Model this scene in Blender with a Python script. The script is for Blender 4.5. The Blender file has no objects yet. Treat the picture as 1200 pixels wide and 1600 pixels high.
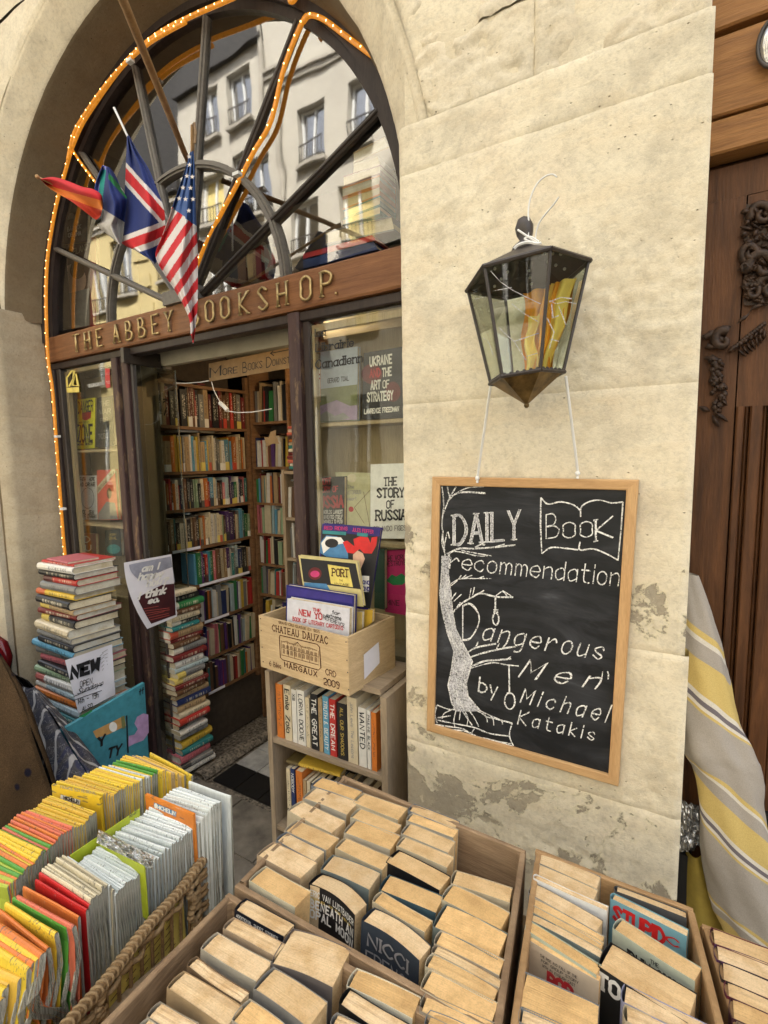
import bpy, math, random
from mathutils import Vector, Matrix, noise
random.seed(7)
rad = math.radians
scene = bpy.context.scene
# ---------------------------------------------------------------- camera
D, H, F = 1.25, 1.70, 782.62            # metres from the wall, eye height, focal length in photo pixels
yaw, pitch, roll = rad(30.761), rad(6.2186), rad(0.9966)
fwd = Vector((-math.sin(yaw)*math.cos(pitch), math.cos(yaw)*math.cos(pitch), -math.sin(pitch)))
rgt = Vector((math.cos(yaw), math.sin(yaw), 0))
dwn = fwd.cross(rgt)
c_, s_ = math.cos(roll), math.sin(roll)
rgt, dwn = c_*rgt + s_*dwn, -s_*rgt + c_*dwn
CAM = Vector((0, -D, H))
cd = bpy.data.cameras.new('camera'); cam = bpy.data.objects.new('camera', cd)
scene.collection.objects.link(cam)
cam.matrix_world = Matrix(((rgt.x, -dwn.x, -fwd.x, CAM.x), (rgt.y, -dwn.y, -fwd.y, CAM.y), (rgt.z, -dwn.z, -fwd.z, CAM.z), (0, 0, 0, 1)))
cd.sensor_fit = 'VERTICAL'; cd.sensor_height = 32; cd.lens = F*32/1600
cd.clip_start = 0.05; cd.clip_end = 500
scene.camera = cam
# ---------------------------------------------------------------- sky, sun, exposure
w = bpy.data.worlds.new("World"); scene.world = w; w.use_nodes = True
nt = w.node_tree; nt.nodes.clear()
sky = nt.nodes.new('ShaderNodeTexSky'); sky.sky_type = 'NISHITA'; sky.sun_disc = False
SUN_EL, SUN_AZ = rad(58), rad(22)        # behind the bookshop: the sun lights the houses across the street, the shop front is in open shade
sky.sun_elevation = SUN_EL; sky.sun_rotation = SUN_AZ; sky.dust_density = 4; sky.ozone_density = 1
hs = nt.nodes.new('ShaderNodeHueSaturation'); hs.inputs['Saturation'].default_value = 0.3
bg = nt.nodes.new('ShaderNodeBackground'); bg.inputs['Strength'].default_value = 0.15
wo = nt.nodes.new('ShaderNodeOutputWorld')
nt.links.new(sky.outputs[0], hs.inputs['Color']); nt.links.new(hs.outputs[0], bg.inputs[0]); nt.links.new(bg.outputs[0], wo.inputs[0])
sd = bpy.data.lights.new('sun', 'SUN'); sd.energy = 4.5; sd.angle = rad(0.6); sd.color = (1.0, 0.94, 0.84)
so = bpy.data.objects.new('sun', sd); scene.collection.objects.link(so)
sdir = Vector((math.sin(SUN_AZ)*math.cos(SUN_EL), math.cos(SUN_AZ)*math.cos(SUN_EL), math.sin(SUN_EL)))
so.rotation_euler = sdir.to_track_quat('Z', 'Y').to_euler(); so.location = (0, -3, 9)
vs = scene.view_settings
vs.view_transform = 'Standard'; vs.look = 'None'; vs.gamma = 1; vs.use_curve_mapping = False; vs.exposure = 2.2
scene.cycles.max_bounces = 8; scene.cycles.transparent_max_bounces = 12
# ---------------------------------------------------------------- pixel rays onto real planes
def ray(px, py):
    return rgt*((px-600)/F) + dwn*((py-800)/F) + fwd
def onY(px, py, Y): v = ray(px, py); return CAM + v*((Y-CAM.y)/v.y)
def onX(px, py, X): v = ray(px, py); return CAM + v*((X-CAM.x)/v.x)
def onZ(px, py, Z): v = ray(px, py); return CAM + v*((Z-CAM.z)/v.z)
def onP(px, py, p0, n): v = ray(px, py); return CAM + v*((p0-CAM).dot(n)/v.dot(n))
# ---------------------------------------------------------------- mesh helpers
COL = scene.collection
class M:
    def __init__(s): s.v = []; s.f = []; s.m = []
    def add(s, vs, fs, m=0):
        b = len(s.v); s.v += [tuple(p) for p in vs]
        for f in fs: s.f.append(tuple(b+i for i in f)); s.m.append(m)
        return s
    def quad(s, a, b, c, d, m=0): return s.add([a, b, c, d], [(0, 1, 2, 3)], m)
    def box(s, x0, x1, y0, y1, z0, z1, m=0):
        vs = [(x0,y0,z0),(x1,y0,z0),(x1,y1,z0),(x0,y1,z0),(x0,y0,z1),(x1,y0,z1),(x1,y1,z1),(x0,y1,z1)]
        return s.add(vs, [(0,3,2,1),(4,5,6,7),(0,1,5,4),(1,2,6,5),(2,3,7,6),(3,0,4,7)], m)
    def hexa(s, lo, hi, m=0):
        """prism between two rings of equal length"""
        n = len(lo)
        fs = [tuple(range(n-1, -1, -1)), tuple(range(n, 2*n))] + [(i, (i+1) % n, n+(i+1) % n, n+i) for i in range(n)]
        return s.add(list(lo)+list(hi), fs, m)
    def beam(s, a, b, w, t, up=(0,0,1), m=0):
        """bar a-b, width w across (perp to up), thickness t along up"""
        a, b, up = Vector(a), Vector(b), Vector(up); d = (b-a).normalized()
        sx = d.cross(up).normalized()*(w/2); u = sx.cross(d).normalized()*(t/2)
        r = [sx+u, -sx+u, -sx-u, sx-u]
        return s.hexa([a+k for k in r], [b+k for k in r], m)
    def bevbeam(s, a, b, w, t, up=(0,0,1), bv=.003, m=0):
        a, b, up = Vector(a), Vector(b), Vector(up); d = (b-a).normalized()
        sx = d.cross(up).normalized(); u = sx.cross(d).normalized()
        W, T = w/2, t/2
        r = [sx*x+u*y for x, y in ((W,T-bv),(W-bv,T),(-W+bv,T),(-W,T-bv),(-W,-T+bv),(-W+bv,-T),(W-bv,-T),(W,-T+bv))]
        return s.hexa([a+k for k in r], [b+k for k in r], m)
    def tube(s, pts, r, n=6, m=0, caps=True, flat=1.0):
        pts = [Vector(p) for p in pts]; N = len(pts); rs = r if isinstance(r, (list, tuple)) else [r]*N
        t0 = (pts[1]-pts[0]).normalized(); up = Vector((0,0,1)) if abs(t0.z) < .9 else Vector((1,0,0))
        u = t0.cross(up).normalized(); b = len(s.v)
        for i, p in enumerate(pts):
            t = (pts[min(i+1, N-1)]-pts[max(i-1, 0)])
            t = t.normalized() if t.length > 1e-9 else t0
            u = (u - t*u.dot(t)); u = u.normalized() if u.length > 1e-6 else t.orthogonal().normalized(); v = t.cross(u)
            for k in range(n):
                a = 2*math.pi*k/n; s.v.append(tuple(p + u*(math.cos(a)*rs[i]) + v*(math.sin(a)*rs[i]*flat)))
        for i in range(N-1):
            for k in range(n):
                s.f.append((b+i*n+k, b+i*n+(k+1) % n, b+(i+1)*n+(k+1) % n, b+(i+1)*n+k)); s.m.append(m)
        if caps:
            s.f.append(tuple(b+k for k in range(n-1, -1, -1))); s.m.append(m)
            s.f.append(tuple(b+(N-1)*n+k for k in range(n))); s.m.append(m)
        return s
    def ball(s, c, r, n=8, k=5, sx=1, sy=1, sz=1, m=0):
        c = Vector(c); b = len(s.v); s.v.append((c.x, c.y, c.z+r*sz))
        for i in range(1, k):
            ph = math.pi*i/k
            for j in range(n):
                th = 2*math.pi*j/n
                s.v.append((c.x+r*sx*math.sin(ph)*math.cos(th), c.y+r*sy*math.sin(ph)*math.sin(th), c.z+r*sz*math.cos(ph)))
        s.v.append((c.x, c.y, c.z-r*sz)); e = len(s.v)-1
        for j in range(n):
            s.f.append((b, b+1+j, b+1+(j+1) % n)); s.m.append(m)
            s.f.append((e, b+1+(k-2)*n+(j+1) % n, b+1+(k-2)*n+j)); s.m.append(m)
            for i in range(k-2):
                a0 = b+1+i*n; s.f.append((a0+j, a0+n+j, a0+n+(j+1) % n, a0+(j+1) % n)); s.m.append(m)
        return s
    def grid(s, fn, nu, nv, m=0, mf=None):
        b = len(s.v)
        for j in range(nv+1):
            for i in range(nu+1): s.v.append(tuple(fn(i/nu, j/nv)))
        for j in range(nv):
            for i in range(nu):
                a = b+j*(nu+1)+i; s.f.append((a, a+1, a+nu+2, a+nu+1)); s.m.append(mf((i+.5)/nu, (j+.5)/nv) if mf else m)
        return s
    def mesh(s, name, mats, smooth=False, origin=None):
        o = Vector(origin) if origin is not None else Vector((0,0,0))
        me = bpy.data.meshes.new(name)
        me.from_pydata([(p[0]-o.x, p[1]-o.y, p[2]-o.z) for p in s.v], [], s.f)
        for mt in (mats if isinstance(mats, (list, tuple)) else [mats]): me.materials.append(mt)
        if any(s.m): me.polygons.foreach_set('material_index', s.m)
        if smooth: me.polygons.foreach_set('use_smooth', [True]*len(s.f))
        return me
    def build(s, name, mats, parent=None, smooth=False, color=None, **tags):
        """vertices are in world space; the object's origin follows its parent"""
        o = bpy.data.objects.new(name, s.mesh(name, mats, smooth, origin=ORG.get(parent.name) if parent else None))
        COL.objects.link(o)
        ORG[o.name] = ORG.get(parent.name, Vector((0,0,0))) if parent else Vector((0,0,0))
        if parent: o.parent = parent
        if color: o.color = (*color, 1)
        for k, v in tags.items(): o[k] = v
        return o
ORG = {}
def empty(name, loc, label, cat, group=None):
    o = bpy.data.objects.new(name, None); COL.objects.link(o); o.location = loc; o.empty_display_size = .05
    ORG[o.name] = Vector(loc); o['label'] = label; o['category'] = cat
    if group: o['group'] = group
    return o
def thing_at(name, mat4, label, cat, group=None):
    """empty with a full transform; children are given in local space through local()"""
    o = bpy.data.objects.new(name, None); COL.objects.link(o); o.matrix_world = mat4; o.empty_display_size = .05
    o['label'] = label; o['category'] = cat
    if group: o['group'] = group
    return o
def local(parent, name, me, color=None, **tags):
    o = bpy.data.objects.new(name, me); COL.objects.link(o); o.parent = parent
    if color: o.color = (*color, 1)
    for k, v in tags.items(): o[k] = v
    return o
def tag(o, label, cat, group=None):
    o['label'] = label; o['category'] = cat
    if group: o['group'] = group
    return o
def frame4(o, x, z):
    x = Vector(x).normalized(); z = Vector(z); y = z.cross(x).normalized(); z = x.cross(y)
    return Matrix(((x.x, y.x, z.x, o[0]), (x.y, y.y, z.y, o[1]), (x.z, y.z, z.z, o[2]), (0,0,0,1)))
ORD = 'first second third fourth fifth sixth seventh eighth ninth tenth eleventh twelfth thirteenth fourteenth fifteenth sixteenth seventeenth eighteenth nineteenth twentieth'.split()
def nth(i):
    if i < 20: return ORD[i]
    k = i+1; tens = {2: 'twenty', 3: 'thirty', 4: 'forty', 5: 'fifty', 6: 'sixty', 7: 'seventy', 8: 'eighty'}[k//10]
    if k % 10 == 0: return tens[:-1]+'ieth'
    return tens+'-'+ORD[k % 10 - 1]
# ---------------------------------------------------------------- stroke lettering
GL = {
'A':'0228 2842 1434','B':'0208 ~082837362505 ~052544433202','C':'~4738280604223243','D':'0208 ~082846442202','E':'48080242 0535','F':'480802 0535',
'G':'~4738280604223243 434525','H':'0208 4248 0545','I':'0208','J':'~3833221203','K':'0208 480542','L':'080242','M':'0208244842','N':'02084248',
'O':'~280705032243454728','P':'0208 ~082847463505','Q':'~280705032243454728 2442','R':'0208 ~082847463505 2542','S':'~4728071634432203',
'T':'0848 2822','U':'~080412324448','V':'082248','W':'0812263248','X':'0842 4802','Y':'082548 2522','Z':'08480242',
'0':'~280705032243454728','1':'172822','2':'~0728474503 0242','3':'~07284725 ~2544321203','4':'380444 3832','5':'480805 ~0535443202','6':'~3816042232443504','7':'084812','8':'~250728472503224325','9':'~453516072847453212',
'a':'~352605031233 3632','b':'0802 ~051635331203','c':'~352605032233','d':'3832 ~352605031233','e':'~0434352605032233','f':'~38282722 1636','g':'~352605031233 ~36312010',
'h':'0802 ~05263532','i':'0602 0708','j':'1610 1718','k':'0802 360432','l':'0802','m':'0602 ~05162522 ~25364542','n':'0602 ~05263532','o':'~160503122233352616',
'p':'0600 ~051635331203','q':'3630 ~352605031233','r':'0602 ~042635','s':'~35260514332203','t':'~18132232 0636','u':'~06031233 3632','v':'061236','w':'0612243246','x':'0632 3602','y':'0613 3610','z':'06360232',
'.':'0203','-':'0535','"':'0807 1817',"'":'0807',':':'0304 0607','?':'~0728472523 2221','&':'~42061828040222',',':'0201','/':'0248'}
def glyph(ch):
    if ch == ' ': return [], 2.6
    g = GL.get(ch) or GL.get(ch.upper()); out = []; w = 0
    for p in g.split(' '):
        sm = p[0] == '~'; p = p.replace('~', '')
        pts = [(int(p[i]), int(p[i+1])-2) for i in range(0, len(p)-1, 2)]
        w = max(w, max(q[0] for q in pts))
        if sm and len(pts) > 2:
            closed = pts[0] == pts[-1]; o = []
            n = len(pts)
            for i in range(n-1):
                p0 = pts[i-1] if i > 0 else (pts[n-2] if closed else pts[0]); p3 = pts[i+2] if i+2 < n else (pts[1] if closed else pts[-1])
                for k in range(4):
                    t = k/4
                    o.append(tuple(.5*(2*pts[i][a]+(-p0[a]+pts[i+1][a])*t+(2*p0[a]-5*pts[i][a]+4*pts[i+1][a]-p3[a])*t*t+(-p0[a]+3*pts[i][a]-3*pts[i+1][a]+p3[a])*t**3) for a in (0,1)))
            pts = o+[pts[-1]]
        out.append(pts)
    return out, w
def text_strokes(s, gap=1.5, serif=0, wide=1.0):
    """strokes in units where cap height = 6; returns strokes and total width"""
    x = 0; out = []
    for ch in s:
        st, w = glyph(ch)
        for p in st:
            out.append([(x+a*wide, b) for a, b in p])
            if serif and len(p) == 2 and abs(p[0][0]-p[1][0]) < 2.2 and ch.isalpha():
                for q in p:
                    if q[1] in (0, 6, 4): out.append([(x+q[0]*wide-serif, q[1]), (x+q[0]*wide+serif, q[1])])
        x += w*wide+gap
    return out, max(x-gap, .1)
def ribbons(m, strokes, fn, w, mi=0, jit=0, ends=0.0):
    """flat strokes: fn maps 2D to 3D, w = half width in the same 2D unit"""
    for st in strokes:
        n = len(st)
        if n < 2: continue
        L = []; R = []
        for i, (x, y) in enumerate(st):
            a = st[max(i-1, 0)]; b = st[min(i+1, n-1)]
            dx, dy = b[0]-a[0], b[1]-a[1]; l = math.hypot(dx, dy) or 1
            ex, ey = x, y
            if i == 0: ex, ey = x-dx/l*w*ends, y-dy/l*w*ends
            if i == n-1: ex, ey = x+dx/l*w*ends, y+dy/l*w*ends
            k = 1.0
            if 0 < i < n-1:
                d1 = (x-a[0], y-a[1]); d2 = (b[0]-x, b[1]-y); l1 = math.hypot(*d1) or 1; l2 = math.hypot(*d2) or 1
                cs = (d1[0]*d2[0]+d1[1]*d2[1])/(l1*l2); k = min(1.6, 1/max(.35, math.sqrt(max(0, (1+cs)/2))))
            ww = w*k*(1+random.uniform(-jit, jit))
            L.append(fn(ex-dy/l*ww, ey+dx/l*ww)); R.append(fn(ex+dy/l*ww, ey-dx/l*ww))
        b0 = len(m.v); m.v += [tuple(p) for p in L]+[tuple(p) for p in R]
        for i in range(n-1): m.f.append((b0+i, b0+n+i, b0+n+i+1, b0+i+1)); m.m.append(mi)
def textpx(m, s, x0, y0, x1, y1, h, fn, w=.45, slant=0, gap=1.5, serif=0, h1=None, mi=0, jit=0, ends=.8, wide=1.0):
    """text whose baseline runs x0,y0 -> x1,y1 in picture units, cap height h; fn maps picture units to a point"""
    st, W = text_strokes(s, gap, serif, wide); h1 = h if h1 is None else h1
    def g(u, v):
        t = u/W; hh = (h+(h1-h)*t)/6
        return fn(x0+(x1-x0)*t+slant*v*hh, y0+(y1-y0)*t-v*hh)
    ribbons(m, st, g, w, mi, jit, ends)
    return m
def catmull(pts, k=6):
    pts = [Vector(p) for p in pts]; o = []; n = len(pts)
    for i in range(n-1):
        p0, p1, p2, p3 = pts[max(i-1,0)], pts[i], pts[i+1], pts[min(i+2,n-1)]
        for j in range(k):
            t = j/k; o.append(.5*(2*p1+(p2-p0)*t+(2*p0-5*p1+4*p2-p3)*t*t+(3*p1-p0-3*p2+p3)*t**3))
    return o+[pts[-1]]
# ---------------------------------------------------------------- materials
class N:
    def __init__(s, name):
        s.mat = bpy.data.materials.new(name); s.mat.use_nodes = True; s.t = s.mat.node_tree; s.t.nodes.clear()
        s.o = s.new('ShaderNodeOutputMaterial')
    def new(s, t, **k):
        n = s.t.nodes.new(t)
        for a, b in k.items(): setattr(n, a, b)
        return n
    def L(s, a, b): s.t.links.new(a, b)
    def coord(s, kind='Object', scale=(1,1,1), rot=(0,0,0)):
        c = s.new('ShaderNodeTexCoord'); mp = s.new('ShaderNodeMapping')
        mp.inputs['Scale'].default_value = scale; mp.inputs['Rotation'].default_value = rot
        s.L(c.outputs[kind], mp.inputs[0]); return mp.outputs[0]
    def noise(s, vec, sc, det=4, rough=.6, dist=0):
        n = s.new('ShaderNodeTexNoise'); n.inputs['Scale'].default_value = sc; n.inputs['Detail'].default_value = det
        n.inputs['Roughness'].default_value = rough; n.inputs['Distortion'].default_value = dist; s.L(vec, n.inputs['Vector']); return n.outputs['Fac']
    def ramp(s, fac, stops, mode='LINEAR'):
        r = s.new('ShaderNodeValToRGB'); r.color_ramp.interpolation = mode; e = r.color_ramp.elements
        while len(e) < len(stops): e.new(.5)
        for k, (p, c) in zip(e, stops):
            k.position = p; k.color = (*c, 1) if isinstance(c, tuple) else (c, c, c, 1)
        s.L(fac, r.inputs[0]); return r.outputs[0]
    def mix(s, fac, a, b, mode='MIX'):
        n = s.new('ShaderNodeMix', data_type='RGBA', blend_type=mode)
        for ix, v in ((0, fac), (6, a), (7, b)):
            inp = n.inputs[ix]
            if isinstance(v, (int, float)): inp.default_value = v if ix == 0 else (v, v, v, 1)
            elif isinstance(v, tuple): inp.default_value = (*v, 1)
            else: s.L(v, inp)
        return n.outputs[2]
    def math(s, op, a, b=0.0):
        n = s.new('ShaderNodeMath', operation=op)
        for i, v in enumerate((a, b)):
            if isinstance(v, (int, float)): n.inputs[i].default_value = v
            else: s.L(v, n.inputs[i])
        return n.outputs[0]
    def bsdf(s, col, rough=.7, bump=None, bs=.3, bd=.01, metal=0, spec=.5, **k):
        b = s.new('ShaderNodeBsdfPrincipled')
        for nm, v in (('Base Color', col), ('Roughness', rough), ('Metallic', metal), ('Specular IOR Level', spec)):
            if isinstance(v, (int, float)): b.inputs[nm].default_value = v
            elif isinstance(v, tuple): b.inputs[nm].default_value = (*v, 1)
            else: s.L(v, b.inputs[nm])
        for nm, v in k.items(): b.inputs[nm.replace('_', ' ')].default_value = v
        if bump is not None:
            u = s.new('ShaderNodeBump'); u.inputs['Strength'].default_value = bs; u.inputs['Distance'].default_value = bd
            s.L(bump, u.inputs['Height']); s.L(u.outputs[0], b.inputs['Normal'])
        s.L(b.outputs[0], s.o.inputs[0]); s.b = b; return s.mat
    def objcol(s): n = s.new('ShaderNodeObjectInfo'); return n
def flat(name, col, rough=.6, metal=0, bumpsc=None, var=.12, spec=.5, bs=.2):
    n = N(name); c = n.coord('Object'); f = n.noise(c, bumpsc or 30, 5)
    col2 = tuple(max(0, x*(1-var*2)) for x in col); col3 = tuple(min(1, x*(1+var)) for x in col)
    return n.bsdf(n.ramp(f, [(.3, col2), (.7, col3)]), rough, bump=f, bs=bs, bd=.002, metal=metal, spec=spec)
def wood(name, c1, c2, scale=(2, 2, 30), rough=.6, wear=None, knots=0, bs=.25, det=6):
    n = N(name); c = n.coord('Object', scale); f = n.noise(c, 3, det, .65, .6); g = n.noise(n.coord('Object', tuple(k*4 for k in scale)), 6, 3)
    col = n.ramp(f, [(.3, c1), (.5, tuple((a+b)/2 for a, b in zip(c1, c2))), (.72, c2)])
    col = n.mix(.25, col, n.ramp(g, [(.35, .35), (.65, 1.0)]), 'MULTIPLY')
    if wear:
        m = n.noise(n.coord('Object', (1,1,.35)), 22, 8, .7); col = n.mix(n.ramp(m, [(.56, 0.0), (.64, 1.0)]), col, wear)
    big = n.noise(n.coord('Object'), 2.5, 3); col = n.mix(.5, col, n.ramp(big, [(.3, .6), (.7, 1.15)]), 'MULTIPLY')
    return n.bsdf(col, rough, bump=g, bs=bs, bd=.003, spec=.25)
MT = {}
def stone(name, base, low, plaster):
    n = N(name); c = n.coord('Object')
    f = n.noise(c, 1.6, 8, .6, .3); f2 = n.noise(c, 9, 8, .65); f3 = n.noise(c, 95, 7, .75); st = n.noise(n.coord('Object', (1, 1, 4)), 5, 6, .6)
    col = n.ramp(f, [(.3, tuple(k*.88 for k in base)), (.5, base), (.7, tuple(min(1, k*1.08) for k in base))])
    col = n.mix(n.ramp(st, [(.50, 0.0), (.75, .35)]), col, (base[0]*.93, base[1]*.82, base[2]*.68))
    col = n.mix(n.ramp(f2, [(.36, .35), (.52, 0.0)]), col, tuple(k*.85 for k in low))
    pk = n.noise(n.coord('Object', (1.2, 1, .8)), 1.9, 3, .5, .2); col = n.mix(n.ramp(pk, [(.58, 0.0), (.75, .3)]), col, (base[0]*.98, base[1]*.8, base[2]*.74))
    if plaster:
        sep = n.new('ShaderNodeSeparateXYZ'); n.L(c, sep.inputs[0])
        # bare grey render where the thin cream coat has flaked away, mostly low and along the left arris
        z = sep.outputs[2]; x = sep.outputs[0]
        low_m = n.ramp(z, [(0, 1.0), (1, 1.0)])
        mz = n.new('ShaderNodeMapRange'); mz.inputs[1].default_value = 1.95; mz.inputs[2].default_value = 1.6; n.L(z, mz.inputs[0])
        mx = n.new('ShaderNodeMapRange'); mx.inputs[1].default_value = -.40; mx.inputs[2].default_value = -.68; n.L(x, mx.inputs[0])
        mb = n.new('ShaderNodeMapRange'); mb.inputs[1].default_value = .95; mb.inputs[2].default_value = .3; n.L(z, mb.inputs[0])
        fl = n.noise(c, 4.2, 10, .68, .35)
        s1 = n.math('MULTIPLY', mz.outputs[0], n.math('ADD', n.math('MULTIPLY', mx.outputs[0], .23), n.math('MULTIPLY', mb.outputs[0], .22)))
        v = n.math('ADD', fl, n.math('SUBTRACT', s1, n.math('SUBTRACT', .42, n.math('MULTIPLY', mz.outputs[0], .31))))
        pm = n.ramp(v, [(.5, 0.0), (.515, 1.0)])
        col = n.mix(pm, col, n.ramp(f2, [(.3, tuple(k*.8 for k in low)), (.7, low)]))
        ed = n.ramp(v, [(.48, 0.0), (.50, .8), (.515, 0.0)]); col = n.mix(ed, col, (.72, .65, .45))
        sp = n.noise(c, 38, 5, .7); col = n.mix(n.math('MULTIPLY', n.ramp(sp, [(.6, 0.0), (.64, 1.0)]), n.math('MULTIPLY', mz.outputs[0], .7)), col, (.66, .59, .42))
        hgt = n.math('SUBTRACT', f3, n.math('MULTIPLY', pm, .9))
    else: hgt = f3
    col = n.mix(.6, col, n.ramp(f3, [(.34, .70), (.5, .97), (.66, 1.06)]), 'MULTIPLY')  # shading of the fine grain put into the colour, hollows darker
    cr = n.noise(n.coord('Object', (1, 1, 1.7)), 3.4, 12, .72, .25)
    col = n.mix(n.ramp(cr, [(.52, 0.0), (.535, .22), (.60, .10), (.61, .26)]), col, (base[0]*.80, base[1]*.74, base[2]*.66))
    scr = n.noise(n.coord('Object', (3, 1, 30), (0, .25, 0)), 6, 5, .7); col = n.mix(n.ramp(scr, [(.60, 0.0), (.66, .25)]), col, (base[0]*.7, base[1]*.64, base[2]*.55))
    vo = n.new('ShaderNodeTexVoronoi'); vo.inputs['Scale'].default_value = 34; n.L(n.coord('Object', (1, 1, 1.5)), vo.inputs[0])
    pit = n.ramp(vo.outputs['Distance'], [(.04, 1.0), (.10, 0.0)])
    pm2 = n.math('MULTIPLY', pit, n.ramp(n.noise(c, 7, 2), [(.48, 0.0), (.58, 1.0)]))
    col = n.mix(n.math('MULTIPLY', pm2, .65), col, (.16, .11, .06))  # pits darkened in colour as well, soft light hardly shades their relief
    hh = n.math('SUBTRACT', n.math('ADD', hgt, n.math('MULTIPLY', f2, .8)), n.math('MULTIPLY', pm2, 2.0))
    return n.bsdf(col, .9, bump=hh, bs=.75, bd=.0032, spec=.2)
MT['stone'] = stone('limestone', (.72, .65, .49), (.40, .35, .26), True)
MT['stone_up'] = stone('upper_limestone', (.69, .62, .47), (.42, .36, .26), False)
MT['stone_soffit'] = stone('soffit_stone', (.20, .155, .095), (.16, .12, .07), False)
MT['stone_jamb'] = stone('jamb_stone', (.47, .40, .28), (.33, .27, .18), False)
def pages(name, base, sc=(4, 420, 420)):
    n = N(name); oi = n.objcol(); c = n.coord('Object', sc); f = n.noise(c, 1.0, 3, .6)
    va = n.new('ShaderNodeVectorMath', operation='ADD'); cb_ = n.new('ShaderNodeCombineXYZ'); n.L(n.math('MULTIPLY', oi.outputs['Random'], 37.0), cb_.inputs[0]); n.L(n.math('MULTIPLY', oi.outputs['Random'], 19.0), cb_.inputs[1]); n.L(n.coord('Object'), va.inputs[0]); n.L(cb_.outputs[0], va.inputs[1])
    g = n.noise(va.outputs[0], 22, 6, .65); fs = n.noise(va.outputs[0], 340, 2, .6)
    tint = n.ramp(oi.outputs['Random'], [(0, tuple(k*x for k, x in zip(base, (1.10, 1.12, 1.18)))), (.35, base), (.7, tuple(k*x for k, x in zip(base, (.98, .84, .60)))), (.8, tuple(k*x for k, x in zip(base, (.86, .88, .92)))), (1, tuple(k*x for k, x in zip(base, (1.18, 1.04, .80))))])
    col = n.mix(.34, tint, n.ramp(f, [(.3, .5), (.5, .9), (.7, 1.0)]), 'MULTIPLY')
    col = n.mix(n.ramp(g, [(.42, 0.0), (.66, .7)]), col, tuple(k*x for k, x in zip(base, (.68, .56, .40))))
    col = n.mix(.5, col, n.ramp(fs, [(.34, .72), (.55, 1.0)]), 'MULTIPLY')
    return n.bsdf(col, .85, bump=f, bs=.5, bd=.0015, spec=.15)
MT['pages_old'] = pages('aged_page_block', (.76, .565, .325))
MT['pages_white'] = pages('page_block', (.72, .66, .52), (420, 4, 420))
MT['pages_white2'] = pages('page_block_stack', (.62, .60, .50), (3, 3, 500))
def cover(name, marks=True, rough=.42, lying=False):
    n = N(name); oi = n.objcol(); base = oi.outputs['Color']; g = n.noise(n.coord('Object'), 40, 5)
    col = n.mix(.4, base, n.ramp(g, [(.3, .65), (.7, 1.1)]), 'MULTIPLY')
    if marks:   # illegible title lettering and bands along the spine
        gc = n.new('ShaderNodeTexCoord'); sp = n.new('ShaderNodeSeparateXYZ'); n.L(gc.outputs['Generated'], sp.inputs[0]); z = sp.outputs[0 if lying else 2]; ac = sp.outputs[2 if lying else 0]
        cmb = n.new('ShaderNodeCombineXYZ'); n.L(n.math('MULTIPLY', z, 46.0), cmb.inputs[0]); n.L(n.math('MULTIPLY', n.math('ADD', sp.outputs[0], sp.outputs[1]), 4.0), cmb.inputs[1]); n.L(n.math('MULTIPLY', oi.outputs['Random'], 91.0), cmb.inputs[2])
        tx = n.noise(cmb.outputs[0], 1.0, 1, .5)
        m1 = n.new('ShaderNodeMapRange'); m1.inputs[1].default_value = .2; m1.inputs[2].default_value = .24; n.L(z, m1.inputs[0])
        m2 = n.new('ShaderNodeMapRange'); m2.inputs[1].default_value = .9; m2.inputs[2].default_value = .8; n.L(z, m2.inputs[0])
        band = n.math('MULTIPLY', n.math('MULTIPLY', m1.outputs[0], m2.outputs[0]), n.ramp(tx, [(.53, 0.0), (.56, 1.0)]))
        band = n.math('MULTIPLY', band, n.math('MULTIPLY', n.math('GREATER_THAN', ac, .27), n.math('LESS_THAN', ac, .73)))
        lum = n.new('ShaderNodeRGBToBW'); n.L(base, lum.inputs[0])
        tcol = n.ramp(lum.outputs[0], [(.16, (.75, .68, .5)), (.2, (.03, .03, .04))], 'CONSTANT')
        col = n.mix(n.math('MULTIPLY', band, .6), col, tcol)
        r2 = n.math('FRACT', n.math('MULTIPLY', oi.outputs['Random'], 7.31))
        blk = n.math('MULTIPLY', n.math('LESS_THAN', z, n.math('ADD', .1, n.math('MULTIPLY', r2, .2))), n.math('GREATER_THAN', r2, .55))
        col = n.mix(n.math('MULTIPLY', blk, .85), col, n.ramp(n.math('FRACT', n.math('MULTIPLY', oi.outputs['Random'], 13.7)), [(0, (.7, .66, .55)), (.35, (.03, .03, .03)), (.6, (.45, .05, .03)), (.8, (.65, .5, .1))], 'CONSTANT'))
    return n.bsdf(col, rough, bump=g, bs=.1, bd=.001, spec=.4)
MT['cover'] = cover('book_cover_printed'); MT['cover_lying'] = cover('book_cover_printed_lying', lying=True); MT['cover_plain'] = cover('book_cover', False)
def glassmat(name, refl, tint=(1, 1, 1), rough=.02, power=1.0):
    n = N(name); lw = n.new('ShaderNodeLayerWeight'); lw.inputs[0].default_value = .35
    fac = n.math('MINIMUM', n.math('ADD', refl, n.math('MULTIPLY', lw.outputs['Fresnel'], power)), 1.0)
    t = n.new('ShaderNodeBsdfTransparent'); t.inputs[0].default_value = (*tint, 1); g = n.new('ShaderNodeBsdfGlossy'); g.inputs['Roughness'].default_value = rough
    w = n.noise(n.coord('Object'), 2.2, 2, .4); u = n.new('ShaderNodeBump'); u.inputs['Strength'].default_value = .10; u.inputs['Distance'].default_value = .02; n.L(w, u.inputs['Height']); n.L(u.outputs[0], g.inputs['Normal'])
    mx = n.new('ShaderNodeMixShader'); n.L(fac, mx.inputs[0]); n.L(t.outputs[0], mx.inputs[1]); n.L(g.outputs[0], mx.inputs[2]); n.L(mx.outputs[0], n.o.inputs[0]); return n.mat
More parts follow.
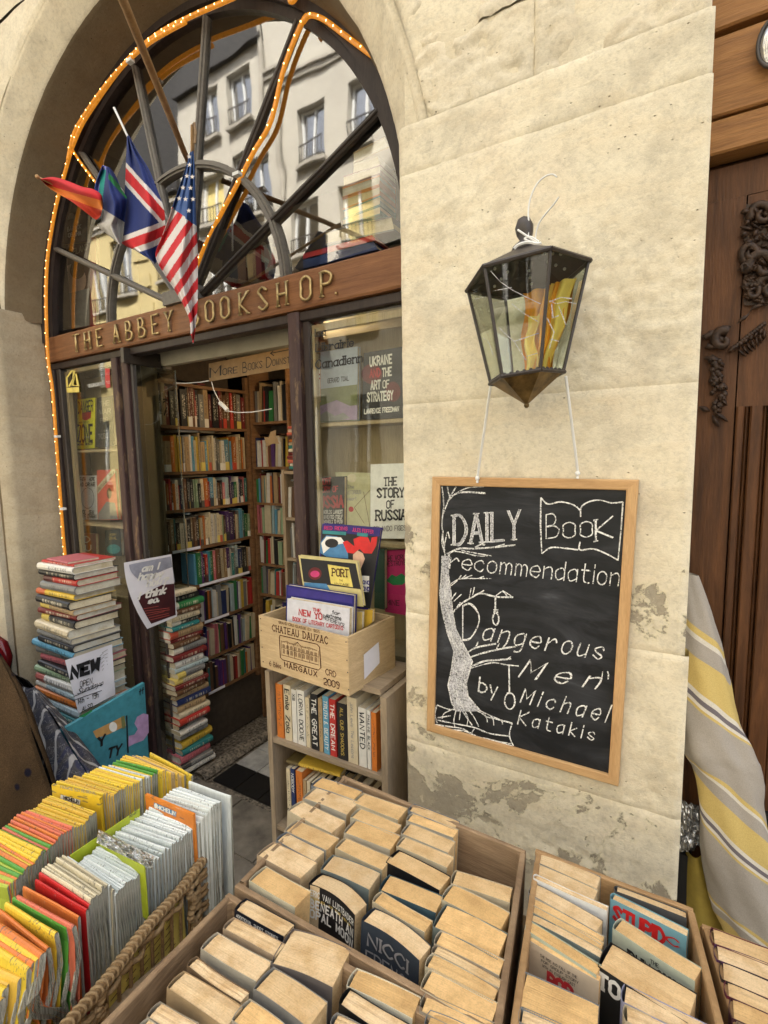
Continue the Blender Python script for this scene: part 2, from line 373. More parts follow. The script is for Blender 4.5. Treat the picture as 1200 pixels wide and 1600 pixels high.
MT['glass_fan'] = glassmat('fanlight_glass', .07, (.92, .94, .9), rough=.024, power=.27)
MT['glass'] = glassmat('window_glass', .012, (.96, .97, .95), power=.22)
MT['glass_door'] = glassmat('door_glass', .07, (.9, .93, .9))
MT['glass_lamp'] = glassmat('lantern_glass', .05, (.88, .93, .86), power=.5)
MT['glass_far'] = glassmat('far_window_glass', .5, (.5, .55, .6))
MT['sign_wood'] = wood('varnished_sign_wood', (.16, .065, .028), (.30, .14, .06), (1.2, 6, 22), .45, bs=.3)
MT['dark_paint'] = wood('dark_brown_paint', (.030, .022, .020), (.055, .040, .034), (8, 8, 1.2), .45, wear=None)
MT['worn_paint'] = wood('worn_purple_brown_paint', (.050, .028, .026), (.085, .05, .045), (8, 8, 1.0), .5, wear=(.17, .11, .065))
MT['iron_grey'] = flat('grey_painted_iron', (.15, .135, .115), .5, bumpsc=60)
MT['iron_dark'] = flat('dark_painted_iron', (.045, .036, .03), .45, bumpsc=60)
MT['brass'] = flat('aged_brass_letters', (.48, .36, .17), .38, .75, 50, .2)
MT['pine'] = wood('new_pine', (.50, .29, .125), (.66, .42, .20), (14, 14, 1.6), .5)
MT['pine_h'] = wood('new_pine_across', (.50, .29, .125), (.66, .42, .20), (1.6, 14, 14), .5)
MT['crate'] = wood('weathered_crate_wood', (.22, .14, .08), (.42, .29, .17), (2.2, 3, 26), .75, bs=.45)
MT['crate2'] = wood('honey_crate_wood', (.34, .20, .09), (.52, .33, .16), (2.2, 3, 26), .65, bs=.4)
MT['winebox'] = wood('pale_wine_box_wood', (.50, .36, .19), (.66, .49, .28), (2.0, 3, 22), .6, bs=.3)
MT['case'] = wood('greyed_bookcase_wood', (.27, .205, .135), (.42, .33, .225), (9, 9, 1.3), .7, bs=.3)
MT['case_h'] = wood('greyed_shelf_wood', (.27, .205, .135), (.42, .33, .225), (1.3, 9, 9), .7, bs=.3)
MT['shelf'] = wood('brown_shelf_wood', (.13, .065, .028), (.26, .14, .065), (9, 1.4, 12), .6)
MT['ply'] = wood('beige_display_board', (.36, .28, .16), (.46, .37, .22), (9, 9, .8), .7)
MT['oak'] = wood('old_oak_door', (.050, .020, .008), (.16, .066, .024), (10, 10, 1.0), .5, bs=.5)
MT['oak_h'] = wood('sunbleached_oak_beam', (.20, .088, .026), (.42, .205, .068), (1.3, 12, 13), .5, bs=.5)
MT['carve'] = flat('dark_carved_oak', (.048, .026, .015), .5, bumpsc=90, var=.4, spec=.3, bs=.5)
MT['black_board'] = None
n = N('chalk_smeared_blackboard'); f = n.noise(n.coord('Object', (1, 1, 3.2), (0, .2, 0)), 4, 9, .68, .9); g = n.noise(n.coord('Object', (1.2, 1, 2.2)), 3.2, 3)
MT['black_board'] = n.bsdf(n.mix(n.ramp(g, [(.40, .15), (.62, 1.0)]), (.009, .010, .011), n.ramp(f, [(.42, (.009, .010, .012)), (.60, (.040, .043, .050)), (.75, (.10, .105, .12))])), .55, spec=.3)
def chalkmat(name, col, lo=.42, hi=.56, sc=260):
    n = N(name); f = n.math('ADD', n.math('MULTIPLY', n.noise(n.coord('Object'), sc, 3, .7), .75), n.math('MULTIPLY', n.noise(n.coord('Object'), 34, 2), .25)); b = n.new('ShaderNodeBsdfDiffuse'); b.inputs[0].default_value = (*col, 1); t = n.new('ShaderNodeBsdfTransparent')
    mx = n.new('ShaderNodeMixShader'); n.L(n.ramp(f, [(lo, 0.0), (hi, 1.0)]), mx.inputs[0]); n.L(t.outputs[0], mx.inputs[1]); n.L(b.outputs[0], mx.inputs[2]); n.L(mx.outputs[0], n.o.inputs[0]); return n.mat
MT['chalk'] = chalkmat('white_chalk', (.80, .80, .77), .37, .53)
MT['chalk_soft'] = chalkmat('soft_chalk', (.62, .62, .64), .30, .60, 190)
MT['paper'] = flat('white_paper', (.70, .69, .74), .7, bumpsc=9, var=.05, bs=.5)
MT['white'] = flat('white_plastic', (.75, .75, .72), .5, var=.04)
MT['ink'] = flat('black_ink', (.012, .012, .014), .5, var=.1)
MT['ink_blue'] = flat('blue_ink', (.03, .04, .22), .5)
MT['ink_red'] = flat('red_ink', (.50, .03, .035), .5)
MT['ink_white'] = flat('white_ink', (.78, .77, .72), .5, var=.04)
MT['ink_brown'] = flat('branded_brown_ink', (.13, .055, .022), .7, bumpsc=120, var=.4)
MT['ink_grey'] = flat('grey_ink', (.28, .27, .27), .5)
MT['gold'] = flat('gold_ink', (.55, .40, .08), .4)
MT['card'] = flat('brown_cardboard', (.33, .22, .11), .8, bumpsc=25, var=.1)
MT['plaster'] = flat('dull_cream_plaster', (.42, .38, .27), .9, bumpsc=6, var=.1)
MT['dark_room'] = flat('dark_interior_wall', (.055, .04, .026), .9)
MT['olive'] = flat('olive_brown_panel', (.16, .12, .06), .6, bumpsc=5)
MT['tile_white'] = flat('worn_white_tile', (.40, .40, .38), .5, bumpsc=14, var=.2)
MT['tile_black'] = flat('black_tile', (.012, .012, .012), .35)
MT['paving'] = flat('grey_brown_paving', (.17, .15, .12), .85, bumpsc=10, var=.25, bs=.5)
MT['kerb'] = flat('speckled_stone_sill', (.20, .17, .13), .85, bumpsc=60, var=.5, bs=.6)
def clearcol(name, col, rough=.5, **k): n = N(name); return n.bsdf(col, rough, **k)
for nm, c in dict(red=(.50, .025, .03), blue=(.022, .035, .14), usblue=(.05, .10, .26), white=(.62, .58, .56), orange=(.62, .18, .03), lilac=(.22, .24, .62), teal=(.02, .25, .22), green=(.02, .16, .05), maroon=(.40, .04, .02), greyw=(.42, .40, .36)).items():
    n = N('flag_'+nm); f = n.noise(n.coord('Object'), 900, 1); MT['flag_'+nm] = n.bsdf(n.mix(.35, c, n.ramp(f, [(.3, .6), (.7, 1.2)]), 'MULTIPLY'), .75, spec=.2)
n = N('amber_rope_tube'); g = n.noise(n.coord('Object'), 60, 3)
MT['amber'] = n.bsdf(n.ramp(g, [(.3, (.26, .09, .008)), (.7, (.50, .20, .015))]), .25, Emission_Strength=.10, Emission_Color=(1, .35, .03, 1), Transmission_Weight=.0)
n = N('lit_lamp_bead'); MT['bead'] = n.bsdf((1, .6, .2), .4, Emission_Strength=3.0, Emission_Color=(1, .55, .16, 1))
n = N('lit_bulb'); MT['bulb'] = n.bsdf((1, .8, .5), .4, Emission_Strength=3.0, Emission_Color=(1, .72, .4, 1))
MT['wicker'] = wood('woven_wicker', (.17, .10, .045), (.38, .25, .12), (30, 30, 30), .5, bs=.4)
MT['wicker2'] = wood('pale_wicker_rim', (.26, .17, .085), (.46, .33, .18), (30, 30, 30), .5, bs=.4)
n = N('map_cover'); oi = n.objcol(); g = n.noise(n.coord('Object'), 30, 4); cbx = n.new('ShaderNodeSeparateXYZ'); n.L(n.coord('Object'), cbx.inputs[0])
cmb = n.new('ShaderNodeCombineXYZ'); n.L(n.math('MULTIPLY', cbx.outputs[0], 34.0), cmb.inputs[0]); n.L(n.math('MULTIPLY', oi.outputs['Random'], 77.0), cmb.inputs[1]); n.L(n.math('MULTIPLY', cbx.outputs[2], 160.0), cmb.inputs[2])
tx = n.ramp(n.noise(cmb.outputs[0], 1.0, 2, .5), [(.60, 0.0), (.63, 1.0)]); tx = n.math('MULTIPLY', tx, n.math('GREATER_THAN', cbx.outputs[2], -.02)); lim = n.math('MULTIPLY', n.math('GREATER_THAN', n.math('FRACT', n.math('ADD', cbx.outputs[0], oi.outputs['Random'])), .45), n.math('LESS_THAN', n.math('FRACT', n.math('MULTIPLY', oi.outputs['Random'], 5.3)), .7))
wr = n.noise(n.coord('Object', (9, 40, 40)), 1.5, 6, .7); cl = n.mix(.5, oi.outputs['Color'], n.ramp(g, [(.3, .62), (.7, 1.1)]), 'MULTIPLY'); cl = n.mix(n.ramp(wr, [(.64, 0.0), (.72, .4)]), cl, (.66, .63, .52))
MT['map'] = n.bsdf(n.mix(n.math('MULTIPLY', n.math('MULTIPLY', tx, lim), .7), cl, (.10, .09, .08)), .42, spec=.4)
n = N('folded_map_sheets'); f = n.noise(n.coord('Object', (6, 260, 14)), 1.6, 4, .6, .4); q = n.noise(n.coord('Object'), 55, 3)
MT['map_fold'] = n.bsdf(n.mix(n.ramp(q, [(.45, 0.0), (.75, .4)]), n.ramp(f, [(.32, (.10, .095, .075)), (.46, (.36, .34, .28)), (.62, (.60, .57, .48))]), (.25, .32, .22)), .85, bump=f, bs=.6, bd=.003)
# cloth of the furled awning: bands follow uv.x
n = N('striped_awning_cloth'); uv = n.new('ShaderNodeUVMap'); sp = n.new('ShaderNodeSeparateXYZ'); n.L(uv.outputs[0], sp.inputs[0])
fr = n.math('FRACT', sp.outputs[0]); G, Y_, W_, K_ = (.36, .325, .28), (.56, .42, .15), (.62, .58, .50), (.16, .14, .15)
cc = n.ramp(fr, [(0, G), (.30, Y_), (.335, W_), (.36, G), (.46, Y_), (.66, W_), (.69, K_), (.72, W_), (.745, Y_), (.765, G)], 'CONSTANT')
f = n.noise(n.coord('Object'), 14, 5); f2 = n.noise(n.coord('Object'), 700, 1)
MT['awning'] = n.bsdf(n.mix(.5, cc, n.ramp(f2, [(.3, .7), (.7, 1.1)]), 'MULTIPLY'), .85, bump=f, bs=.35, bd=.01, spec=.15)
MT['foil'] = flat('crumpled_silver_foil', (.6, .62, .65), .22, .9, 22, .1, bs=1.0)
MT['black'] = flat('black_plastic', (.012, .012, .013), .4)
MT['skin'] = clearcol('skin', (.42, .24, .16), .55)
MT['hair'] = clearcol('dark_hair', (.03, .02, .015), .6)
n = N('brown_dotted_wool'); c = n.coord('Object'); vo = n.new('ShaderNodeTexVoronoi'); vo.inputs['Scale'].default_value = 11; n.L(c, vo.inputs[0]); f = n.noise(c, 220, 3, .7); g = n.noise(c, 4, 4)
cl = n.mix(n.ramp(vo.outputs['Distance'], [(.13, 1.0), (.20, 0.0)]), n.ramp(g, [(.3, (.026, .017, .009)), (.7, (.075, .046, .023))]), (.006, .006, .014))
MT['wool'] = n.bsdf(n.mix(.6, cl, n.ramp(f, [(.35, .4), (.65, 1.3)]), 'MULTIPLY'), .95, bump=f, bs=.6, bd=.004, spec=.1)
n = N('blue_paisley_cloth'); c = n.coord('Object'); f = n.noise(c, 7, 2, .5, 1.4); g = n.noise(c, 22, 3, .6, 2.2); wv = n.new('ShaderNodeTexWave'); wv.inputs['Scale'].default_value = 7; wv.inputs['Distortion'].default_value = 5; wv.inputs['Detail'].default_value = 2; n.L(n.coord('Object', (1, 1, 1), (.3, .5, .2)), wv.inputs['Vector'])
l1 = n.ramp(wv.outputs[0], [(.90, 0.0), (.95, 1.0)]); l2 = n.ramp(g, [(.49, 0.0), (.5, .8), (.515, 0.0)]); bc = n.ramp(f, [(.4, (.022, .026, .06)), (.5, (.055, .05, .05)), (.6, (.03, .032, .045))])
MT['paisley'] = n.bsdf(n.mix(n.math('MAXIMUM', n.math('MULTIPLY', l1, .8), n.math('MULTIPLY', l2, .75)), bc, (.42, .41, .39)), .8, bump=g, bs=.2, bd=.003)
MT['red_gloss'] = clearcol('red_gloss', (.13, .005, .008), .15)
MT['far_cream'] = flat('far_cream_render', (.50, .47, .40), .9, bumpsc=1.2, var=.06)
MT['far_yellow'] = flat('far_yellow_render', (.58, .48, .24), .9, bumpsc=1.2, var=.06)
MT['far_trim'] = flat('far_grey_trim', (.42, .39, .33), .9, bumpsc=3)
MT['far_frame'] = flat('far_white_frame', (.72, .73, .72), .6, var=.03)
MT['blind'] = flat('yellow_blind', (.75, .62, .25), .8, var=.05)
MT['orange_cloth'] = flat('orange_cloth', (.85, .36, .02), .7, bumpsc=12, var=.2)
MT['yellow_cloth'] = flat('yellow_cloth', (.90, .66, .14), .7, bumpsc=12, var=.15)
MT['street'] = flat('street_asphalt', (.12, .115, .11), .9, bumpsc=20)
def obj_pick(o, c): o.color = (*c, 1)
# ================================================================ SETTING
FY = .26                                  # front plane of the joinery
CX, CZ = -1.90, 2.35                      # centre of the arch
def nz(x, y, z, s, o=4): return noise.fractal(Vector((x*s, y*s, z*s)), 1.0, 2.0, o)
m = M(); m.box(-14, 8, -7.4, .42, -.30, -.02); g = m.build('street_ground', MT['street']); g['kind'] = 'structure'
pav = M(); pav.box(-5, 3, -3.2, .42, -.02, -.008); pv = pav.build('pavement', MT['kerb']); pv['kind'] = 'structure'
random.seed(3)
for i in range(9):
    for j in range(6):
        x0 = -3.2+i*.34+(.17 if j % 2 else 0); y0 = .40-.27*(j+1); e = .004
        if x0 > -.2: continue
        q = M(); q.box(x0+e, x0+.34-e, y0+e, y0+.27-e, -.02, random.uniform(-.003, .003)); q.build('paving_stone', MT['paving'], pv)
fl = M(); fl.box(-3.1, -.6, .425, 2.2, -.03, -.012); flo = fl.build('shop_floor', MT['kerb']); flo['kind'] = 'structure'
for i in range(9):
    for j in range(8):
        x0 = -2.10+i*.165; y0 = .43+j*.165
        q = M(); q.box(x0+.0025, x0+.1625, y0+.0025, y0+.1625, -.012, random.uniform(-.001, .001))
        q.build('floor_tile', MT['tile_black'] if j == 0 or (j == 1 and i == 2) else MT['tile_white'], flo)
q = M(); q.grid(lambda u, v: Vector((-2.12-.10*v+.012*nz(u*9, v*4, 1, 1), .40+u*.9, max(0, .04*math.sin(v*3.1))**.5*.15+.006*nz(u*12, v*4, 5, 1))), 40, 6); ks = q.build('stone_sill', MT['kerb'], smooth=True); ks['kind'] = 'structure'

# ---- pier right of the arch: coursed limestone, every block an object
pier = empty('stone_pier', (-.33, .1, 0), 'cream limestone pier between the arch and the oak carriage door, render flaking at its foot', 'wall')
def wob(x, z): return .0032*nz(x, 0, z, 1.8)+.0012*nz(x, 3, z, 9)+(.0010+.0040*max(0, min(1, nz(x, 5, z, 2.6)*2.2)))*nz(x, 7, z, 40, 3)
JO = [0, .44, .86, 1.25, 1.845, 2.44, 2.56]
def block(parent, x0, x1, z0, z1, mat, y0=0.0, left=None, right=None, top_rough=0, name='stone_block', edge=.006, depth=.26, step=.009, groove=.0028):
    """front face at y0 facing -y, chamfered worn joints; left/right: functions of z for slanted or curved ends"""
    L = left or (lambda z: x0); Rr = right or (lambda z: x1)
    nu = max(4, int((x1-x0)/step)); nv = max(4, int((z1-z0)/step)); mm = M()
    def fn(u, v):
        z = z0+(z1-z0)*v; a, b = L(z), Rr(z); x = a+(b-a)*u
        d = min((z-z0), (z1-z), 9); dx = min(x-a, b-x)
        e = max(0, 1-d/edge)**2*groove*(1+.9*nz(x, 1, z, 26))+max(0, 1-dx/.007)**2*.006
        y = y0+wob(x, z)+e
        if top_rough: y += top_rough*max(0, nz(x, 9, z, 7, 5))*1.6 + top_rough*.5*abs(nz(x, 2, z, 21, 3))
        return (x, y, z)
    mm.grid(fn, nu, nv)
    def side(f, flip):
        n2 = nv; b = len(mm.v)
        for j in range(n2+1):
            z = z0+(z1-z0)*j/n2; x = f(z); p = fn(0 if not flip else 1, j/n2); mm.v.append(p); mm.v.append((x, y0+depth, z))
        for j in range(n2):
            k = b+2*j; mm.f.append((k, k+1, k+3, k+2) if flip else (k, k+2, k+3, k+1)); mm.m.append(0)
    side(L, False); side(Rr, True)
    return mm.build(name, mat, parent, smooth=True)
for i in range(len(JO)-2):
    z0, z1 = JO[i], JO[i+1]
    block(pier, -.68, .022 if z1 > 1.3 else .03, z0, z1, MT['stone'])
block(pier, -.68, .02, 2.44, 2.56, MT['stone'], edge=.004)
m = M(); m.box(-.67, .012, .02, .26, 0, 4.4); m.build('pier_core', MT['stone'], pier)
front = empty('arch_front', (CX, 0, 2.56), 'weathered limestone wall round the arched shopfront, rough coursing above the pier', 'wall')
RO, RI = 1.305, 1.195
def xc(z, s=1, r=RO): d = r*r-(z-CZ)**2; return CX+s*math.sqrt(d) if d > 0 else CX
rows = [(2.56, 2.74), (2.74, 3.06), (3.06, 3.42), (3.42, 3.65)]
random.seed(5)
for k, (z0, z1) in enumerate(rows):
    sp = [-.33, -.47, -.10, -.4][k]
    block(front, -.6, sp, z0, z1, MT['stone_up'], y0=.010+.006*(k % 2), left=lambda z: min(xc(z)+.004, sp-.02), right=lambda z: sp-.002, top_rough=.022 if k < 2 else .014)
    block(front, sp, .014, z0, z1, MT['stone_up'], y0=.004+.005*((k+1) % 2), top_rough=.018)
    block(front, -4.2, -3.0, z0, z1, MT['stone_up'], y0=.003*(k % 2), right=lambda z: xc(z, -1)-.004, step=.03)
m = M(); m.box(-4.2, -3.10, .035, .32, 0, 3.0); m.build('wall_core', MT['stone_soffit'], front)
m = M(); m.box(-.5, .012, .03, .26, 2.56, 3.66); m.build('wall_core', MT['stone_up'], front)
for k, (z0, z1) in enumerate([(3.66, 4.1), (4.1, 4.5), (4.5, 5.0)]):
    for j in range(5): block(front, -4.2+j*.86, -4.2+(j+1)*.86-.003, z0, z1, MT['stone_up'], step=.06, name='stone_block')
for z0, z1 in [(0, .5), (.5, 1.0), (1.0, 1.5), (1.5, 2.0), (2.0, 2.56)]: block(front, -4.2, -3.225, z0, z1, MT['stone_up'], step=.05)
# chamfer and soffit, stone by stone
for k in range(11):
    a0, a1 = rad(5.5+k*15.363), rad(5.5+(k+1)*15.363)
    def cf(u, v):
        a = a0+(a1-a0)*u
        if v < .25: r = RO+.01; y = .012+v*.01
        elif v < .62: t = (v-.25)/.37; r = RO+(RI-RO)*t; y = .004+.085*t
        else: t = (v-.62)/.38; r = RI-.035*t; y = .089+.19*t
        e = 0
        w_ = .003*nz(math.cos(a)*r, y, math.sin(a)*r, 6)+.0012*nz(math.cos(a)*r, y, math.sin(a)*r, 30, 3)
        return (CX+(r+e+w_)*math.cos(a), y, CZ+(r+e+w_)*math.sin(a))
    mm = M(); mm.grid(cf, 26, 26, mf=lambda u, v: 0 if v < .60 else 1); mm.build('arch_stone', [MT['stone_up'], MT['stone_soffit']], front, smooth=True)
# left jamb (reveal) blocks facing the street door
for z0, z1 in [(0, .42), (.42, .95), (.95, 1.42), (1.42, 1.95), (1.95, 2.50)]:
    mm = M()
    def jf(u, v):
        y = .004+u*.29; z = z0+(z1-z0)*v; e = .002*max(0, 1-min(z-z0, z1-z)/.008); rr = .05*max(0, 1-u/.18)**2
        x = -3.075-e-rr+.006*nz(1, y, z, 3)+.0014*nz(2, y, z, 30, 3)+.02*max(0, z-2.35)
        return (x, y, z)
    mm.grid(jf, 26, 36); mm.build('jamb_stone', MT['stone_jamb'], front, smooth=True)
# ---- dim room behind the shop window
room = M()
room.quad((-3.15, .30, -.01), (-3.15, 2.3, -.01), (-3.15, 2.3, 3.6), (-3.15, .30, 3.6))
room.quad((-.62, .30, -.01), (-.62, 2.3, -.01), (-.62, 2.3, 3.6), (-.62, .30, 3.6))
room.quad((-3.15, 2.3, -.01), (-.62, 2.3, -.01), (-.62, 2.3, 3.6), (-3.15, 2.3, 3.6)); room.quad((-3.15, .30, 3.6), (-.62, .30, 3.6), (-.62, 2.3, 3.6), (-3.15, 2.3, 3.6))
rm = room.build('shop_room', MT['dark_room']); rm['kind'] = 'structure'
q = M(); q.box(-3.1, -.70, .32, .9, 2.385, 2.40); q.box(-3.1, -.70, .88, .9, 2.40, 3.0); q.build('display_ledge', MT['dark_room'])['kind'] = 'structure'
q = M(); q.box(-2.36, -1.30, .44, .47, 2.185, 2.38); q.box(-2.6, -1.0, .47, 2.2, 2.36, 2.383); q.build('shop_ceiling', MT['plaster'])['kind'] = 'structure'

# ================================================================ ARCHED SHOPFRONT
shop = empty('arched_shopfront', (-1.9, FY, 0), 'arched wooden shopfront with radiating fanlight over two display windows and an open doorway', 'shopfront')
GY = .285
m = M()
def ringfn(r0, r1, y0, y1, a0=0, a1=180, n=60, cx=CX, cz=2.36, m=None):
    prof = [(r0, y1), (r0, y0), (r1, y0), (r1, y1)]
    def fn(u, v):
        a = rad(a0+(a1-a0)*u); k = min(3, int(round(v*3))); r, y = prof[k]
        return (cx+r*math.cos(a), y, cz+r*math.sin(a))
    m.grid(fn, n, 3)
ringfn(1.125, 1.19, .250, .30, 0, 180, 72, m=m); ringfn(1.095, 1.13, .268, .30, 0, 180, 72, m=m)
m.build('arch_frame', MT['dark_paint'], shop)
m = M(); ringfn(.557, .585, .267, .30, 0, 180, 40, m=m); ringfn(.566, .577, .260, .268, 0, 180, 40, m=m); m.build('inner_arc_bar', MT['iron_grey'], shop)
m = M(); m.box(CX-.11, CX+.11, .24, .30, 2.385, 2.44); m.build('hub_plate', MT['iron_grey'], shop)
angs = [25.0, 52.0, 78.5, 103, 129.5, 155]
for a in angs:
    d = Vector((math.cos(rad(a)), 0, math.sin(rad(a)))); c0 = Vector((CX, .279, 2.36))
    m = M(); m.bevbeam(c0+d*.06, c0+d*1.10, .026, .024, (0, 1, 0), .005); m.bevbeam(c0+d*.06+Vector((0,-.014,0)), c0+d*1.10+Vector((0,-.014,0)), .012, .010, (0, 1, 0), .003)
    m.build('glazing_bar', MT['iron_grey'] if a > 60 else MT['iron_dark'], shop)
ed = [2]+angs+[178]
for i in range(7):
    a0, a1 = ed[i]+.6, ed[i+1]-.6
    for r0, r1 in ((.05, .568), (.572, 1.11)):
        m = M(); tlt = random.uniform(-.008, .008); t2 = random.uniform(-.006, .006)
        def pf(u, v):
            a = rad(a0+(a1-a0)*u); r = r0+(r1-r0)*v; x, z = r*math.cos(a), r*math.sin(a)
            return (CX+x, GY+tlt*x+t2*z, 2.372+z)
        m.grid(pf, 10, 4); m.build('glass_pane', MT['glass_fan'], shop)
# sign beam
m = M()
def sbf(u, v):
    x = -3.075+u*2.385; ring = [(.30, 2.385), (.262, 2.386), (.258, 2.380), (.258, 2.262), (.262, 2.254), (.30, 2.252)]
    y, z = ring[min(5, int(round(v*5)))]; return (x, y+.0012*nz(x, z, 0, 14), z+.0016*nz(x, 2, z, 9))
m.grid(sbf, 160, 5); m.box(-3.075, -.69, .285, .33, 2.255, 2.383); sb = m.build('sign_beam', MT['sign_wood'], shop)
LP = [('T',119.5),('H',137),('E',156),('A',182),('B',202),('B',222),('E',243),('Y',264),('B',304),('O',328),('O',352),('K',381),('S',411),('H',441),('O',478),('P',510),('.',524)]
for ch, px in LP:
    p = onY(px, 0, .25); yy = 549-(px-77)*.2455      # centre line of the board in the photograph
    c = onY(px, yy, .25); hgt = .082; mm = M()
    st, wd = glyph(ch); sc = hgt/6; k = .80
    x0 = c.x-wd*sc*k/2; z0 = 2.318-hgt/2
    for s_ in st:
        pts = [(x0+a*sc*k, .249, z0+b*sc) for a, b in s_]
        if ch == '.': pts = [(x0, .249, z0), (x0+.006, .249, z0)]
        mm.tube(pts, .0056, 8, flat=1.0); 
        if len(s_) <= 3 and ch != '.':
            for q in (s_[0], s_[-1]):
                if q[1] in (0, 6): mm.tube([(x0+q[0]*sc*k-.010, .2495, z0+q[1]*sc), (x0+q[0]*sc*k+.010, .2495, z0+q[1]*sc)], .0036, 6)
    mm.build('letter', MT['brass'], sb, smooth=True)
# frames below the beam
ZB = 2.252
def bar(name, x0, x1, y0, y1, z0, z1, mt='dark_paint', bv=.004):
    m = M(); c = ((x0+x1)/2, (y0+y1)/2)
    if z1-z0 > x1-x0: m.bevbeam((c[0], c[1], z0), (c[0], c[1], z1), y1-y0, x1-x0, (1, 0, 0), bv)
    else: m.bevbeam((x0, c[1], (z0+z1)/2), (x1, c[1], (z0+z1)/2), y1-y0, z1-z0, (0, 0, 1), bv)
    return m.build(name, MT[mt], shop)
bar('head_rail', -3.06, -.70, .275, .33, 2.215, ZB-.002)
bar('outer_stile', -3.065, -3.01, .262, .33, .0, 2.213)
bar('outer_stile', -3.008, -2.972, .275, .33, .0, 2.213, 'iron_dark')
bar('door_jamb', -2.470, -2.425, .262, .335, .0, 2.213, 'worn_paint'); bar('door_jamb', -2.423, -2.400, .280, .335, .0, 2.213, 'dark_paint'); bar('door_jamb', -2.398, -2.352, .270, .335, .0, 2.213, 'worn_paint'); bar('door_jamb', -2.350, -2.333, .285, .335, .0, 2.213, 'iron_dark')
bar('door_jamb', -1.318, -1.262, .262, .335, .0, 2.248, 'worn_paint', .008); bar('door_jamb', -1.260, -1.228, .285, .335, .0, 2.213, 'dark_paint')
bar('bottom_rail', -2.97, -2.47, .27, .33, .25, .40); bar('bottom_rail', -1.228, -.70, .27, .33, .0, .55)
m = M()
m.box(-1.226, -1.214, .30, .32, .56, 2.20); m.box(-1.213, -.70, .30, .32, 2.175, 2.20); m.build('inner_frame', MT['ply'], shop)
m = M(); m.box(-2.97, -2.945, .30, .32, .40, 2.20); m.box(-2.944, -2.472, .30, .32, 2.19, 2.21); m.build('inner_frame', MT['ply'], shop)
m = M(); m.box(-1.226, -.70, .292, .295, .55, 2.21); m.build('glass_pane', MT['glass'], shop)
m = M(); m.box(-2.970, -2.472, .292, .295, .40, 2.21); m.build('glass_pane', MT['glass'], shop)
m = M(); m.box(-1.356, -1.350, .345, .62, .0, 2.2); m.build('window_back', MT['ply'], shop)
m = M(); m.box(-1.349, -.64, .50, .515, .3, 2.2); m.build('window_back', MT['ply'], shop)
m = M(); m.box(-3.14, -2.50, .50, .515, .3, 2.2); m.box(-2.505, -2.495, .335, .50, .3, 2.2); m.build('window_back', MT['ply'], shop)
for z in (1.838, 1.380, .95): m = M(); m.box(-1.349, -.66, .345, .499, z-.014, z); m.build('display_shelf', MT['ply'], shop)
for z in (1.772, 1.352, .96): m = M(); m.box(-3.13, -2.506, .345, .499, z-.014, z); m.build('display_shelf', MT['ply'], shop)
# window lettering
gp = M(); fn = lambda x, y: onY(x, y, .2905)
cr = lambda x, y: (400+x/3.81, 440+y/3.81)
f3 = lambda x, y: fn(*cr(x, y))
textpx(gp, 'La', 352, 326, 412, 320, 42, f3, w=.42, serif=.7); textpx(gp, 'Librairie', 356, 418, 578, 384, 46, f3, w=.45, serif=.6); textpx(gp, 'Canadienn', 356, 520, 632, 478, 50, f3, w=.5, serif=.6)
gp.build('window_lettering', MT['ink'], shop)
# glass door folded inwards, with its top closer and edge
door = empty('glass_door', (-2.33, .335, 0), 'open frameless glass door standing inwards beside the left doorway jamb', 'door')
dA, dB = Vector((-2.331, .30, 0)), Vector((-2.295, .500, 0))
m = M(); m.hexa([dA+Vector((0,0,.05)), dB+Vector((0,0,.05)), dB+Vector((.006,0,.05)), dA+Vector((.006,0,.05))], [dA+Vector((0,0,2.17)), dB+Vector((0,0,2.17)), dB+Vector((.006,0,2.17)), dA+Vector((.006,0,2.17))]); m.build('glass_pane', MT['glass_door'], door)
m = M(); m.box(-2.345, -2.322, .24, .50, 2.175, 2.245); m.ball((-2.320, .32, 2.215), .007); m.ball((-2.320, .43, 2.21), .007); m.build('closer_box', MT['iron_dark'], door)
m = M(); m.tube([dB+Vector((.003, 0, .05)), dB+Vector((.003, 0, 2.17))], .0035, 5); m.build('glass_edge', MT['glass_far'], door)
m = M(); m.tube([dA+Vector((.02, .06, .05)), dA+Vector((.02, .06, .95))], .006, 6); m.build('pull_bar', MT['iron_dark'], door)

# ================================================================ OAK CARRIAGE DOOR (right)
OD = .15
oak = empty('carriage_door', (.3, OD, 0), 'dark carved oak carriage door with a pale beam over it, right of the pier', 'door')
for i, (pa, pb, mt) in enumerate([((1110, -60), (1110, 52), 'oak_h'), ((1105, 62), (1105, 188), 'oak_h'), ((1105, 190), (1105, 246), 'oak_h')]):
    z1, z0 = onY(*pa, OD-.03).z, onY(*pb, OD-.03).z
    m = M(); m.bevbeam((-.05, OD, (z0+z1)/2), (.9, OD, (z0+z1)/2), .06, z1-z0-.004, (0, 0, 1), .004); m.build('beam_board', MT[mt], oak)
zt = onY(1105, 250, OD-.03).z
m = M(); m.box(-.05, .9, OD+.042, OD+.07, 0, 3.6); m.build('backing', MT['oak'], oak)
m = M(); m.box(-.05, .9, OD+.012, OD+.05, zt-.075, zt-.006); m.build('top_rail', MT['oak'], oak)
xA, xB = onY(1150, 600, OD+.005).x, onY(1172, 600, OD+.005).x
m = M(); m.box(-.05, xA, OD+.005, OD+.04, 0, zt-.078); m.build('stile', MT['oak'], oak)
m = M(); m.box(xA+.003, .9, OD+.008, OD+.04, 1.80, zt-.078); m.build('upper_panel', MT['oak'], oak)
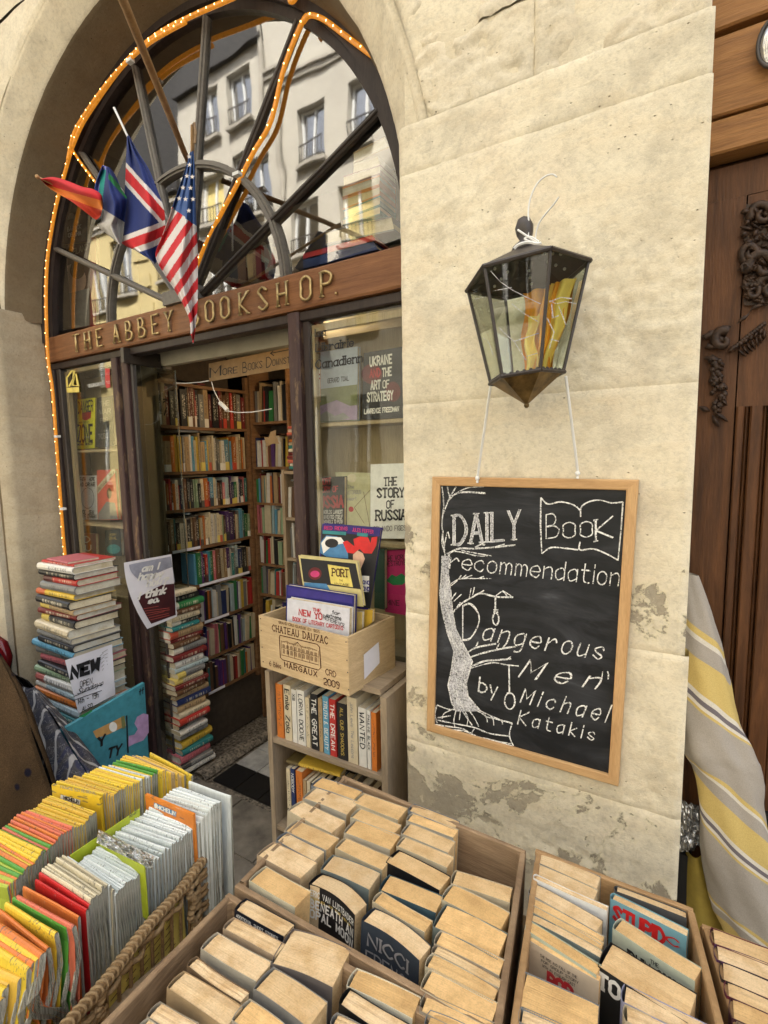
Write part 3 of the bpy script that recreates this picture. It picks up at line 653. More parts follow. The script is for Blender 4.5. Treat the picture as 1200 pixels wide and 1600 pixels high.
for k, (x0, x1, yo) in enumerate([(xA+.003, xA+.018, -.006), (xA+.020, xA+.028, .012), (xA+.029, xA+.052, -.002), (xA+.054, xA+.062, .016), (xA+.063, xA+.10, .004), (xA+.102, .9, .02)]):
    m = M(); m.bevbeam(((x0+x1)/2, OD+yo+.015, 0), ((x0+x1)/2, OD+yo+.015, 1.80), .03, x1-x0, (1, 0, 0), .003); m.build('moulding', MT['oak'], oak)
# carving: scrolls, ribbon, leaves and berries in relief
cv = lambda x, y, d=0: onY(1060+x/3.807, 280+y/3.807, OD+.0-d)
def scroll(m, cx, cy, r, a0, turns, th, k=1):
    pts = []
    for i in range(26):
        t = i/25; a = rad(a0)+k*turns*2*math.pi*t; rr = r*(1-.78*t); pts.append(cv(cx+rr*math.cos(a), cy+rr*math.sin(a), .004+.012*t))
    m.tube(pts, [th*(1.5-.9*i/25) for i in range(26)], 8)
m = M(); scroll(m, 500, 210, 75, 150, 1.3, .0065); scroll(m, 430, 440, 62, 90, 1.4, .006); scroll(m, 505, 520, 95, 160, 1.1, .0085); scroll(m, 440, 670, 55, 200, 1.2, .0055); scroll(m, 400, 520, 38, -20, 1.1, .004)
scroll(m, 545, 650, 80, 180, 1.2, .007); m.build('scroll_carving', MT['carve'], oak, smooth=True)
m = M(); m.tube([cv(*p, .008) for p in catmull([(500, 745, 0), (440, 770, 0), (410, 810, 0), (370, 840, 0), (350, 860, 0)], 5) for p in [(p[0], p[1])]], [.003+.002*math.sin(i*.6) for i in range(21)], 7); m.build('ribbon_carving', MT['carve'], oak, smooth=True)
m = M(); scroll(m, 265, 960, 62, -60, 1.0, .0085, -1); m.tube([cv(150+i*14, 945-18*math.sin(i*.5), .006) for i in range(11)], .007, 8); m.tube([cv(165+i*13, 990+8*math.sin(i*.5), .006) for i in range(11)], .006, 8); m.tube([cv(180+i*12, 915-6*i*.3, .006) for i in range(10)], .005, 8); m.build('rosette_carving', MT['carve'], oak, smooth=True)
def leaf(m, x, y, a, L, wd):
    a = rad(a)
    def lf(u, v):
        t = u*L; w_ = wd*math.sin(math.pi*min(1, u*1.02))**.7*(v-.5)*2
        return cv(x+t*math.cos(a)-w_*math.sin(a), y+t*math.sin(a)+w_*math.cos(a), .004+.012*math.sin(math.pi*u)*(1-.7*abs(v-.5)*2))
    m.grid(lf, 8, 4)
random.seed(11)
gar = []
RL = random.Random(8); m = M()
for i in range(46):
    yy_ = RL.uniform(170, 740); leaf(m, RL.uniform(420, 560)-.02*yy_, yy_, RL.uniform(100, 260), RL.uniform(45, 95), RL.uniform(12, 22))
m.build('leaf_carving', MT['carve'], oak, smooth=True)
m = M()
def cgf(u, v):
    x = 395+u*150; y = 150+v*600; e = min(u, 1)*min(1, v*6)*min(1, (1-v)*6)
    r = abs(nz(x*.01, y*.01, 4, 1.6, 3)); return cv(x+8*math.sin(y*.05), y, .001+.016*min(1, e*2.5)*max(0, .55-r*1.6))
m.grid(cgf, 40, 120); m.build('carved_foliage', MT['carve'], oak, smooth=True)
for i in range(26):
    t = i/25; x = 215+40*math.sin(t*2.2)-10+random.uniform(-38, 38)*(1-.3*t); y = 1055+t*330; gar.append((x, y))
for g_, nm in ((gar[:13], 'fruit_garland'), (gar[13:], 'fruit_garland')):
    m = M()
    for x, y in g_: p = cv(x, y, .006); m.ball(p, random.uniform(.0045, .0085), 9, 6, 1, .9, 1)
    for x, y in g_[::2]: leaf(m, x, y, random.uniform(20, 160), random.uniform(40, 65), 16)
    m.build(nm, MT['carve'], oak, smooth=True)
m = M(); leaf(m, 190, 1380, 200, 75, 17); leaf(m, 200, 1400, 60, 90, 18); leaf(m, 215, 1385, 35, 100, 16); leaf(m, 150, 1060, 10, 110, 20); leaf(m, 300, 1020, -30, 60, 18)
for i in range(14): p = cv(320+i*14.5, 1010-i*11.5, .008); m.ball(p, .0052, 8, 5)
for i in range(7): leaf(m, 340+i*27, 1000-i*20, 150-i*6, 60, 13); leaf(m, 350+i*27, 1010-i*20, 40+i*9, 70, 13)
m.build('leaf_garland', MT['carve'], oak, smooth=True)
pc = onY(1212, 66, OD-.045); m = M(); m.ball(pc, .034, 24, 12, .85, .35, 1.35); m.build('round_plate', MT['glass_far'], oak, smooth=True)
m = M(); m.tube([pc+Vector((.030*math.cos(t*.3), -.004, .047*math.sin(t*.3))) for t in range(22)], .0035, 6); m.build('plate_rim', MT['iron_dark'], oak, smooth=True)

# ================================================================ HOUSES ACROSS THE STREET (seen in the fanlight glass)
BY = -7.4
def farwin(parent, xc_, z0, w_, h_, blind=False, rail=True):
    # dark recess, frame, two panes, head awning strip and balcony rail
    m = M(); m.box(xc_-w_/2, xc_+w_/2, BY-.24, BY-.20, z0, z0+h_)
    wn = m.build('window', MT['blind'] if blind else MT['iron_grey'], parent)
    m = M()
    for a, b in ((xc_-w_/2, xc_-w_/2+.05), (xc_-.03, xc_+.03), (xc_+w_/2-.05, xc_+w_/2)): m.box(a, b, BY-.19, BY-.14, z0, z0+h_)
    m.box(xc_-w_/2+.051, xc_+w_/2-.051, BY-.188, BY-.142, z0+h_-.05, z0+h_-.001); m.box(xc_-w_/2+.051, xc_+w_/2-.051, BY-.188, BY-.142, z0+.001, z0+.06); m.build('frame', MT['far_frame'], wn)
    if not blind:
        for s in (-1, 1): m = M(); cx_ = xc_+s*w_/4; m.box(cx_-w_/4+.052, cx_+w_/4-.052, BY-.18, BY-.175, z0+.062, z0+h_-.052); m.build('pane', MT['glass_far'], wn)
    m = M(); m.box(xc_-w_/2-.08, xc_+w_/2+.08, BY+.0, BY+.12, z0-.08, z0-.01); m.build('sill', MT['far_trim'], wn)
    if rail:
        m = M(); m.box(xc_-w_/2, xc_+w_/2, BY+.05, BY+.07, z0+.36, z0+.385); m.box(xc_-w_/2, xc_+w_/2, BY+.05, BY+.07, z0+.05, z0+.065)
        for i in range(9): m.box(xc_-w_/2+i*w_/8.2, xc_-w_/2+i*w_/8.2+.014, BY+.052, BY+.066, z0+.03, z0+.36)
        m.build('rail', MT['iron_dark'], wn)
def house(label, x0, x1, top, cols, rws, mt, cornices=(), blinds=(), rust=False):
    h = empty('apartment_house', ((x0+x1)/2, BY, 0), label, 'house')
    xs = sorted(set([x0, x1]+[c-w_/2 for c, w_ in cols]+[c+w_/2 for c, w_ in cols]))
    zs = sorted(set([0, top]+[z for z, hh in rws]+[z+hh for z, hh in rws])); m = M()
    for i in range(len(xs)-1):
        for j in range(len(zs)-1):
            cx_, cz_ = (xs[i]+xs[i+1])/2, (zs[j]+zs[j+1])/2
            if any(abs(cx_-c) < w_/2 for c, w_ in cols) and any(z < cz_ < z+hh for z, hh in rws): continue
            m.quad((xs[i], BY, zs[j]), (xs[i+1], BY, zs[j]), (xs[i+1], BY, zs[j+1]), (xs[i], BY, zs[j+1]))
    for c, w_ in cols:
        for z, hh in rws:
            a, b = c-w_/2, c+w_/2
            m.quad((a, BY, z), (a, BY-.2, z), (a, BY-.2, z+hh), (a, BY, z+hh)); m.quad((b, BY, z), (b, BY-.2, z), (b, BY-.2, z+hh), (b, BY, z+hh)); m.quad((a, BY, z+hh), (b, BY, z+hh), (b, BY-.2, z+hh), (a, BY-.2, z+hh)); m.quad((a, BY, z), (b, BY, z), (b, BY-.2, z), (a, BY-.2, z))
    m.box(x0+.01, x1-.01, BY-8, BY-.25, 0, top); m.build('wall', MT[mt], h)
    for z in cornices: q = M(); q.box(x0, x1, BY-.05, BY+.10, z, z+.07); q.box(x0, x1, BY-.05, BY+.05, z-.12, z-.002); q.build('cornice', MT['far_trim'], h)
    for ci, (c, w_) in enumerate(cols):
        for ri, (z, hh) in enumerate(rws): farwin(h, c, z+.02, w_-.04, hh-.04, blind=(ci, ri) in blinds)
    if rust:
        q = M(); z = .3
        while z < top-1:
            x = x0+(.25 if int(z*3) % 2 else 0)
            while x < x1-.6:
                if not any(abs(x+.35-c) < w_/2+.42 for c, w_ in cols): q.box(x, x+.64, BY-.01, BY+.045, z, z+.30)
                x += .7
            z += .36
        q.build('rusticated_stone', MT[mt], h, kind='stuff')
    return h
house('cream rendered house across the street with small tall windows, mirrored in the fanlight', -8.15, 6.0, 13.2, [(-7.32, .80), (-5.95, .80), (-4.3, .8), (-2.5, .8), (-.6, .8)], [(1.2, 1.9), (4.4, 1.2), (6.25, 1.2), (8.12, 1.2)], 'far_cream', (10.0, 5.9), ((1, 1), (1, 2)))
house('grey cream house with a slate roof across the street, mirrored left of centre', -11.3, -8.16, 10.75, [(-8.95, .8), (-10.1, .8)], [(1.2, 1.9), (3.9, 1.15), (5.6, 1.45), (7.5, 1.2), (9.3, 1.15)], 'far_cream', (), ((1, 3),))
house('pale yellow house of blocky stonework, mirrored low in the left fanlight', -22, -11.31, 8.5, [(-11.9, .85), (-13.9, .85), (-15.9, .85), (-18, .85), (-20, .85)], [(1.0, 2.0), (4.1, 1.5), (6.4, 1.5)], 'far_yellow', (8.3,), (), True)
m = M(); m.tube([(-8.2, BY+.06, 0), (-8.2, BY+.06, 11)], .05, 8); tag(m.build('drain_pipe', MT['far_trim']), 'grey drain pipe between the two mirrored cream houses', 'drain pipe')

MT['slate'] = flat('dark_slate', (.014, .012, .010), .8, bumpsc=8)
for h_, (x0, x1, z0, z1) in zip([o for o in bpy.data.objects if o.name.startswith('apartment_house')][1:3], ((-11.3, -8.16, 10.75, 14.5), (-22, -11.31, 8.5, 14.5))):
    q = M(); q.hexa([(x0, BY+.15, z0), (x1, BY+.15, z0), (x1, BY-8, z0), (x0, BY-8, z0)], [(x0, BY-1.3, z1), (x1, BY-1.3, z1), (x1, BY-7, z1), (x0, BY-7, z1)]); q.build('roof', MT['slate'], h_)
# ---- the rest of the bookshop's own building, so that it stands in the way of the sun
ob_ = empty('shop_building', (-4, 4, 5), 'cream stone upper storeys of the house that holds the bookshop', 'building')
for x0, x1, y0, z0, z1 in ((-22, 12, .06, 5.0, 13.0), (-22, -4.21, .02, 0, 4.99), (.91, 12, .04, 0, 4.99), (.02, .90, .24, 3.61, 4.99)):
    q = M(); q.box(x0, x1, y0, 9, z0, z1); q.build('wall', MT['stone_jamb'], ob_)
# ================================================================ BOOKS
PAL = {'cream': (.62,.53,.36), 'white': (.70,.68,.62), 'black': (.018,.018,.020), 'navy blue': (.02,.035,.12), 'red': (.46,.035,.03), 'orange': (.60,.18,.03), 'teal': (.03,.20,.20), 'green': (.03,.19,.06),
       'brown': (.14,.07,.035), 'yellow': (.68,.46,.06), 'grey': (.22,.22,.21), 'maroon': (.16,.02,.02), 'tan': (.42,.29,.15), 'sky blue': (.12,.33,.48), 'pink': (.50,.14,.16), 'pale green': (.30,.42,.25), 'purple': (.10,.04,.17), 'pale blue': (.40,.50,.52)}
def newcover(L, W, T, b=.002, hard=True, rnd=.5):
    """lying book: spine along +X from 0..L on the -Y face, W deep in +Y, T thick in +Z"""
    m = M(); r = T*rnd*.5
    prof = [(W, T), (.003, T), (-r*.6, T*.86), (-r, T*.5), (-r*.6, T*.14), (.003, 0), (W, 0)]
    inn = [(W, T-b), (.004, T-b), (.001, T*.8), (-r+b, T*.5), (.001, T*.2), (.004, b), (W, b)]
    n = len(prof); vs = [(0, y, z) for y, z in prof]+[(0, y, z) for y, z in inn]+[(L, y, z) for y, z in prof]+[(L, y, z) for y, z in inn]
    fs = []
    for i in range(n-1):
        fs += [(i, i+1, 2*n+i+1, 2*n+i), (n+i+1, n+i, 3*n+i, 3*n+i+1), (i+1, i, n+i, n+i+1), (2*n+i, 2*n+i+1, 3*n+i+1, 3*n+i)]
    fs += [(0, 2*n, 3*n, n), (n-1, 2*n-1, 4*n-1, 3*n-1)]
    m.add(vs, fs); return m.mesh('cover', MT['cover_lying'])
def newpages(L, W, T, b=.002, in_=.004):
    m = M(); x0, x1, y1 = in_, L-in_, W-in_
    m.box(x0, x1, .0005, y1, b, T-b); return m.mesh('page_block', MT['pages_white2'])
_lib = {}
def libbook(key, L, W, T, hard=True):
    if key not in _lib: _lib[key] = (newcover(L, W, T, .0024 if hard else .0009), newpages(L, W, T, .0024 if hard else .0009, .005 if hard else .001))
    return _lib[key]
def lay(x, y, z, rz, L, W, T, cname, label, group, hard=True, key=None, cat='book'):
    cv_, pg = libbook(key or (round(L, 3), round(W, 3), round(T, 3), hard), L, W, T, hard)
    t = thing_at('book', Matrix.Translation((x, y, z)) @ Matrix.Rotation(rz, 4, 'Z'), label, cat, group)
    local(t, 'cover', cv_, PAL[cname]); local(t, 'page_block', pg); return t
# unit book for tightly packed shelves: spine on -Y, box 0..1
um = M(); um.box(0, 1, 0, 1, 0, 1)
unit = um.mesh('book', [MT['cover'], MT['pages_white']])
for p in unit.polygons:
    if p.normal.z > .5 or p.normal.y > .5: p.material_index = 1
unit_top = um.mesh('book', [MT['cover'], MT['pages_white']])
INDIV = [0]
stuffm = {}
def shelfrow(p0, dirv, outv, length, hmax, tag_words, order_words, indiv=True, seed=0, pal=None, tmin=.009, tmax=.026, depth=.13, lean=True, maxn=99, parent_label=None):
    """books standing side by side from p0 along dirv; spines look along outv"""
    R = random.Random(seed); x = 0.0; k = 0; d = Vector(dirv).normalized(); o = Vector(outv).normalized(); p0 = Vector(p0)
    names = pal or ['cream']*4+['white']*3+['black']*3+['navy blue', 'red', 'orange', 'teal', 'green', 'brown', 'yellow', 'grey', 'maroon', 'tan', 'sky blue', 'pink', 'pale green', 'purple', 'pale blue', 'brown', 'tan']
    indiv = indiv and INDIV[0] < 136
    while x < length-tmin and k < maxn:
        t = min(R.uniform(tmin, tmax)*R.choice([.7, .8, 1, 1.2]), length-x); h = hmax*R.uniform(.76, 1.0); dp = depth*R.uniform(.8, 1.05); cn = R.choice(names)
        base = p0+d*x+o*(-R.uniform(0, .015)); yv = -o; ln = R.choice([0, 0, 0, 0, .03, -.02, .06]) if lean else 0
        X = d; Z = Vector((0, 0, 1))+d*ln
        mt = Matrix(((X.x*t, yv.x*dp, Z.x*h, base.x), (X.y*t, yv.y*dp, Z.y*h, base.y), (X.z*t, yv.z*dp, Z.z*h, base.z), (0,0,0,1)))
        if indiv:
            ob = bpy.data.objects.new('book', unit); COL.objects.link(ob); ob.matrix_world = mt; dk = R.uniform(.45, .95); ob.color = (PAL[cn][0]*dk, PAL[cn][1]*dk*.95, PAL[cn][2]*dk*.85, 1)  # book colours darkened and warmed to stand in for the dim shop light
            tag(ob, '%s book, %s from the %s %s' % (cn, nth(k), order_words, tag_words), 'book', 'books on the shelves inside the shop'); INDIV[0] += 1
        else:
            key = cn; sm = stuffm.setdefault(key, M()); b = len(sm.v)
            cs = [mt @ Vector(c) for c in ((0,0,0),(1,0,0),(1,1,0),(0,1,0),(0,0,1),(1,0,1),(1,1,1),(0,1,1))]
            sm.add(cs, [(0,3,2,1),(0,1,5,4),(1,2,6,5),(3,0,4,7),(2,3,7,6)], 0); sm.add(cs, [(4,5,6,7)], 1)
        x += t+R.choice([0, 0, 0, .0015]); k += 1
    if R.random() < 1.0:      # a few thin books pushed flat on top of the standing ones
        for q in range(3):
            a = R.uniform(0, max(.01, length-.2)); L_ = R.uniform(.12, .19); zt2 = hmax*1.0+.001+q*.0001; cn = R.choice(names); b_ = p0+d*a-o*.02+Vector((0, 0, zt2)); cc = [b_, b_+d*L_, b_+d*L_-o*.11, b_-o*.11]; th = .010
            stuffm.setdefault(cn, M()).hexa(cc, [c+Vector((0, 0, th)) for c in cc])
    return k
# ---- left wall shelving, facing right
SX = -2.33
BZ = [1.89, 1.645, 1.440, 1.222, 1.003, .783, .562, .352]
sh = empty('bookshelf', (SX-.1, .72, 0), 'tall brown bookshelf along the left wall inside the doorway, packed with books', 'bookshelf')
m = M(); m.box(SX-.02, SX, .405, .418, 1.06, 2.2); m.build('side_panel', MT['olive'], sh)
m = M(); m.box(-2.62, SX-.022, .405, .418, 1.06, 2.2); m.build('side_panel', MT['olive'], sh)
m = M(); m.box(SX-.02, SX+.004, 1.018, 1.040, 0.3, 2.2); m.build('upright', MT['shelf'], sh)
m = M(); m.box(SX-.20, SX-.18, .42, 1.05, 0, 2.36); m.build('back_panel', MT['dark_room'], sh)
for z in BZ+[2.12]:
    m = M()
    def sf(u, v):
        ring = [(-.18, 0), (.002, 0), (.002, -.016), (-.18, -.016)]; a, b = ring[min(3, int(round(v*3)))]
        return (SX+a, .42+.598*u, z+b-.005*math.sin(math.pi*u))
    m.grid(sf, 10, 3); m.build('shelf', MT['shelf'], sh)
for z, y0, y1 in ((1.222, .44, .62), (1.003, .60, .98), (.783, .62, .80), (.352, .62, .74)):
    m = M(); m.box(SX+.003, SX+.006, y0, y1, z-.016, z-.001); m.build('shelf_label', MT['paper'], sh)
toppal = ['black']*5+['brown', 'maroon', 'brown', 'green', 'tan', 'grey', 'red']
words = ['top', 'second', 'third', 'fourth', 'fifth', 'sixth', 'seventh', 'eighth']
shelfrow((SX, .42, 1.89-.003), (0,1,0), (1,0,0), .59, .235, 'end of the dark top shelf, left wall inside', 'near', True, 21, toppal, .014, .034)
for i, z in enumerate(BZ[1:]):
    y0 = .42 if i < 3 else (.585 if i < 6 else .62)
    pal = None
    if i == 0: pal = ['orange', 'yellow', 'cream', 'tan', 'cream', 'yellow', 'sky blue', 'grey', 'white', 'cream', 'tan']
    shelfrow((SX, y0, z-.003), (0,1,0), (1,0,0), 1.012-y0, BZ[i]-z-.034 if i else .215, 'end, %s shelf down, left wall inside' % words[i+1], 'near', True, 30+i, pal)
# ---- back wall shelving, facing the doorway
bs = empty('bookshelf', (-2.1, 1.1, 0), 'brown bookshelf across the back of the room, right of the left wall shelves', 'bookshelf')
BB = [1.93, 1.655, 1.43, 1.235, 1.04, .84, .62, .36]
for z in BB:
    m = M(); m.box(-2.33, -2.02, 1.06, 1.22, z-.015, z); m.build('shelf', MT['shelf'], bs)
m = M(); m.box(-2.335, -2.32, 1.05, 1.22, .0, 2.3); m.build('upright', MT['shelf'], bs); m = M(); m.box(-2.02, -2.005, 1.04, 1.22, .0, 2.3); m.build('upright', MT['shelf'], bs); m = M(); m.box(-2.34, -1.3, 1.22, 1.24, 0, 2.3); m.build('back_panel', MT['dark_room'], bs)
for i, z in enumerate(BB): shelfrow((-2.318, 1.065, z), (1,0,0), (0,-1,0), .295, .19 if i else .24, 'end, %s shelf down, back wall' % words[i], 'left', i in (0, 1, 2, 3), 60+i, toppal+['cream', 'white'] if i == 0 else None, .010, .026)
b2 = empty('bookshelf', (-1.8, 1.0, 0), 'grey brown bookshelf at the back beside the right doorpost, lying books on top', 'bookshelf')
B2 = [1.63, 1.36, 1.12, .88, .62, .36]
for z in B2: m = M(); m.box(-2.0, -1.45, .96, 1.14, z-.016, z); m.build('shelf', MT['case_h'], b2)
m = M(); m.box(-2.004, -1.985, .955, 1.14, 0, 1.64); m.build('upright', MT['case'], b2)
for i, z in enumerate(B2[1:]): shelfrow((-1.98, .975, z), (1,0,0), (0,-1,0), .5, .21, 'end, %s shelf down beside the right doorpost' % words[i], 'left', i == 0, 80+i, ['cream', 'black', 'white', 'grey', 'brown', 'black', 'pale blue'], .012, .03)
z = 1.64; R = random.Random(5)
for i in range(26):
    cn = R.choice(['cream', 'tan', 'orange', 'maroon', 'brown', 'red', 'cream', 'yellow', 'white', 'teal']) if i < 13 else R.choice(['cream', 'tan', 'cream', 'orange', 'white'])
    T = R.uniform(.016, .026)
    x = -1.97+R.uniform(0, .02) if i < 13 else -1.90+R.uniform(0, .02)
    lay(x, .97+R.uniform(0, .02), z, 0, .20 if i < 13 else .15, .14, round(T, 3), cn, '%s book in the pile by the right doorpost, %s from the bottom' % (cn, nth(i)), 'lying books at the back of the shop', False); z += round(T, 3)
for key, sm in stuffm.items():
    o = sm.build('far_shelf_books', [MT['cover_plain'], MT['pages_white']], color=tuple(c*.65 for c in PAL[key])); o['kind'] = 'stuff'  # palette darkened here too, dimness of the interior put into the colour
# dark clutter and a low wall beneath the shelves
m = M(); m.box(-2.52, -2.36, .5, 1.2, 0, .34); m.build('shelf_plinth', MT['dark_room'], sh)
# ---- pile of lying books inside, behind the glass door edge
z = .02; R = random.Random(12); cols = ['white', 'grey', 'pink', 'teal', 'yellow', 'grey', 'white', 'grey', 'red', 'cream', 'tan', 'navy blue', 'tan', 'brown', 'maroon', 'cream', 'grey', 'pale blue', 'white', 'maroon', 'grey', 'brown', 'maroon', 'tan', 'teal', 'black', 'cream', 'brown', 'green', 'black', 'cream', 'tan', 'black', 'grey', 'cream']
i = 0
while z < 1.0:
    cn = cols[i % len(cols)]; T = round(R.uniform(.022, .042), 3); L = R.choice([.20, .22, .24]); W = R.choice([.14, .15, .16])
    if z > .16 and z < .21: z = .21
    lay(-2.268+R.uniform(-.012, .014)+.07*(1-z)*.4, .352+R.uniform(-.010, .014), z, math.pi/2+R.uniform(-.08, .05), L*.86, W, T, cn, '%s book in the tall pile inside the glass door, %s from the floor' % (cn, nth(i)), 'books piled inside the glass door', R.random() < .5); z += T; i += 1
# ---- big pile of hardbacks under the left window
z = .27; R = random.Random(4)
m = M(); m.box(-2.86, -2.42, -.06, .22, 0, .265); tag(m.build('plinth_box', MT['crate']), 'wooden box on the pavement under the tall hardback pile', 'box')
seq = ['white', 'grey', 'pale green', 'navy blue', 'cream', 'teal', 'pale blue', 'orange', 'pale blue', 'white', 'pale green', 'black', 'pink', 'grey', 'sky blue', 'black', 'grey', 'cream', 'black', 'maroon', 'tan', 'black', 'yellow', 'grey', 'red', 'black', 'white', 'grey', 'grey', 'black', 'pink']
i = 0
while z < 1.205:
    cn = seq[i % len(seq)]; f = max(0, 1-(z-.3)/.95); T = round(R.uniform(.022, .038)+.010*f, 3); L = .27+.15*f+R.uniform(-.02, .02); W = .20+.06*f+R.uniform(-.015, .015)
    xr = -2.375+R.uniform(-.012, .015)+.03*f; jr = R.uniform(-.05, .05)
    if cn in ('sky blue',): L += .03; xr -= .0
    lay(xr-L, -.055-.035*f+R.uniform(-.01, .012), z, jr, L, W, T, cn, '%s hardback in the tall pile under the left window, %s from the bottom' % (cn, nth(i)), 'hardbacks piled under the left window'); z += T; i += 1
lay(-2.64, -.05, z, .03, .27, .20, .012, 'red', 'thin red book lying topmost on the tall hardback pile under the left window', 'hardbacks piled under the left window', False)
lay(-2.60, -.045, z+.0122, -.04, .20, .14, .010, 'pink', 'small pink book on top of the thin red one on the hardback pile', 'hardbacks piled under the left window', False)
# ---- books standing in the display windows
def standbook(P, name_col, label, fn_px, quad, texts=(), blobs=(), cat='book', th=.018, group=None, kind='book'):
    """front cover parallel to the wall given by its four photo corners (TL, TR, BR, BL) on plane y=P"""
    c = [onY(x, y, P) for x, y in quad]; o = (c[3]+c[2])/2
    t = empty(kind, o, label, cat, group)
    m = M(); bk = [p+Vector((0, .0015, 0)) for p in c]; m.hexa([c[3], c[2], c[1], c[0]], [bk[3], bk[2], bk[1], bk[0]]); 
    b2 = [p+Vector((0, th, 0)) for p in c]; b3 = [p+Vector((0, th+.0015, 0)) for p in c]; m.hexa([b2[3], b2[2], b2[1], b2[0]], [b3[3], b3[2], b3[1], b3[0]])
    m.build('cover', MT['cover_plain'], t, color=name_col)
    m = M(); i0 = [c[k]+(o+Vector((0,0,(c[0].z-o.z)/2))-c[k])*.03+Vector((0, .002, 0)) for k in range(4)]; i1 = [p+Vector((0, th-.0025, 0)) for p in i0]; m.hexa([i0[3], i0[2], i0[1], i0[0]], [i1[3], i1[2], i1[1], i1[0]]); m.build('page_block', MT['pages_white'], t)
    f = lambda x, y: onY(*fn_px(x, y), P-.0012)
    for mt, items in texts:
        m = M()
        for it in items: textpx(m, *it[:6], f, **(it[6] if len(it) > 6 else {}))
        m.build('title', MT[mt], t)
    for k, (mt, poly) in enumerate(blobs):
        m = M(); m.add([onY(*fn_px(x, y), P-.0006-.00005*k) for x, y in poly], [tuple(range(len(poly)))]); m.build('cover_picture', MT[mt], t)
    return t
B = dict(w=1.0)
Rw = .40; c3 = lambda x, y: (400+x/3.81, 440+y/3.81)
q3 = lambda *p: [c3(*a) for a in p]
def ell(cx, cy, rx, ry, n=24, a0=0): return [(cx+rx*math.cos(2*math.pi*i/n+a0), cy+ry*math.sin(2*math.pi*i/n+a0)) for i in range(n)]
def MTadd(nm, col): MT[nm] = flat(nm.replace(' ', '_'), col, .5, var=.12); return nm
for nm, col in dict(p_sky=(.42, .48, .56), p_field=(.16, .18, .07), p_crowd=(.30, .22, .34), p_orange=(.6, .22, .05), p_maroon=(.12, .012, .015), p_green=(.02, .22, .07), p_pink=(.55, .04, .17), p_cream=(.62, .56, .38), p_blue=(.07, .22, .42), p_flesh=(.62, .40, .28), p_yellow=(.70, .58, .14), p_redhot=(.62, .02, .02), p_teal=(.03, .23, .24), p_indigo=(.03, .02, .20), p_coral=(.50, .10, .08), p_grey=(.25, .25, .24)).items(): MTadd(nm, col)
standbook(.40, (.40, .46, .54), 'pale landscape covered book under the black window lettering', c3, q3((385, 420), (605, 385), (603, 826), (372, 838)), [('ink', [('GERARD TOAL', 425, 605, 552, 588, 26, dict(w=.6))])], [('p_field', [(378, 640), (603, 612), (603, 826), (372, 838)]), ('p_crowd', [(376, 742), (480, 705), (560, 740), (603, 735), (603, 822), (374, 832)]), ('p_grey', [(376, 800), (420, 770), (470, 800), (520, 780), (560, 812), (500, 828), (374, 835)])])
standbook(.40, (.015, .016, .018), 'black Ukraine strategy book at the right edge of the upper window shelf', c3, q3((642, 425), (880, 385), (880, 810), (630, 822)), [('ink_white', [('UKRAINE', 678, 502, 808, 484, 50, dict(w=.75, gap=1.8)), ('THE', 752, 565, 806, 556, 46, dict(w=.75)), ('ART', 684, 642, 740, 636, 48, dict(w=.75)), ('OF', 756, 634, 792, 630, 44, dict(w=.5)), ('STRATEGY', 662, 715, 815, 700, 50, dict(w=.75)), ('LAWRENCE FREEDMAN', 645, 787, 850, 770, 26, dict(w=.8))]), ('ink_red', [('AND', 678, 570, 738, 563, 46, dict(w=.7))])], [('p_maroon', ell(690, 550, 62, 60)), ('p_maroon', ell(815, 655, 45, 60))])
standbook(.36, (.55, .16, .03), 'orange book edge with a red cross badge behind the window letters', c3, q3((343, 465), (368, 462), (366, 715), (345, 718)), [('ink_red', [('X', 358, 580, 378, 578, 26, dict(w=.9))])], [])
standbook(.40, (.012, .012, .012), 'black book with big red RUSSIA lettering on the lower window shelf', c3, q3((340, 1165), (527, 1160), (524, 1500), (340, 1500)), [('ink_red', [('A SHORT', 340, 1212, 445, 1205, 36, dict(w=.8)), ('HISTORY OF', 340, 1258, 487, 1250, 32, dict(w=.7)), ('RUSSIA', 345, 1345, 518, 1340, 62, dict(w=.8))]), ('ink_white', [('HOW THE WORLDS LARGEST', 342, 1383, 515, 1380, 20, dict(w=.8)), ('COUNTRY INVENTED ITSELF', 342, 1412, 515, 1410, 20, dict(w=.8)), ('FROM THE MONGOLS TO PUTIN', 342, 1440, 515, 1438, 20, dict(w=.8))])])
standbook(.42, (.52, .50, .30), 'pale green envelope fronted book with a heart seal between two Russia books', c3, q3((472, 1135), (680, 1140), (678, 1535), (530, 1530)), [('ink_grey', [('The', 545, 1232, 582, 1230, 20), ('NOTORIOUS', 540, 1268, 625, 1262, 22), ('Heart', 545, 1305, 598, 1300, 20)])], [('ink_red', ell(566, 1355, 15, 16)), ('p_cream', ell(570, 1170, 28, 26))])
m = M(); f = lambda x, y: onY(*c3(x, y), .4185); ribbons(m, [[(680, 1240), (585, 1345), (645, 1440)], [(640, 1250), (680, 1470)]], f, 1.2); tag(m.build('paper_string', MT['ink_brown']), 'thin dark string across the pale green envelope fronted book', 'string')
standbook(.39, (.80, .80, .77), 'white THE STORY OF RUSSIA book cut off by the pier in the window', c3, q3((682, 1088), (920, 1080), (925, 1530), (680, 1530)), [('ink', [('THE', 762, 1215, 838, 1210, 46, dict(w=.6, serif=.7)), ('STORY', 722, 1285, 880, 1280, 52, dict(w=.7, serif=.6)), ('OF', 778, 1350, 822, 1346, 44, dict(w=.6, serif=.6)), ('RUSSIA', 714, 1420, 890, 1415, 56, dict(w=.65, serif=.6))]), ('ink_grey', [('ORLANDO FIGES', 700, 1486, 890, 1480, 28, dict(w=.6))])])
c5 = lambda x, y: (380+x/3.077, 800+y/3.077); q5 = lambda *p: [c5(*a) for a in p]
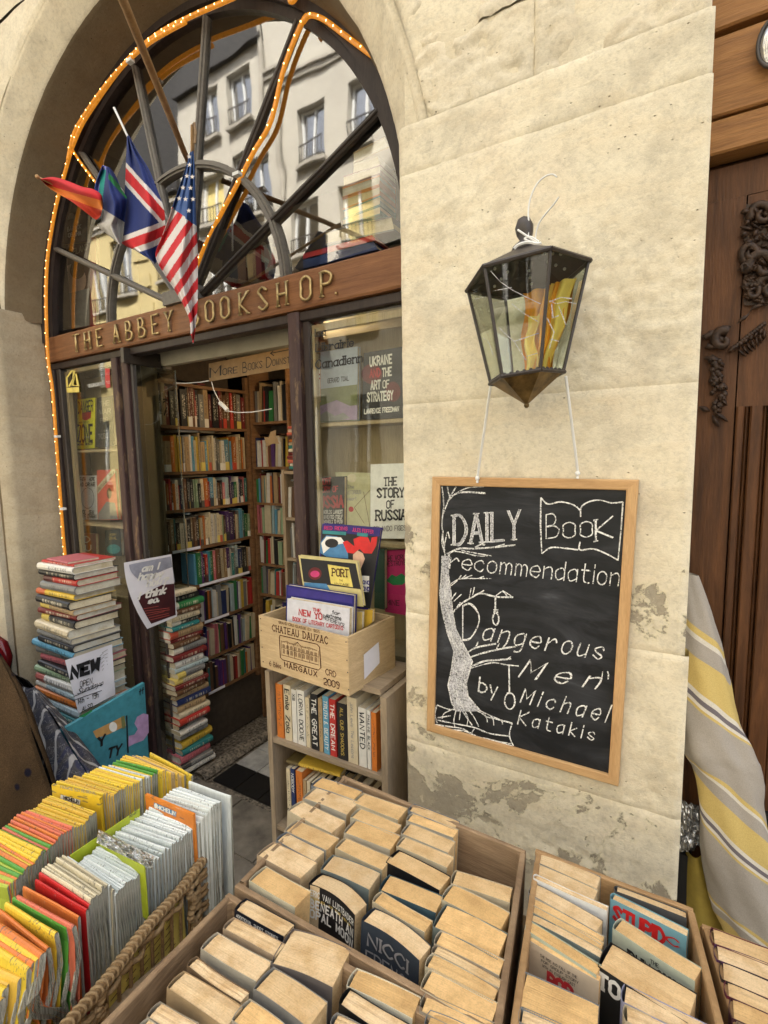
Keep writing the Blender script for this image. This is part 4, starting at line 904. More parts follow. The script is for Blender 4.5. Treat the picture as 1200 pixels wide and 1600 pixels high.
standbook(.36, (.03, .07, .05), 'dark green book edge behind the wine box in the lower window', c5, q5((635, 180), (680, 178), (680, 470), (630, 460)))
standbook(.38, (.55, .03, .16), 'bright pink book with big green lips, right edge of the lower window', c5, q5((684, 188), (800, 180), (800, 500), (682, 480)), [('ink', [('THE WORLD', 684, 235, 790, 225, 22), ('DESTROYED', 684, 262, 795, 252, 22), ('MINE', 690, 445, 750, 450, 24)])], [('p_green', [(686, 330), (715, 300), (735, 310), (760, 295), (800, 320), (765, 350), (720, 352)])])
c6 = lambda x, y: (60+x/4.704, 520+y/4.704); q6 = lambda *p: [c6(*a) for a in p]
standbook(.41, (.88, .84, .04), 'bright yellow DANGER ZONE book in the left window', c6, q6((287, 490), (418, 476), (412, 848), (287, 855)), [('ink', [('DANGER', 292, 590, 400, 574, 78, dict(w=.55)), ('ZONE', 290, 800, 397, 796, 118, dict(w=.6)), ('COMING CONFLICT', 290, 668, 368, 662, 12), ('MICHAEL BECKLEY', 290, 828, 400, 822, 14, dict(w=.8))])], [('p_redhot', [(320, 590), (390, 570), (385, 625), (350, 645), (322, 636)])])
standbook(.41, (.025, .03, .035), 'slate black book beside the yellow one in the left window', c6, q6((432, 478), (548, 458), (556, 828), (418, 846)), [('ink_grey', [('THE', 450, 540, 520, 530, 34), ('WAR', 450, 600, 530, 590, 34), ('FOR', 455, 660, 510, 652, 30), ('TCBS', 440, 780, 512, 772, 34)])])
standbook(.41, (.82, .83, .80), 'white FAITH HOPE AND CARNAGE book with an oval outline, left window', c6, q6((305, 1050), (425, 1050), (432, 1372), (310, 1372)), [('ink', [('FAITH', 308, 1090, 345, 1090, 26, dict(w=.8)), ('HOPE', 375, 1090, 413, 1088, 26, dict(w=.8)), ('AND', 308, 1128, 330, 1128, 26, dict(w=.8)), ('CARNAGE', 345, 1128, 416, 1126, 26, dict(w=.8)), ('NICK', 314, 1330, 345, 1330, 26, dict(w=.8)), ('SEAN', 372, 1332, 408, 1332, 26, dict(w=.8)), ('CAVE', 314, 1362, 348, 1362, 26, dict(w=.8)), ("O'HAGAN", 362, 1362, 426, 1362, 26, dict(w=.8))])])
m = M(); f = lambda x, y: onY(*c6(x, y), .4080); ribbons(m, [ell(362, 1215, 46, 76, 30)+[ell(362, 1215, 46, 76, 30)[0]]], f, 1.5); 
m.build('oval_outline', MT['ink'], [o for o in bpy.data.objects if o.get('label', '').startswith('white FAITH')][0])
standbook(.415, (.70, .13, .09), 'coral red book with a cream diagonal band, left window', c6, q6((430, 1010), (560, 1005), (588, 1375), (438, 1375)), [('ink_brown', [('BENGALI TEA', 440, 1165, 555, 1040, 26)])], [('p_cream', [(432, 1130), (540, 1003), (562, 1003), (566, 1025), (436, 1185)]), ('p_grey', [(440, 1330), (500, 1240), (560, 1250), (585, 1370), (440, 1374)]), ('ink_brown', ell(520, 1180, 18, 40))])
standbook(.41, (.30, .07, .05), 'small brick red book low in the left window', c6, q6((312, 1475), (420, 1478), (424, 1640), (312, 1640)), [('ink_white', [('D', 340, 1540, 375, 1540, 42), ('U', 345, 1600, 385, 1600, 40)])])
standbook(.41, (.03, .045, .04), 'dark green book low in the left window', c6, q6((488, 1452), (600, 1445), (612, 1640), (490, 1640)), [('gold', [('ROBIN', 525, 1490, 570, 1488, 14), ('SIGNAL', 520, 1520, 575, 1518, 20)])], [('p_teal', ell(552, 1590, 50, 35))])
# stickers on the left window
t = M(); f = lambda x, y: onY(*c6(x, y), .289)
t.add([f(*p) for p in [(205, 405), (298, 398), (300, 436), (212, 440)]], [(0, 1, 2, 3)]); ribbons(t, [[(212, 400), (208, 330), (245, 280), (262, 280), (255, 340), (225, 395)], [(262, 320), (250, 385), (292, 390), (275, 300)]], f, 6)
tag(t.build('sticker', [MT['p_yellow'], MT['ink']]), 'yellow and black triangular sticker high in the left window', 'sticker')
t = M(); t.add([f(*p) for p in [(490, 262), (524, 262), (528, 400), (500, 408), (492, 380)]], [(0, 1, 2, 3, 4)]); textpx(t, 'NEW', 497, 310, 525, 308, 16, f, mi=1); textpx(t, 'YO', 500, 375, 524, 373, 20, f, mi=1); tag(t.build('sticker', [MT['ink_red'], MT['ink_white']]), 'red hanging tag sticker at the top right of the left window', 'sticker')
t = M(); t.add([f(*p) for p in [(358, 378), (488, 355), (490, 382), (370, 405)]], [(0, 1, 2, 3)]); textpx(t, 'TORONTO', 372, 400, 484, 378, 20, f, mi=1); tag(t.build('sticker', [MT['p_grey'], MT['ink_white']]), 'grey TORONTO strip sticker in the left window', 'sticker')
# ---- cardboard sign, cables and lamp inside
cs = empty('cardboard_sign', onY(390, 575, .56), 'brown cardboard sign reading MORE BOOKS DOWNSTAIRS hung inside the doorway', 'sign')
c7 = lambda x, y: (220+x/4.615, 520+y/4.615)
m = M(); qd = [onY(*c7(*p), .56) for p in [(490, 222), (1180, 85), (1190, 235), (492, 352)]]; b_ = [p+Vector((0, .004, 0)) for p in qd]; m.hexa(qd, b_); m.build('card', MT['card'], cs)
f = lambda x, y: onY(*c7(x, y), .5585); m = M()
textpx(m, 'M', 500, 322, 575, 305, 70, f, w=.28); textpx(m, 'ORE', 592, 304, 695, 288, 44, f, w=.35); textpx(m, 'B', 735, 288, 765, 282, 72, f, w=.26); textpx(m, 'OOKS', 775, 270, 875, 250, 48, f, w=.32); textpx(m, 'D', 905, 250, 940, 242, 70, f, w=.26); textpx(m, 'OWNSTAIRS', 950, 238, 1160, 200, 42, f, w=.35); m.build('lettering', MT['ink'], cs); m = M()
ribbons(m, [[(935, 148), (1100, 115)], [(955, 130), (935, 148), (960, 165)]], f, 3.2); m.build('arrow', MT['ink'], cs)
m = M(); f = lambda x, y, d=.50: onY(*c7(x, y), d)
m.tube([f(*p) for p in [(235, 362), (320, 364), (430, 356), (490, 345)]], .0022, 5); m.tube([f(*p) for p in [(510, 352), (525, 410), (555, 470), (580, 510)]], .0022, 5); m.tube([f(*p) for p in [(570, 505), (600, 530), (625, 560)]], .010, 6); m.tube([f(*p) for p in [(630, 565), (700, 575), (800, 572), (880, 560), (945, 548)]], .0022, 5)
tag(m.build('cable', MT['white']), 'white cable with an inline switch looped below the cardboard sign', 'cable')
m = M(); m.tube([f(*p, .46) for p in catmull([(20, 450, 0), (75, 480, 0), (100, 540, 0), (85, 580, 0), (20, 600, 0), (-30, 610, 0)], 5) for p in [(p[0], p[1])]], .005, 6); tag(m.build('cable', MT['white']), 'thick white cable loop at the top left of the doorway', 'cable')
m = M(); m.tube([f(p[0], p[1], .45) for p in catmull([(130, 280, 0), (120, 420, 0), (150, 500, 0), (185, 480, 0), (90, 490, 0), (50, 560, 0), (110, 630, 0), (160, 610, 0), (185, 540, 0)], 6)], .0032, 5); m.box(*sorted((f(90, 250, .45).x, f(170, 250, .45).x)), .44, .46, f(90, 300, .45).z, f(90, 240, .45).z); tag(m.build('cable', MT['black']), 'tangled black cable and plug under the door closer', 'cable')
m = M(); p = [onY(*c7(*a), .85) for a in [(890, 750), (920, 755), (935, 715), (975, 700), (975, 745), (998, 800), (950, 800), (905, 822)]]; m.add(p, [tuple(range(8))]); tag(m.build('paper_tag', MT['card']), 'small star shaped cardboard tag hanging before the back shelves', 'tag')
lp = empty('ceiling_lamp', (-1.62, .80, 2.30), 'warm ceiling lamp inside the shop behind the door head', 'lamp')
m = M(); m.tube([(-1.62, .80, 2.358), (-1.62, .80, 2.31)], [.05, .06], 14); m.build('lamp_base', MT['white'], lp); m = M(); m.ball((-1.62, .80, 2.285), .032, 14, 9); m.build('bulb', MT['bulb'], lp, smooth=True)
pl = bpy.data.lights.new('lamp_light', 'POINT'); pl.energy = 1.6; pl.color = (1, .72, .42); pl.shadow_soft_size = .05
lo = bpy.data.objects.new('lamp_light', pl); COL.objects.link(lo); lo.parent = lp; lo.location = (0, 0, -.09)

cl = empty('clip_lamp', onY(246, 592, .46), 'small black clip lamp shining on the books beside the left doorway jamb', 'lamp')
cp = onY(246, 592, .46); m = M(); tgt = Vector((SX, .50, 1.78)); dd = (tgt-cp).normalized(); m.tube([cp-dd*.03, cp-dd*.01, cp+dd*.035], [.012, .024, .034], 12); m.build('lamp_shade', MT['black'], cl, smooth=True); m = M(); m.ball(cp+dd*.018, .014, 8, 6); m.build('bulb', MT['bulb'], cl)
ps = bpy.data.lights.new('clip_light', 'SPOT'); ps.energy = 5; ps.color = (1, .68, .34); ps.spot_size = rad(75); ps.spot_blend = .8; ps.shadow_soft_size = .003
lo = bpy.data.objects.new('clip_light', ps); COL.objects.link(lo); lo.parent = cl; lo.matrix_local = Matrix.Translation(dd*.04) @ dd.to_track_quat('-Z', 'Y').to_matrix().to_4x4()
# ================================================================ BOOKS BEHIND THE FANLIGHT
c4b = lambda x, y: (300+x/3.529, 180+y/3.529)
def pxbook(P, quad, cname, label, dep=.12, pages_front=True):
    """lying book whose front edge quad (TL,TR,BR,BL in photo pixels) is at depth P"""
    c = [onY(x, y, P) for x, y in quad]; t = empty('book', c[3], label, 'book', 'books behind the fanlight glass')
    bk = [p+Vector((0, dep, 0)) for p in c]; h = (c[0]-c[3])*.10
    m = M(); m.hexa([c[3], c[2], bk[2], bk[3]], [c[3]+h, c[2]+h, bk[2]+h, bk[3]+h]); m.hexa([c[0]-h, c[1]-h, bk[1]-h, bk[0]-h], [c[0], c[1], bk[1], bk[0]])
    if not pages_front: m.quad(c[3], c[2], c[1], c[0])
    m.quad(c[2]+h*.5, bk[2]+h*.5, bk[1]-h*.5, c[1]-h*.5); m.build('cover', MT['cover_plain'], t, color=PAL[cname])
    i0 = [c[3]+h, c[2]+h, c[1]-h, c[0]-h]; o = Vector((0, .003, 0)); m = M(); m.hexa([p+o for p in i0], [p+Vector((0, dep-.004, 0)) for p in i0]); m.build('page_block', MT['pages_white2'], t)
fb = [((890,205),(1060,120),(1085,180),(890,265),'tan'),((890,270),(1025,225),(1035,275),(885,330),'cream'),((835,335),(1038,272),(1035,325),(835,395),'maroon'),((828,400),(1035,330),(1032,385),(828,455),'orange'),((830,460),(1034,388),(1034,440),(832,520),'orange'),((835,525),(1036,443),(1036,495),(838,570),'teal'),((830,575),(1036,500),(1036,545),(832,605),'teal')]
for i, (a, b, c, d, cn) in enumerate(fb): pxbook(.42, [c4b(*k) for k in (a, b, c, d)], cn, 'thick %s backed book in the fanlight pile at right, %s from its top' % (cn, nth(i)))
pxbook(.40, [c4b(*k) for k in ((612, 762), (990, 660), (1015, 690), (612, 795))], 'red', 'red book lying above the blue one behind the lower right fanlight', pages_front=False)
pxbook(.40, [c4b(*k) for k in ((612, 797), (1000, 695), (1025, 742), (615, 850))], 'navy blue', 'navy book lying on the ledge behind the lower right fanlight', pages_front=False)
pxbook(.45, [c4b(*k) for k in ((735, 640), (1100, 555), (1115, 635), (735, 715))], 'grey', 'wide grey book below the fanlight pile at right')
rr = random.Random(3)
for i, (x, cn) in enumerate([(200, 'black'), (245, 'brown'), (300, 'tan'), (330, 'maroon'), (395, 'grey')]):
    pxbook(.44, [c4b(*k) for k in ((x, 790-i*18), (x+48, 775-i*18), (x+55, 930-i*14), (x+10, 945-i*14))], cn, '%s book standing behind the sign beam, %s from the fanlight hub' % (cn, nth(i)), pages_front=False)
c3b = lambda x, y: (60+x/4.286, 240+y/4.286)
standbook(.42, (.012, .012, .014), 'black portrait book with small white lettering in the left of the fanlight', c3b, [c3b(*p) for p in [(175, 330), (330, 340), (325, 590), (165, 610)]], [('ink_white', [('BARACK', 195, 520, 285, 500, 26, dict(w=.55)), ('OBAMA', 200, 560, 285, 545, 26, dict(w=.55))])], [('p_grey', ell(222, 430, 26, 32)), ('ink', ell(225, 500, 70, 60))])
standbook(.46, (.10, .045, .035), 'wide brown picture book with a red spine behind the left fanlight panes', c3b, [c3b(*p) for p in [(120, 620), (345, 560), (345, 1160), (110, 1200)]], [('p_cream', [('IRELAND', 205, 690, 330, 640, 40)])], [('p_flesh', ell(230, 850, 90, 110)), ('p_grey', [(115, 960), (340, 900), (340, 1150), (112, 1190)]), ('ink_brown', ell(260, 780, 50, 60))], th=.03)
standbook(.455, (.22, .015, .02), 'red book spine beside the brown picture book behind the left fanlight', c3b, [c3b(*p) for p in [(347, 560), (385, 555), (385, 1150), (347, 1160)]])

# ================================================================ ROPE LIGHT
rl = empty('rope_light', (-1.9, .22, 2.35), 'amber rope light with glowing beads pinned round the arch', 'rope light')
def rope(pts, P, r=.0085, kind='rope'):
    P3 = catmull([onY(x, y, P) if len((x, y)) == 2 else None for x, y in pts], 8)
    m = M(); m.tube(P3, r, 8); m.build('rope_tube', MT['amber'], rl, smooth=True)
    m = M(); acc = 0
    for a, b in zip(P3[:-1], P3[1:]):
        acc += (b-a).length
        if acc > .038: m.ball(b+Vector((0, -r*.72, 0)), .0036, 6, 4); acc = 0
    m.build('bead', MT['bead'], rl, kind='stuff')
rope([(103, 880), (99, 840), (93, 760), (88, 690), (82, 610), (75, 560), (72, 480), (73, 420), (78, 375), (88, 320), (100, 275), (112, 232)], .225)
rope([(112, 232), (128, 195), (150, 160), (182, 115), (215, 78), (255, 48), (300, 25), (350, 3), (400, -18), (450, -25)], .222)
rope([(106, 250), (116, 208), (140, 168), (172, 125), (205, 90), (240, 62), (290, 34)], .215)
rope([(112, 232), (122, 248), (138, 270), (152, 288)], .236, .006)
rope([(606, 104), (575, 82), (535, 52), (505, 30), (484, 24), (474, 34)], .235)
rope([(484, 22), (474, 32), (455, 75), (440, 120), (423, 190), (395, 240), (372, 285), (345, 335), (318, 390), (300, 435)], .262)
rope([(450, -25), (452, -2), (456, 2), (462, -4), (470, -25)], .225)
for a, b in (((89, 682), (93, 675)), ((98, 795), (101, 788)), ((203, 95), (198, 88)), ((370, 272), (366, 266))):
    p = onY(*a, .215); m = M(); m.box(p.x-.016, p.x+.016, p.y-.008, p.y+.012, p.z-.006, p.z+.006); m.build('clip', MT['white'], rl)

# ================================================================ FLAGS
def flag_cloth(name, rows, P0, fold, color_fn, mats, parent, nu=26, sub=5):
    """rows: list of (left px, right px) down the cloth"""
    L = catmull([(r[0][0], r[0][1], 0) for r in rows], sub); Rr = catmull([(r[1][0], r[1][1], 0) for r in rows], sub); nv = len(L)-1
    m = M()
    def px(u, v): k = v*nv; i = min(nv-1, int(k)); t = k-i; l = L[i].lerp(L[i+1], t); r = Rr[i].lerp(Rr[i+1], t); p = l.lerp(r, u); return p.x, p.y
    def fn(u, v): x, y = px(u, v); return onY(x, y, P0+fold(u, v))
    m.grid(fn, nu, nv, mf=lambda u, v: color_fn(*px(u, v)))
    o = m.build(name, [MT[k] for k in mats], parent, smooth=True)
    md = o.modifiers.new('cloth_thickness', 'SOLIDIFY'); md.thickness = .0012
    return o
def pole(name, a, b, r0, r1, parent=None, mt='pine'):
    m = M(); m.tube([a.lerp(b, t/8) for t in range(9)], [r0+(r1-r0)*t/8 for t in range(9)], 10); return m.build(name, MT[mt], parent, smooth=True)
hubp = onY(300, 250, .19)
o = pole('flag_pole', onY(293, 250, .20), onY(182, -25, -.62), .011, .009, mt='crate2'); tag(o, 'long bare wooden pole rising to the upper left out of the fanlight', 'pole')
fU = empty('american_flag', onY(300, 240, .0), 'small stars and stripes flag hanging from a short stick over the sign', 'flag', 'small flags over the sign')
pole('stick', onY(299, 450, .20), onY(301, 196, -.10), .006, .006, fU, 'crate2')
m = M(); p = onY(301, 198, -.10); m.tube([p, p+Vector((.008, 0, .008)), p+Vector((.012, 0, -.02)), p+Vector((.006, 0, -.05))], .004, 6); m.build('tape', MT['crate'], fU)
us = [((297,238),(302,236)),((290,262),(304,262)),((281,290),(305,300)),((271,318),(306,340)),((262,345),(308,380)),((252,372),(309,405)),((243,400),(309,440)),((258,430),(309,470)),((274,455),(308,490)),((288,480),(306,503)),((296,500),(305,518)),((298,520),(302,537))]
def uscol(x, y):
    if y < 318+.80*(x-262)*1.0 and y < 352: return 0
    s = (y-318)*.55+(x-262)*.83            # distance across the stripes
    return 1 if int(math.floor(s/10.2)) % 2 == 0 else 2
flag_cloth('cloth', us, -.06, lambda u, v: .035*math.sin(u*7+v*2.2)*min(1, v*2)+.01*math.sin(u*19), uscol, ['flag_usblue', 'flag_red', 'flag_white'], fU, 90, 16)
m = M()
for x, y in [(1012,75),(995,150),(968,228),(1018,230),(985,305),(1007,382),(943,300),(1035,305),(1030,155),(1010,20)]:
    cx_, cy_ = c3b(x, y); poly = []
    for k in range(10): a = math.pi*k/5-math.pi/2; r_ = 4.2 if k % 2 == 0 else 1.7; poly.append(onY(cx_+r_*math.cos(a), cy_+r_*math.sin(a), -.107))
    b0 = len(m.v); ctr = onY(cx_, cy_, -.107); m.v += [tuple(ctr)]+[tuple(q) for q in poly]
    for k in range(10): m.f.append((b0, b0+1+k, b0+1+(k+1) % 10)); m.m.append(0)
m.build('star', MT['flag_white'], fU)
fK = empty('british_flag', onY(200, 220, .02), 'small union flag hanging between the blue and white flag and the striped one', 'flag', 'small flags over the sign')
pole('stick', onY(262, 345, .12), onY(178, 168, .0), .004, .004, fK, 'white')
uk = [((199,212),(202,212)),((198,235),(216,238)),((197,260),(233,265)),((196,285),(247,300)),((195,310),(256,325)),((194,335),(258,345)),((192,355),(258,362)),((190,378),(252,385)),((213,392),(246,405)),((240,408),(242,413))]
def ukcol(x, y):
    X, Y = (x-60)*4.286, (y-240)*4.286
    d1 = Y-(150+1.12*(X-600)); d2 = Y-(612-.36*(X-600)-.00012*(X-600)**2); 
    if d2 > -70:
        if abs(d2) < 35: return 1
        if abs(d2) < 78: return 2
        return 0
    if abs(d1) < 42 : return 1
    if abs(d1) < 78: return 2
    return 0
flag_cloth('cloth', uk, .0, lambda u, v: .03*math.sin(u*5.5+v*3)*min(1, v*2.5)+.008*math.sin(u*15+2), ukcol, ['flag_blue', 'flag_red', 'flag_white'], fK, 90, 18)
fQ = empty('blue_white_flag', onY(165, 300, -.02), 'crumpled navy and grey white flag with a lilac edge, left of the union flag', 'flag', 'small flags over the sign')
pole('stick', onY(230, 345, .14), onY(162, 262, .0), .004, .003, fQ, 'ink_grey')
qf = [((160,258),(172,262)),((153,275),(182,278)),((148,292),(190,296)),((150,312),(198,308)),((158,326),(198,318)),((158,345),(196,335)),((152,352),(194,352)),((165,364),(192,370)),((185,380),(189,384))]
def qcol(x, y):
    X, Y = (x-60)*4.286, (y-240)*4.286
    if X < 455 and Y < 340 and X < 460-(Y-75)*.12: return 1 if X < 425-(Y-75)*.1 or Y < 110 else 2
    if Y > 375+(X-440)*.62: return 3
    if X > 470 and Y < 300 and abs(Y-(150+(X-470)*1.15)) < 22: return 4
    return 0
flag_cloth('cloth', qf, -.02, lambda u, v: .03*math.sin(u*7+v*2)+.006*math.sin(u*21), qcol, ['flag_blue', 'flag_lilac', 'flag_teal', 'flag_greyw', 'flag_green'], fQ, 70, 14)
fR = empty('rainbow_flag', onY(110, 290, -.05), 'furled rainbow flag pointing left, red side uppermost', 'flag', 'small flags over the sign')
pole('stick', onY(160, 325, .15), onY(58, 276, -.06), .004, .004, fR, 'pine'); m = M(); m.ball(onY(58, 276, -.062), .008, 10, 7); m.build('ball_tip', MT['pine'], fR, smooth=True)
rb = [((64,281),(64,280)),((75,292),(84,277)),((90,302),(108,284)),((110,314),(128,292)),((125,325),(146,296)),((138,335),(158,305)),((150,343),(160,318)),((157,338),(160,326))]
def rcol(x, y):
    X, Y = (x-60)*4.286, (y-240)*4.286; d = Y-(200+.28*(X-60))
    return 0 if d < 12 else (1 if d < 50+.06*X else 2)
flag_cloth('cloth', rb, -.04, lambda u, v: .02*math.sin(u*6)+.012*math.sin(v*9), rcol, ['flag_red', 'flag_orange', 'flag_maroon'], fR, 60, 14)

# ================================================================ LANTERN
LX, LY, ZT, ZBt, RT, RB, YW, LN = -.302, -.14, 2.076, 1.865, .124, .076, .111, .089
def lv(k, top=1, f=1.0, dz=0):
    a = YW+rad(-120+60*k); r = (RT if top else RB)*f
    return Vector((LX+(0 if top else .004)+r*math.cos(a), LY+r*math.sin(a), (ZT if top else ZBt)+LN*r*math.cos(a)+dz))
lt = empty('wall_lantern', (LX, LY, ZT), 'old six sided glass lantern tied to the pier, cracked panes and an orange cloth inside', 'lantern')
m = M()
for k in range(6):
    a, b = lv(k, 1, 1.03), lv((k+1) % 6, 1, 1.03); m.tube([a, b], .0045, 6)
    n_ = 0
    for i in range(n_): p = a.lerp(b, (i+.5)/n_); m.box(p.x-.006, p.x+.006, p.y-.004, p.y+.004, p.z-.001, p.z+.007+.003*math.sin(i*3+k))
m.build('top_rim', MT['iron_dark'], lt)
top = Vector((LX, LY, ZT+.055))
for k in range(6):
    m = M(); a, b = lv(k, 1, 1.02, .004), lv((k+1) % 6, 1, 1.02, .004); i0, i1 = lv(k, 1, .25, .05), lv((k+1) % 6, 1, .25, .05); m.quad(a, b, i1, i0); m.quad(a-Vector((0,0,.002)), i0-Vector((0,0,.002)), i1-Vector((0,0,.002)), b-Vector((0,0,.002))); m.build('roof_panel', MT['lamp_roof'] if 'lamp_roof' in MT else MT['iron_dark'], lt)
m = M()
for k in range(6):
    for f in (.45, .62, .8): m.ball(lv(k, 1, f, .04*(1-f)*1.2+.001).lerp(lv((k+1) % 6, 1, f, .04*(1-f)*1.2+.001), .5), .0035, 6, 4)
m.build('rivet', MT['white'], lt)
m = M(); m.tube([top-Vector((0,0,.012)), top+Vector((0,0,.004)), top+Vector((0,0,.018)), top+Vector((-.002,0,.03)), top+Vector((-.004,0,.045)), top+Vector((-.005,0,.06)), top+Vector((-.005,0,.066))], [.034, .028, .012, .017, .019, .013, .003], 14); m.build('finial', MT['iron_dark'], lt, smooth=True)
for k in range(6):
    m = M(); m.tube([lv(k, 1), lv(k, 0)], .0036, 6); m.build('corner_bar', MT['iron_dark'], lt)
for k in range(6):
    a, b, c, d = lv(k, 1, .985), lv((k+1) % 6, 1, .985), lv((k+1) % 6, 0, .98), lv(k, 0, .98); m = M(); m.quad(d, c, b, a); m.build('glass_pane', MT['glass_lamp'], lt)
m = M()
for k in range(6):
    a, b = lv(k, 0, 1.04), lv((k+1) % 6, 0, 1.04); m.tube([a, b], .0042, 6)
    for i in range(6): p = a.lerp(b, (i+.5)/6); m.ball(p+Vector((0,0,.003)), .0042, 5, 4)
m.build('bottom_rim', MT['iron_dark'], lt)
MT['bronze'] = flat('tarnished_bronze', (.20, .13, .045), .42, .6, 22, .45, bs=.5)
m = M(); tip = Vector((LX+.006, LY, ZBt-.058))
for k in range(6): m.add([lv(k, 0, 1.0), tip, lv((k+1) % 6, 0, 1.0)], [(0, 1, 2)])
m.build('bottom_cone', MT['bronze'], lt); m = M(); m.ball(tip, .006, 8, 6); m.build('tip', MT['bronze'], lt)
# cracks in the panes
lc = lambda x, y: (620+x/2.727, 240+y/2.727)
def onpane(k, x, y): a, b, c = lv(k, 1, .992), lv((k+1) % 6, 1, .992), lv(k, 0, .988); n_ = (b-a).cross(c-a).normalized(); return onP(*lc(x, y), a, n_)
def crk(k, lines, w=1.3):
    m = M(); f = lambda x, y: onpane(k, x, y)
    ribbons(m, lines, f, w, jit=.5); m.build('crack', MT['chalk_soft'], lt)
crk(0, [[(400, 500), (440, 545), (490, 580), (545, 608), (612, 640)], [(490, 640), (540, 680), (600, 715)], [(435, 740), (470, 775), (500, 800), (545, 785), (605, 765)], [(500, 800), (525, 840), (550, 880)], [(550, 865), (600, 850)], [(412, 585), (490, 570)]])
crk(1, [[(650, 625), (680, 640), (720, 630), (765, 640)], [(660, 640), (665, 700), (690, 690)], [(640, 700), (670, 760), (650, 830)], [(690, 650), (710, 700), (720, 730)], [(655, 790), (690, 800)], [(650, 632), (700, 612), (745, 618)]], 2.0)
crk(5, [[(370, 785), (395, 810), (410, 860)], [(330, 620), (380, 610)]])
# orange cloth hanging inside
oc = empty('orange_cloth', (LX+.03, LY+.02, 1.95), 'orange and yellow cloth bunched inside the glass lantern', 'cloth')
for j, (nm, x0, x1, yy, pts) in enumerate([('orange_cloth', -.012, .036, .028, 0), ('yellow_cloth', .0, .034, .004, 1), ('orange_cloth', .036, .062, .02, 2), ('yellow_cloth', .050, .095, .016, 3), ('orange_cloth', .075, .10, .030, 4)]):
    m = M()
    def ff(u, v):
        t = 1-v; wsc = .55+.55*t if j != 1 else .75+.2*abs(v-.4); x = LX+x0*(.55+.45*t)+(x1-x0)*u*wsc; z = ZBt+.006+(ZT-.03-ZBt-(.06 if j == 1 else 0))*t
        return (x+.004*math.sin(v*9+j), LY+yy*(.5+.5*t)+.008*math.sin(u*9+j*2)+.004*math.sin(v*7), z+LN*(x-LX))
    m.grid(ff, 12, 16); m.build('cloth_fold', MT[nm], oc, smooth=True)
# ties and strings
m = M(); f = lambda x, y, d: onY(*lc(x, y), d)
m.tube([f(p[0], p[1], -.15) for p in catmull([(560, 350, 0), (562, 300, 0), (560, 240, 0), (572, 180, 0), (600, 125, 0), (635, 95, 0), (665, 88, 0), (682, 100, 0)], 5)], .0018, 5)
m.tube([f(p[0], p[1], -.17) for p in catmull([(590, 375, 0), (595, 330, 0), (610, 290, 0), (640, 250, 0), (670, 215, 0), (690, 185, 0)], 5)], .003, 5, flat=.4)
m.tube([f(p[0], p[1], -.18) for p in catmull([(500, 405, 0), (520, 388, 0), (560, 378, 0), (600, 385, 0), (615, 380, 0)], 5)], .003, 5)
m.tube([f(p[0], p[1], -.18) for p in catmull([(515, 325, 0), (545, 345, 0), (575, 365, 0), (600, 380, 0), (560, 372, 0), (545, 362, 0), (570, 355, 0), (605, 375, 0)], 5)], .002, 5)
tag(m.build('cable_tie', MT['white']), 'white plastic tie looped in the air above the lantern', 'tie')
pL, pR = onY(747, 752, -.022), onY(903, 745, -.022)
for (top_px, bot, lab) in (((767, 600), pL, 'left'), ((884, 588), pR, 'right')):
    a = onY(*top_px, -.10 if lab == 'left' else -.12); m = M(); m.tube([a, bot+Vector((0, -.004, .012)), bot+Vector((0, -.006, -.004))], .0032, 6); m.ball(bot+Vector((0, -.006, .008)), .006, 6, 5); tag(m.build('string', MT['white']), '%s white string running from the lantern down to the chalkboard' % lab, 'string', 'strings holding the chalkboard')

# ================================================================ CHALKBOARD
BYP = -.024
cb = empty('chalkboard', (-.35, -.012, .91), 'framed chalkboard hung on the pier with a daily book recommendation in white chalk', 'chalkboard')
Q = [onY(675, 745, BYP), onY(998, 750, BYP), onY(966, 1230, BYP), onY(666, 1142, BYP)]
def inset(d):
    c = sum(Q, Vector())/4; ex = (Q[1]-Q[0]).normalized(); ez = (Q[0]-Q[3]).normalized()
    return [Q[0]+ex*d-ez*d, Q[1]-ex*d-ez*d, Q[2]-ex*d+ez*d, Q[3]+ex*d+ez*d]
IN = inset(.023); bk = Vector((0, .020, 0)); up = Vector((0, .004, 0))
for i in range(4):
    a, b, c, d = Q[i], Q[(i+1) % 4], IN[(i+1) % 4], IN[i]; m = M()
    bb = [a, b, c, d]; e1 = [p.lerp((a+b+c+d)/4, .0) for p in bb]
    m.hexa([a+up*.5, b+up*.5, c+up*.3, d+up*.3], [a+bk, b+bk, c+bk, d+bk]); m.quad(a.lerp(d, .12), b.lerp(c, .12), c.lerp(b, .12), d.lerp(a, .12)); m.quad(a+up*.5, b+up*.5, b.lerp(c, .12), a.lerp(d, .12)); m.quad(d.lerp(a, .12), c.lerp(b, .12), c+up*.3, d+up*.3)
    m.build('frame_rail', MT['pine_h' if i % 2 == 0 else 'pine'], cb)
j2 = inset(.020); m = M(); m.hexa([p+Vector((0, .008, 0)) for p in j2], [p+Vector((0, .014, 0)) for p in j2]); m.build('board', MT['black_board'], cb)
f = lambda x, y: onY(640+x/2.963, 720+y/2.963, BYP+.0072)
J = dict(jit=.25)
def cw(): m_.build('chalk_word', [MT['chalk'], MT['chalk_soft']], cb)
m = m_ = M()
for k in range(2): # doubled outline letters
    textpx(m, 'DAILY', 200+k*12, 388+k*2, 505+k*10, 362, 135, f, w=.13, gap=1.7, serif=.6, **J)
textpx(m, 'DAILY', 206, 386, 510, 362, 130, f, w=.34, gap=1.7, mi=1, **J)
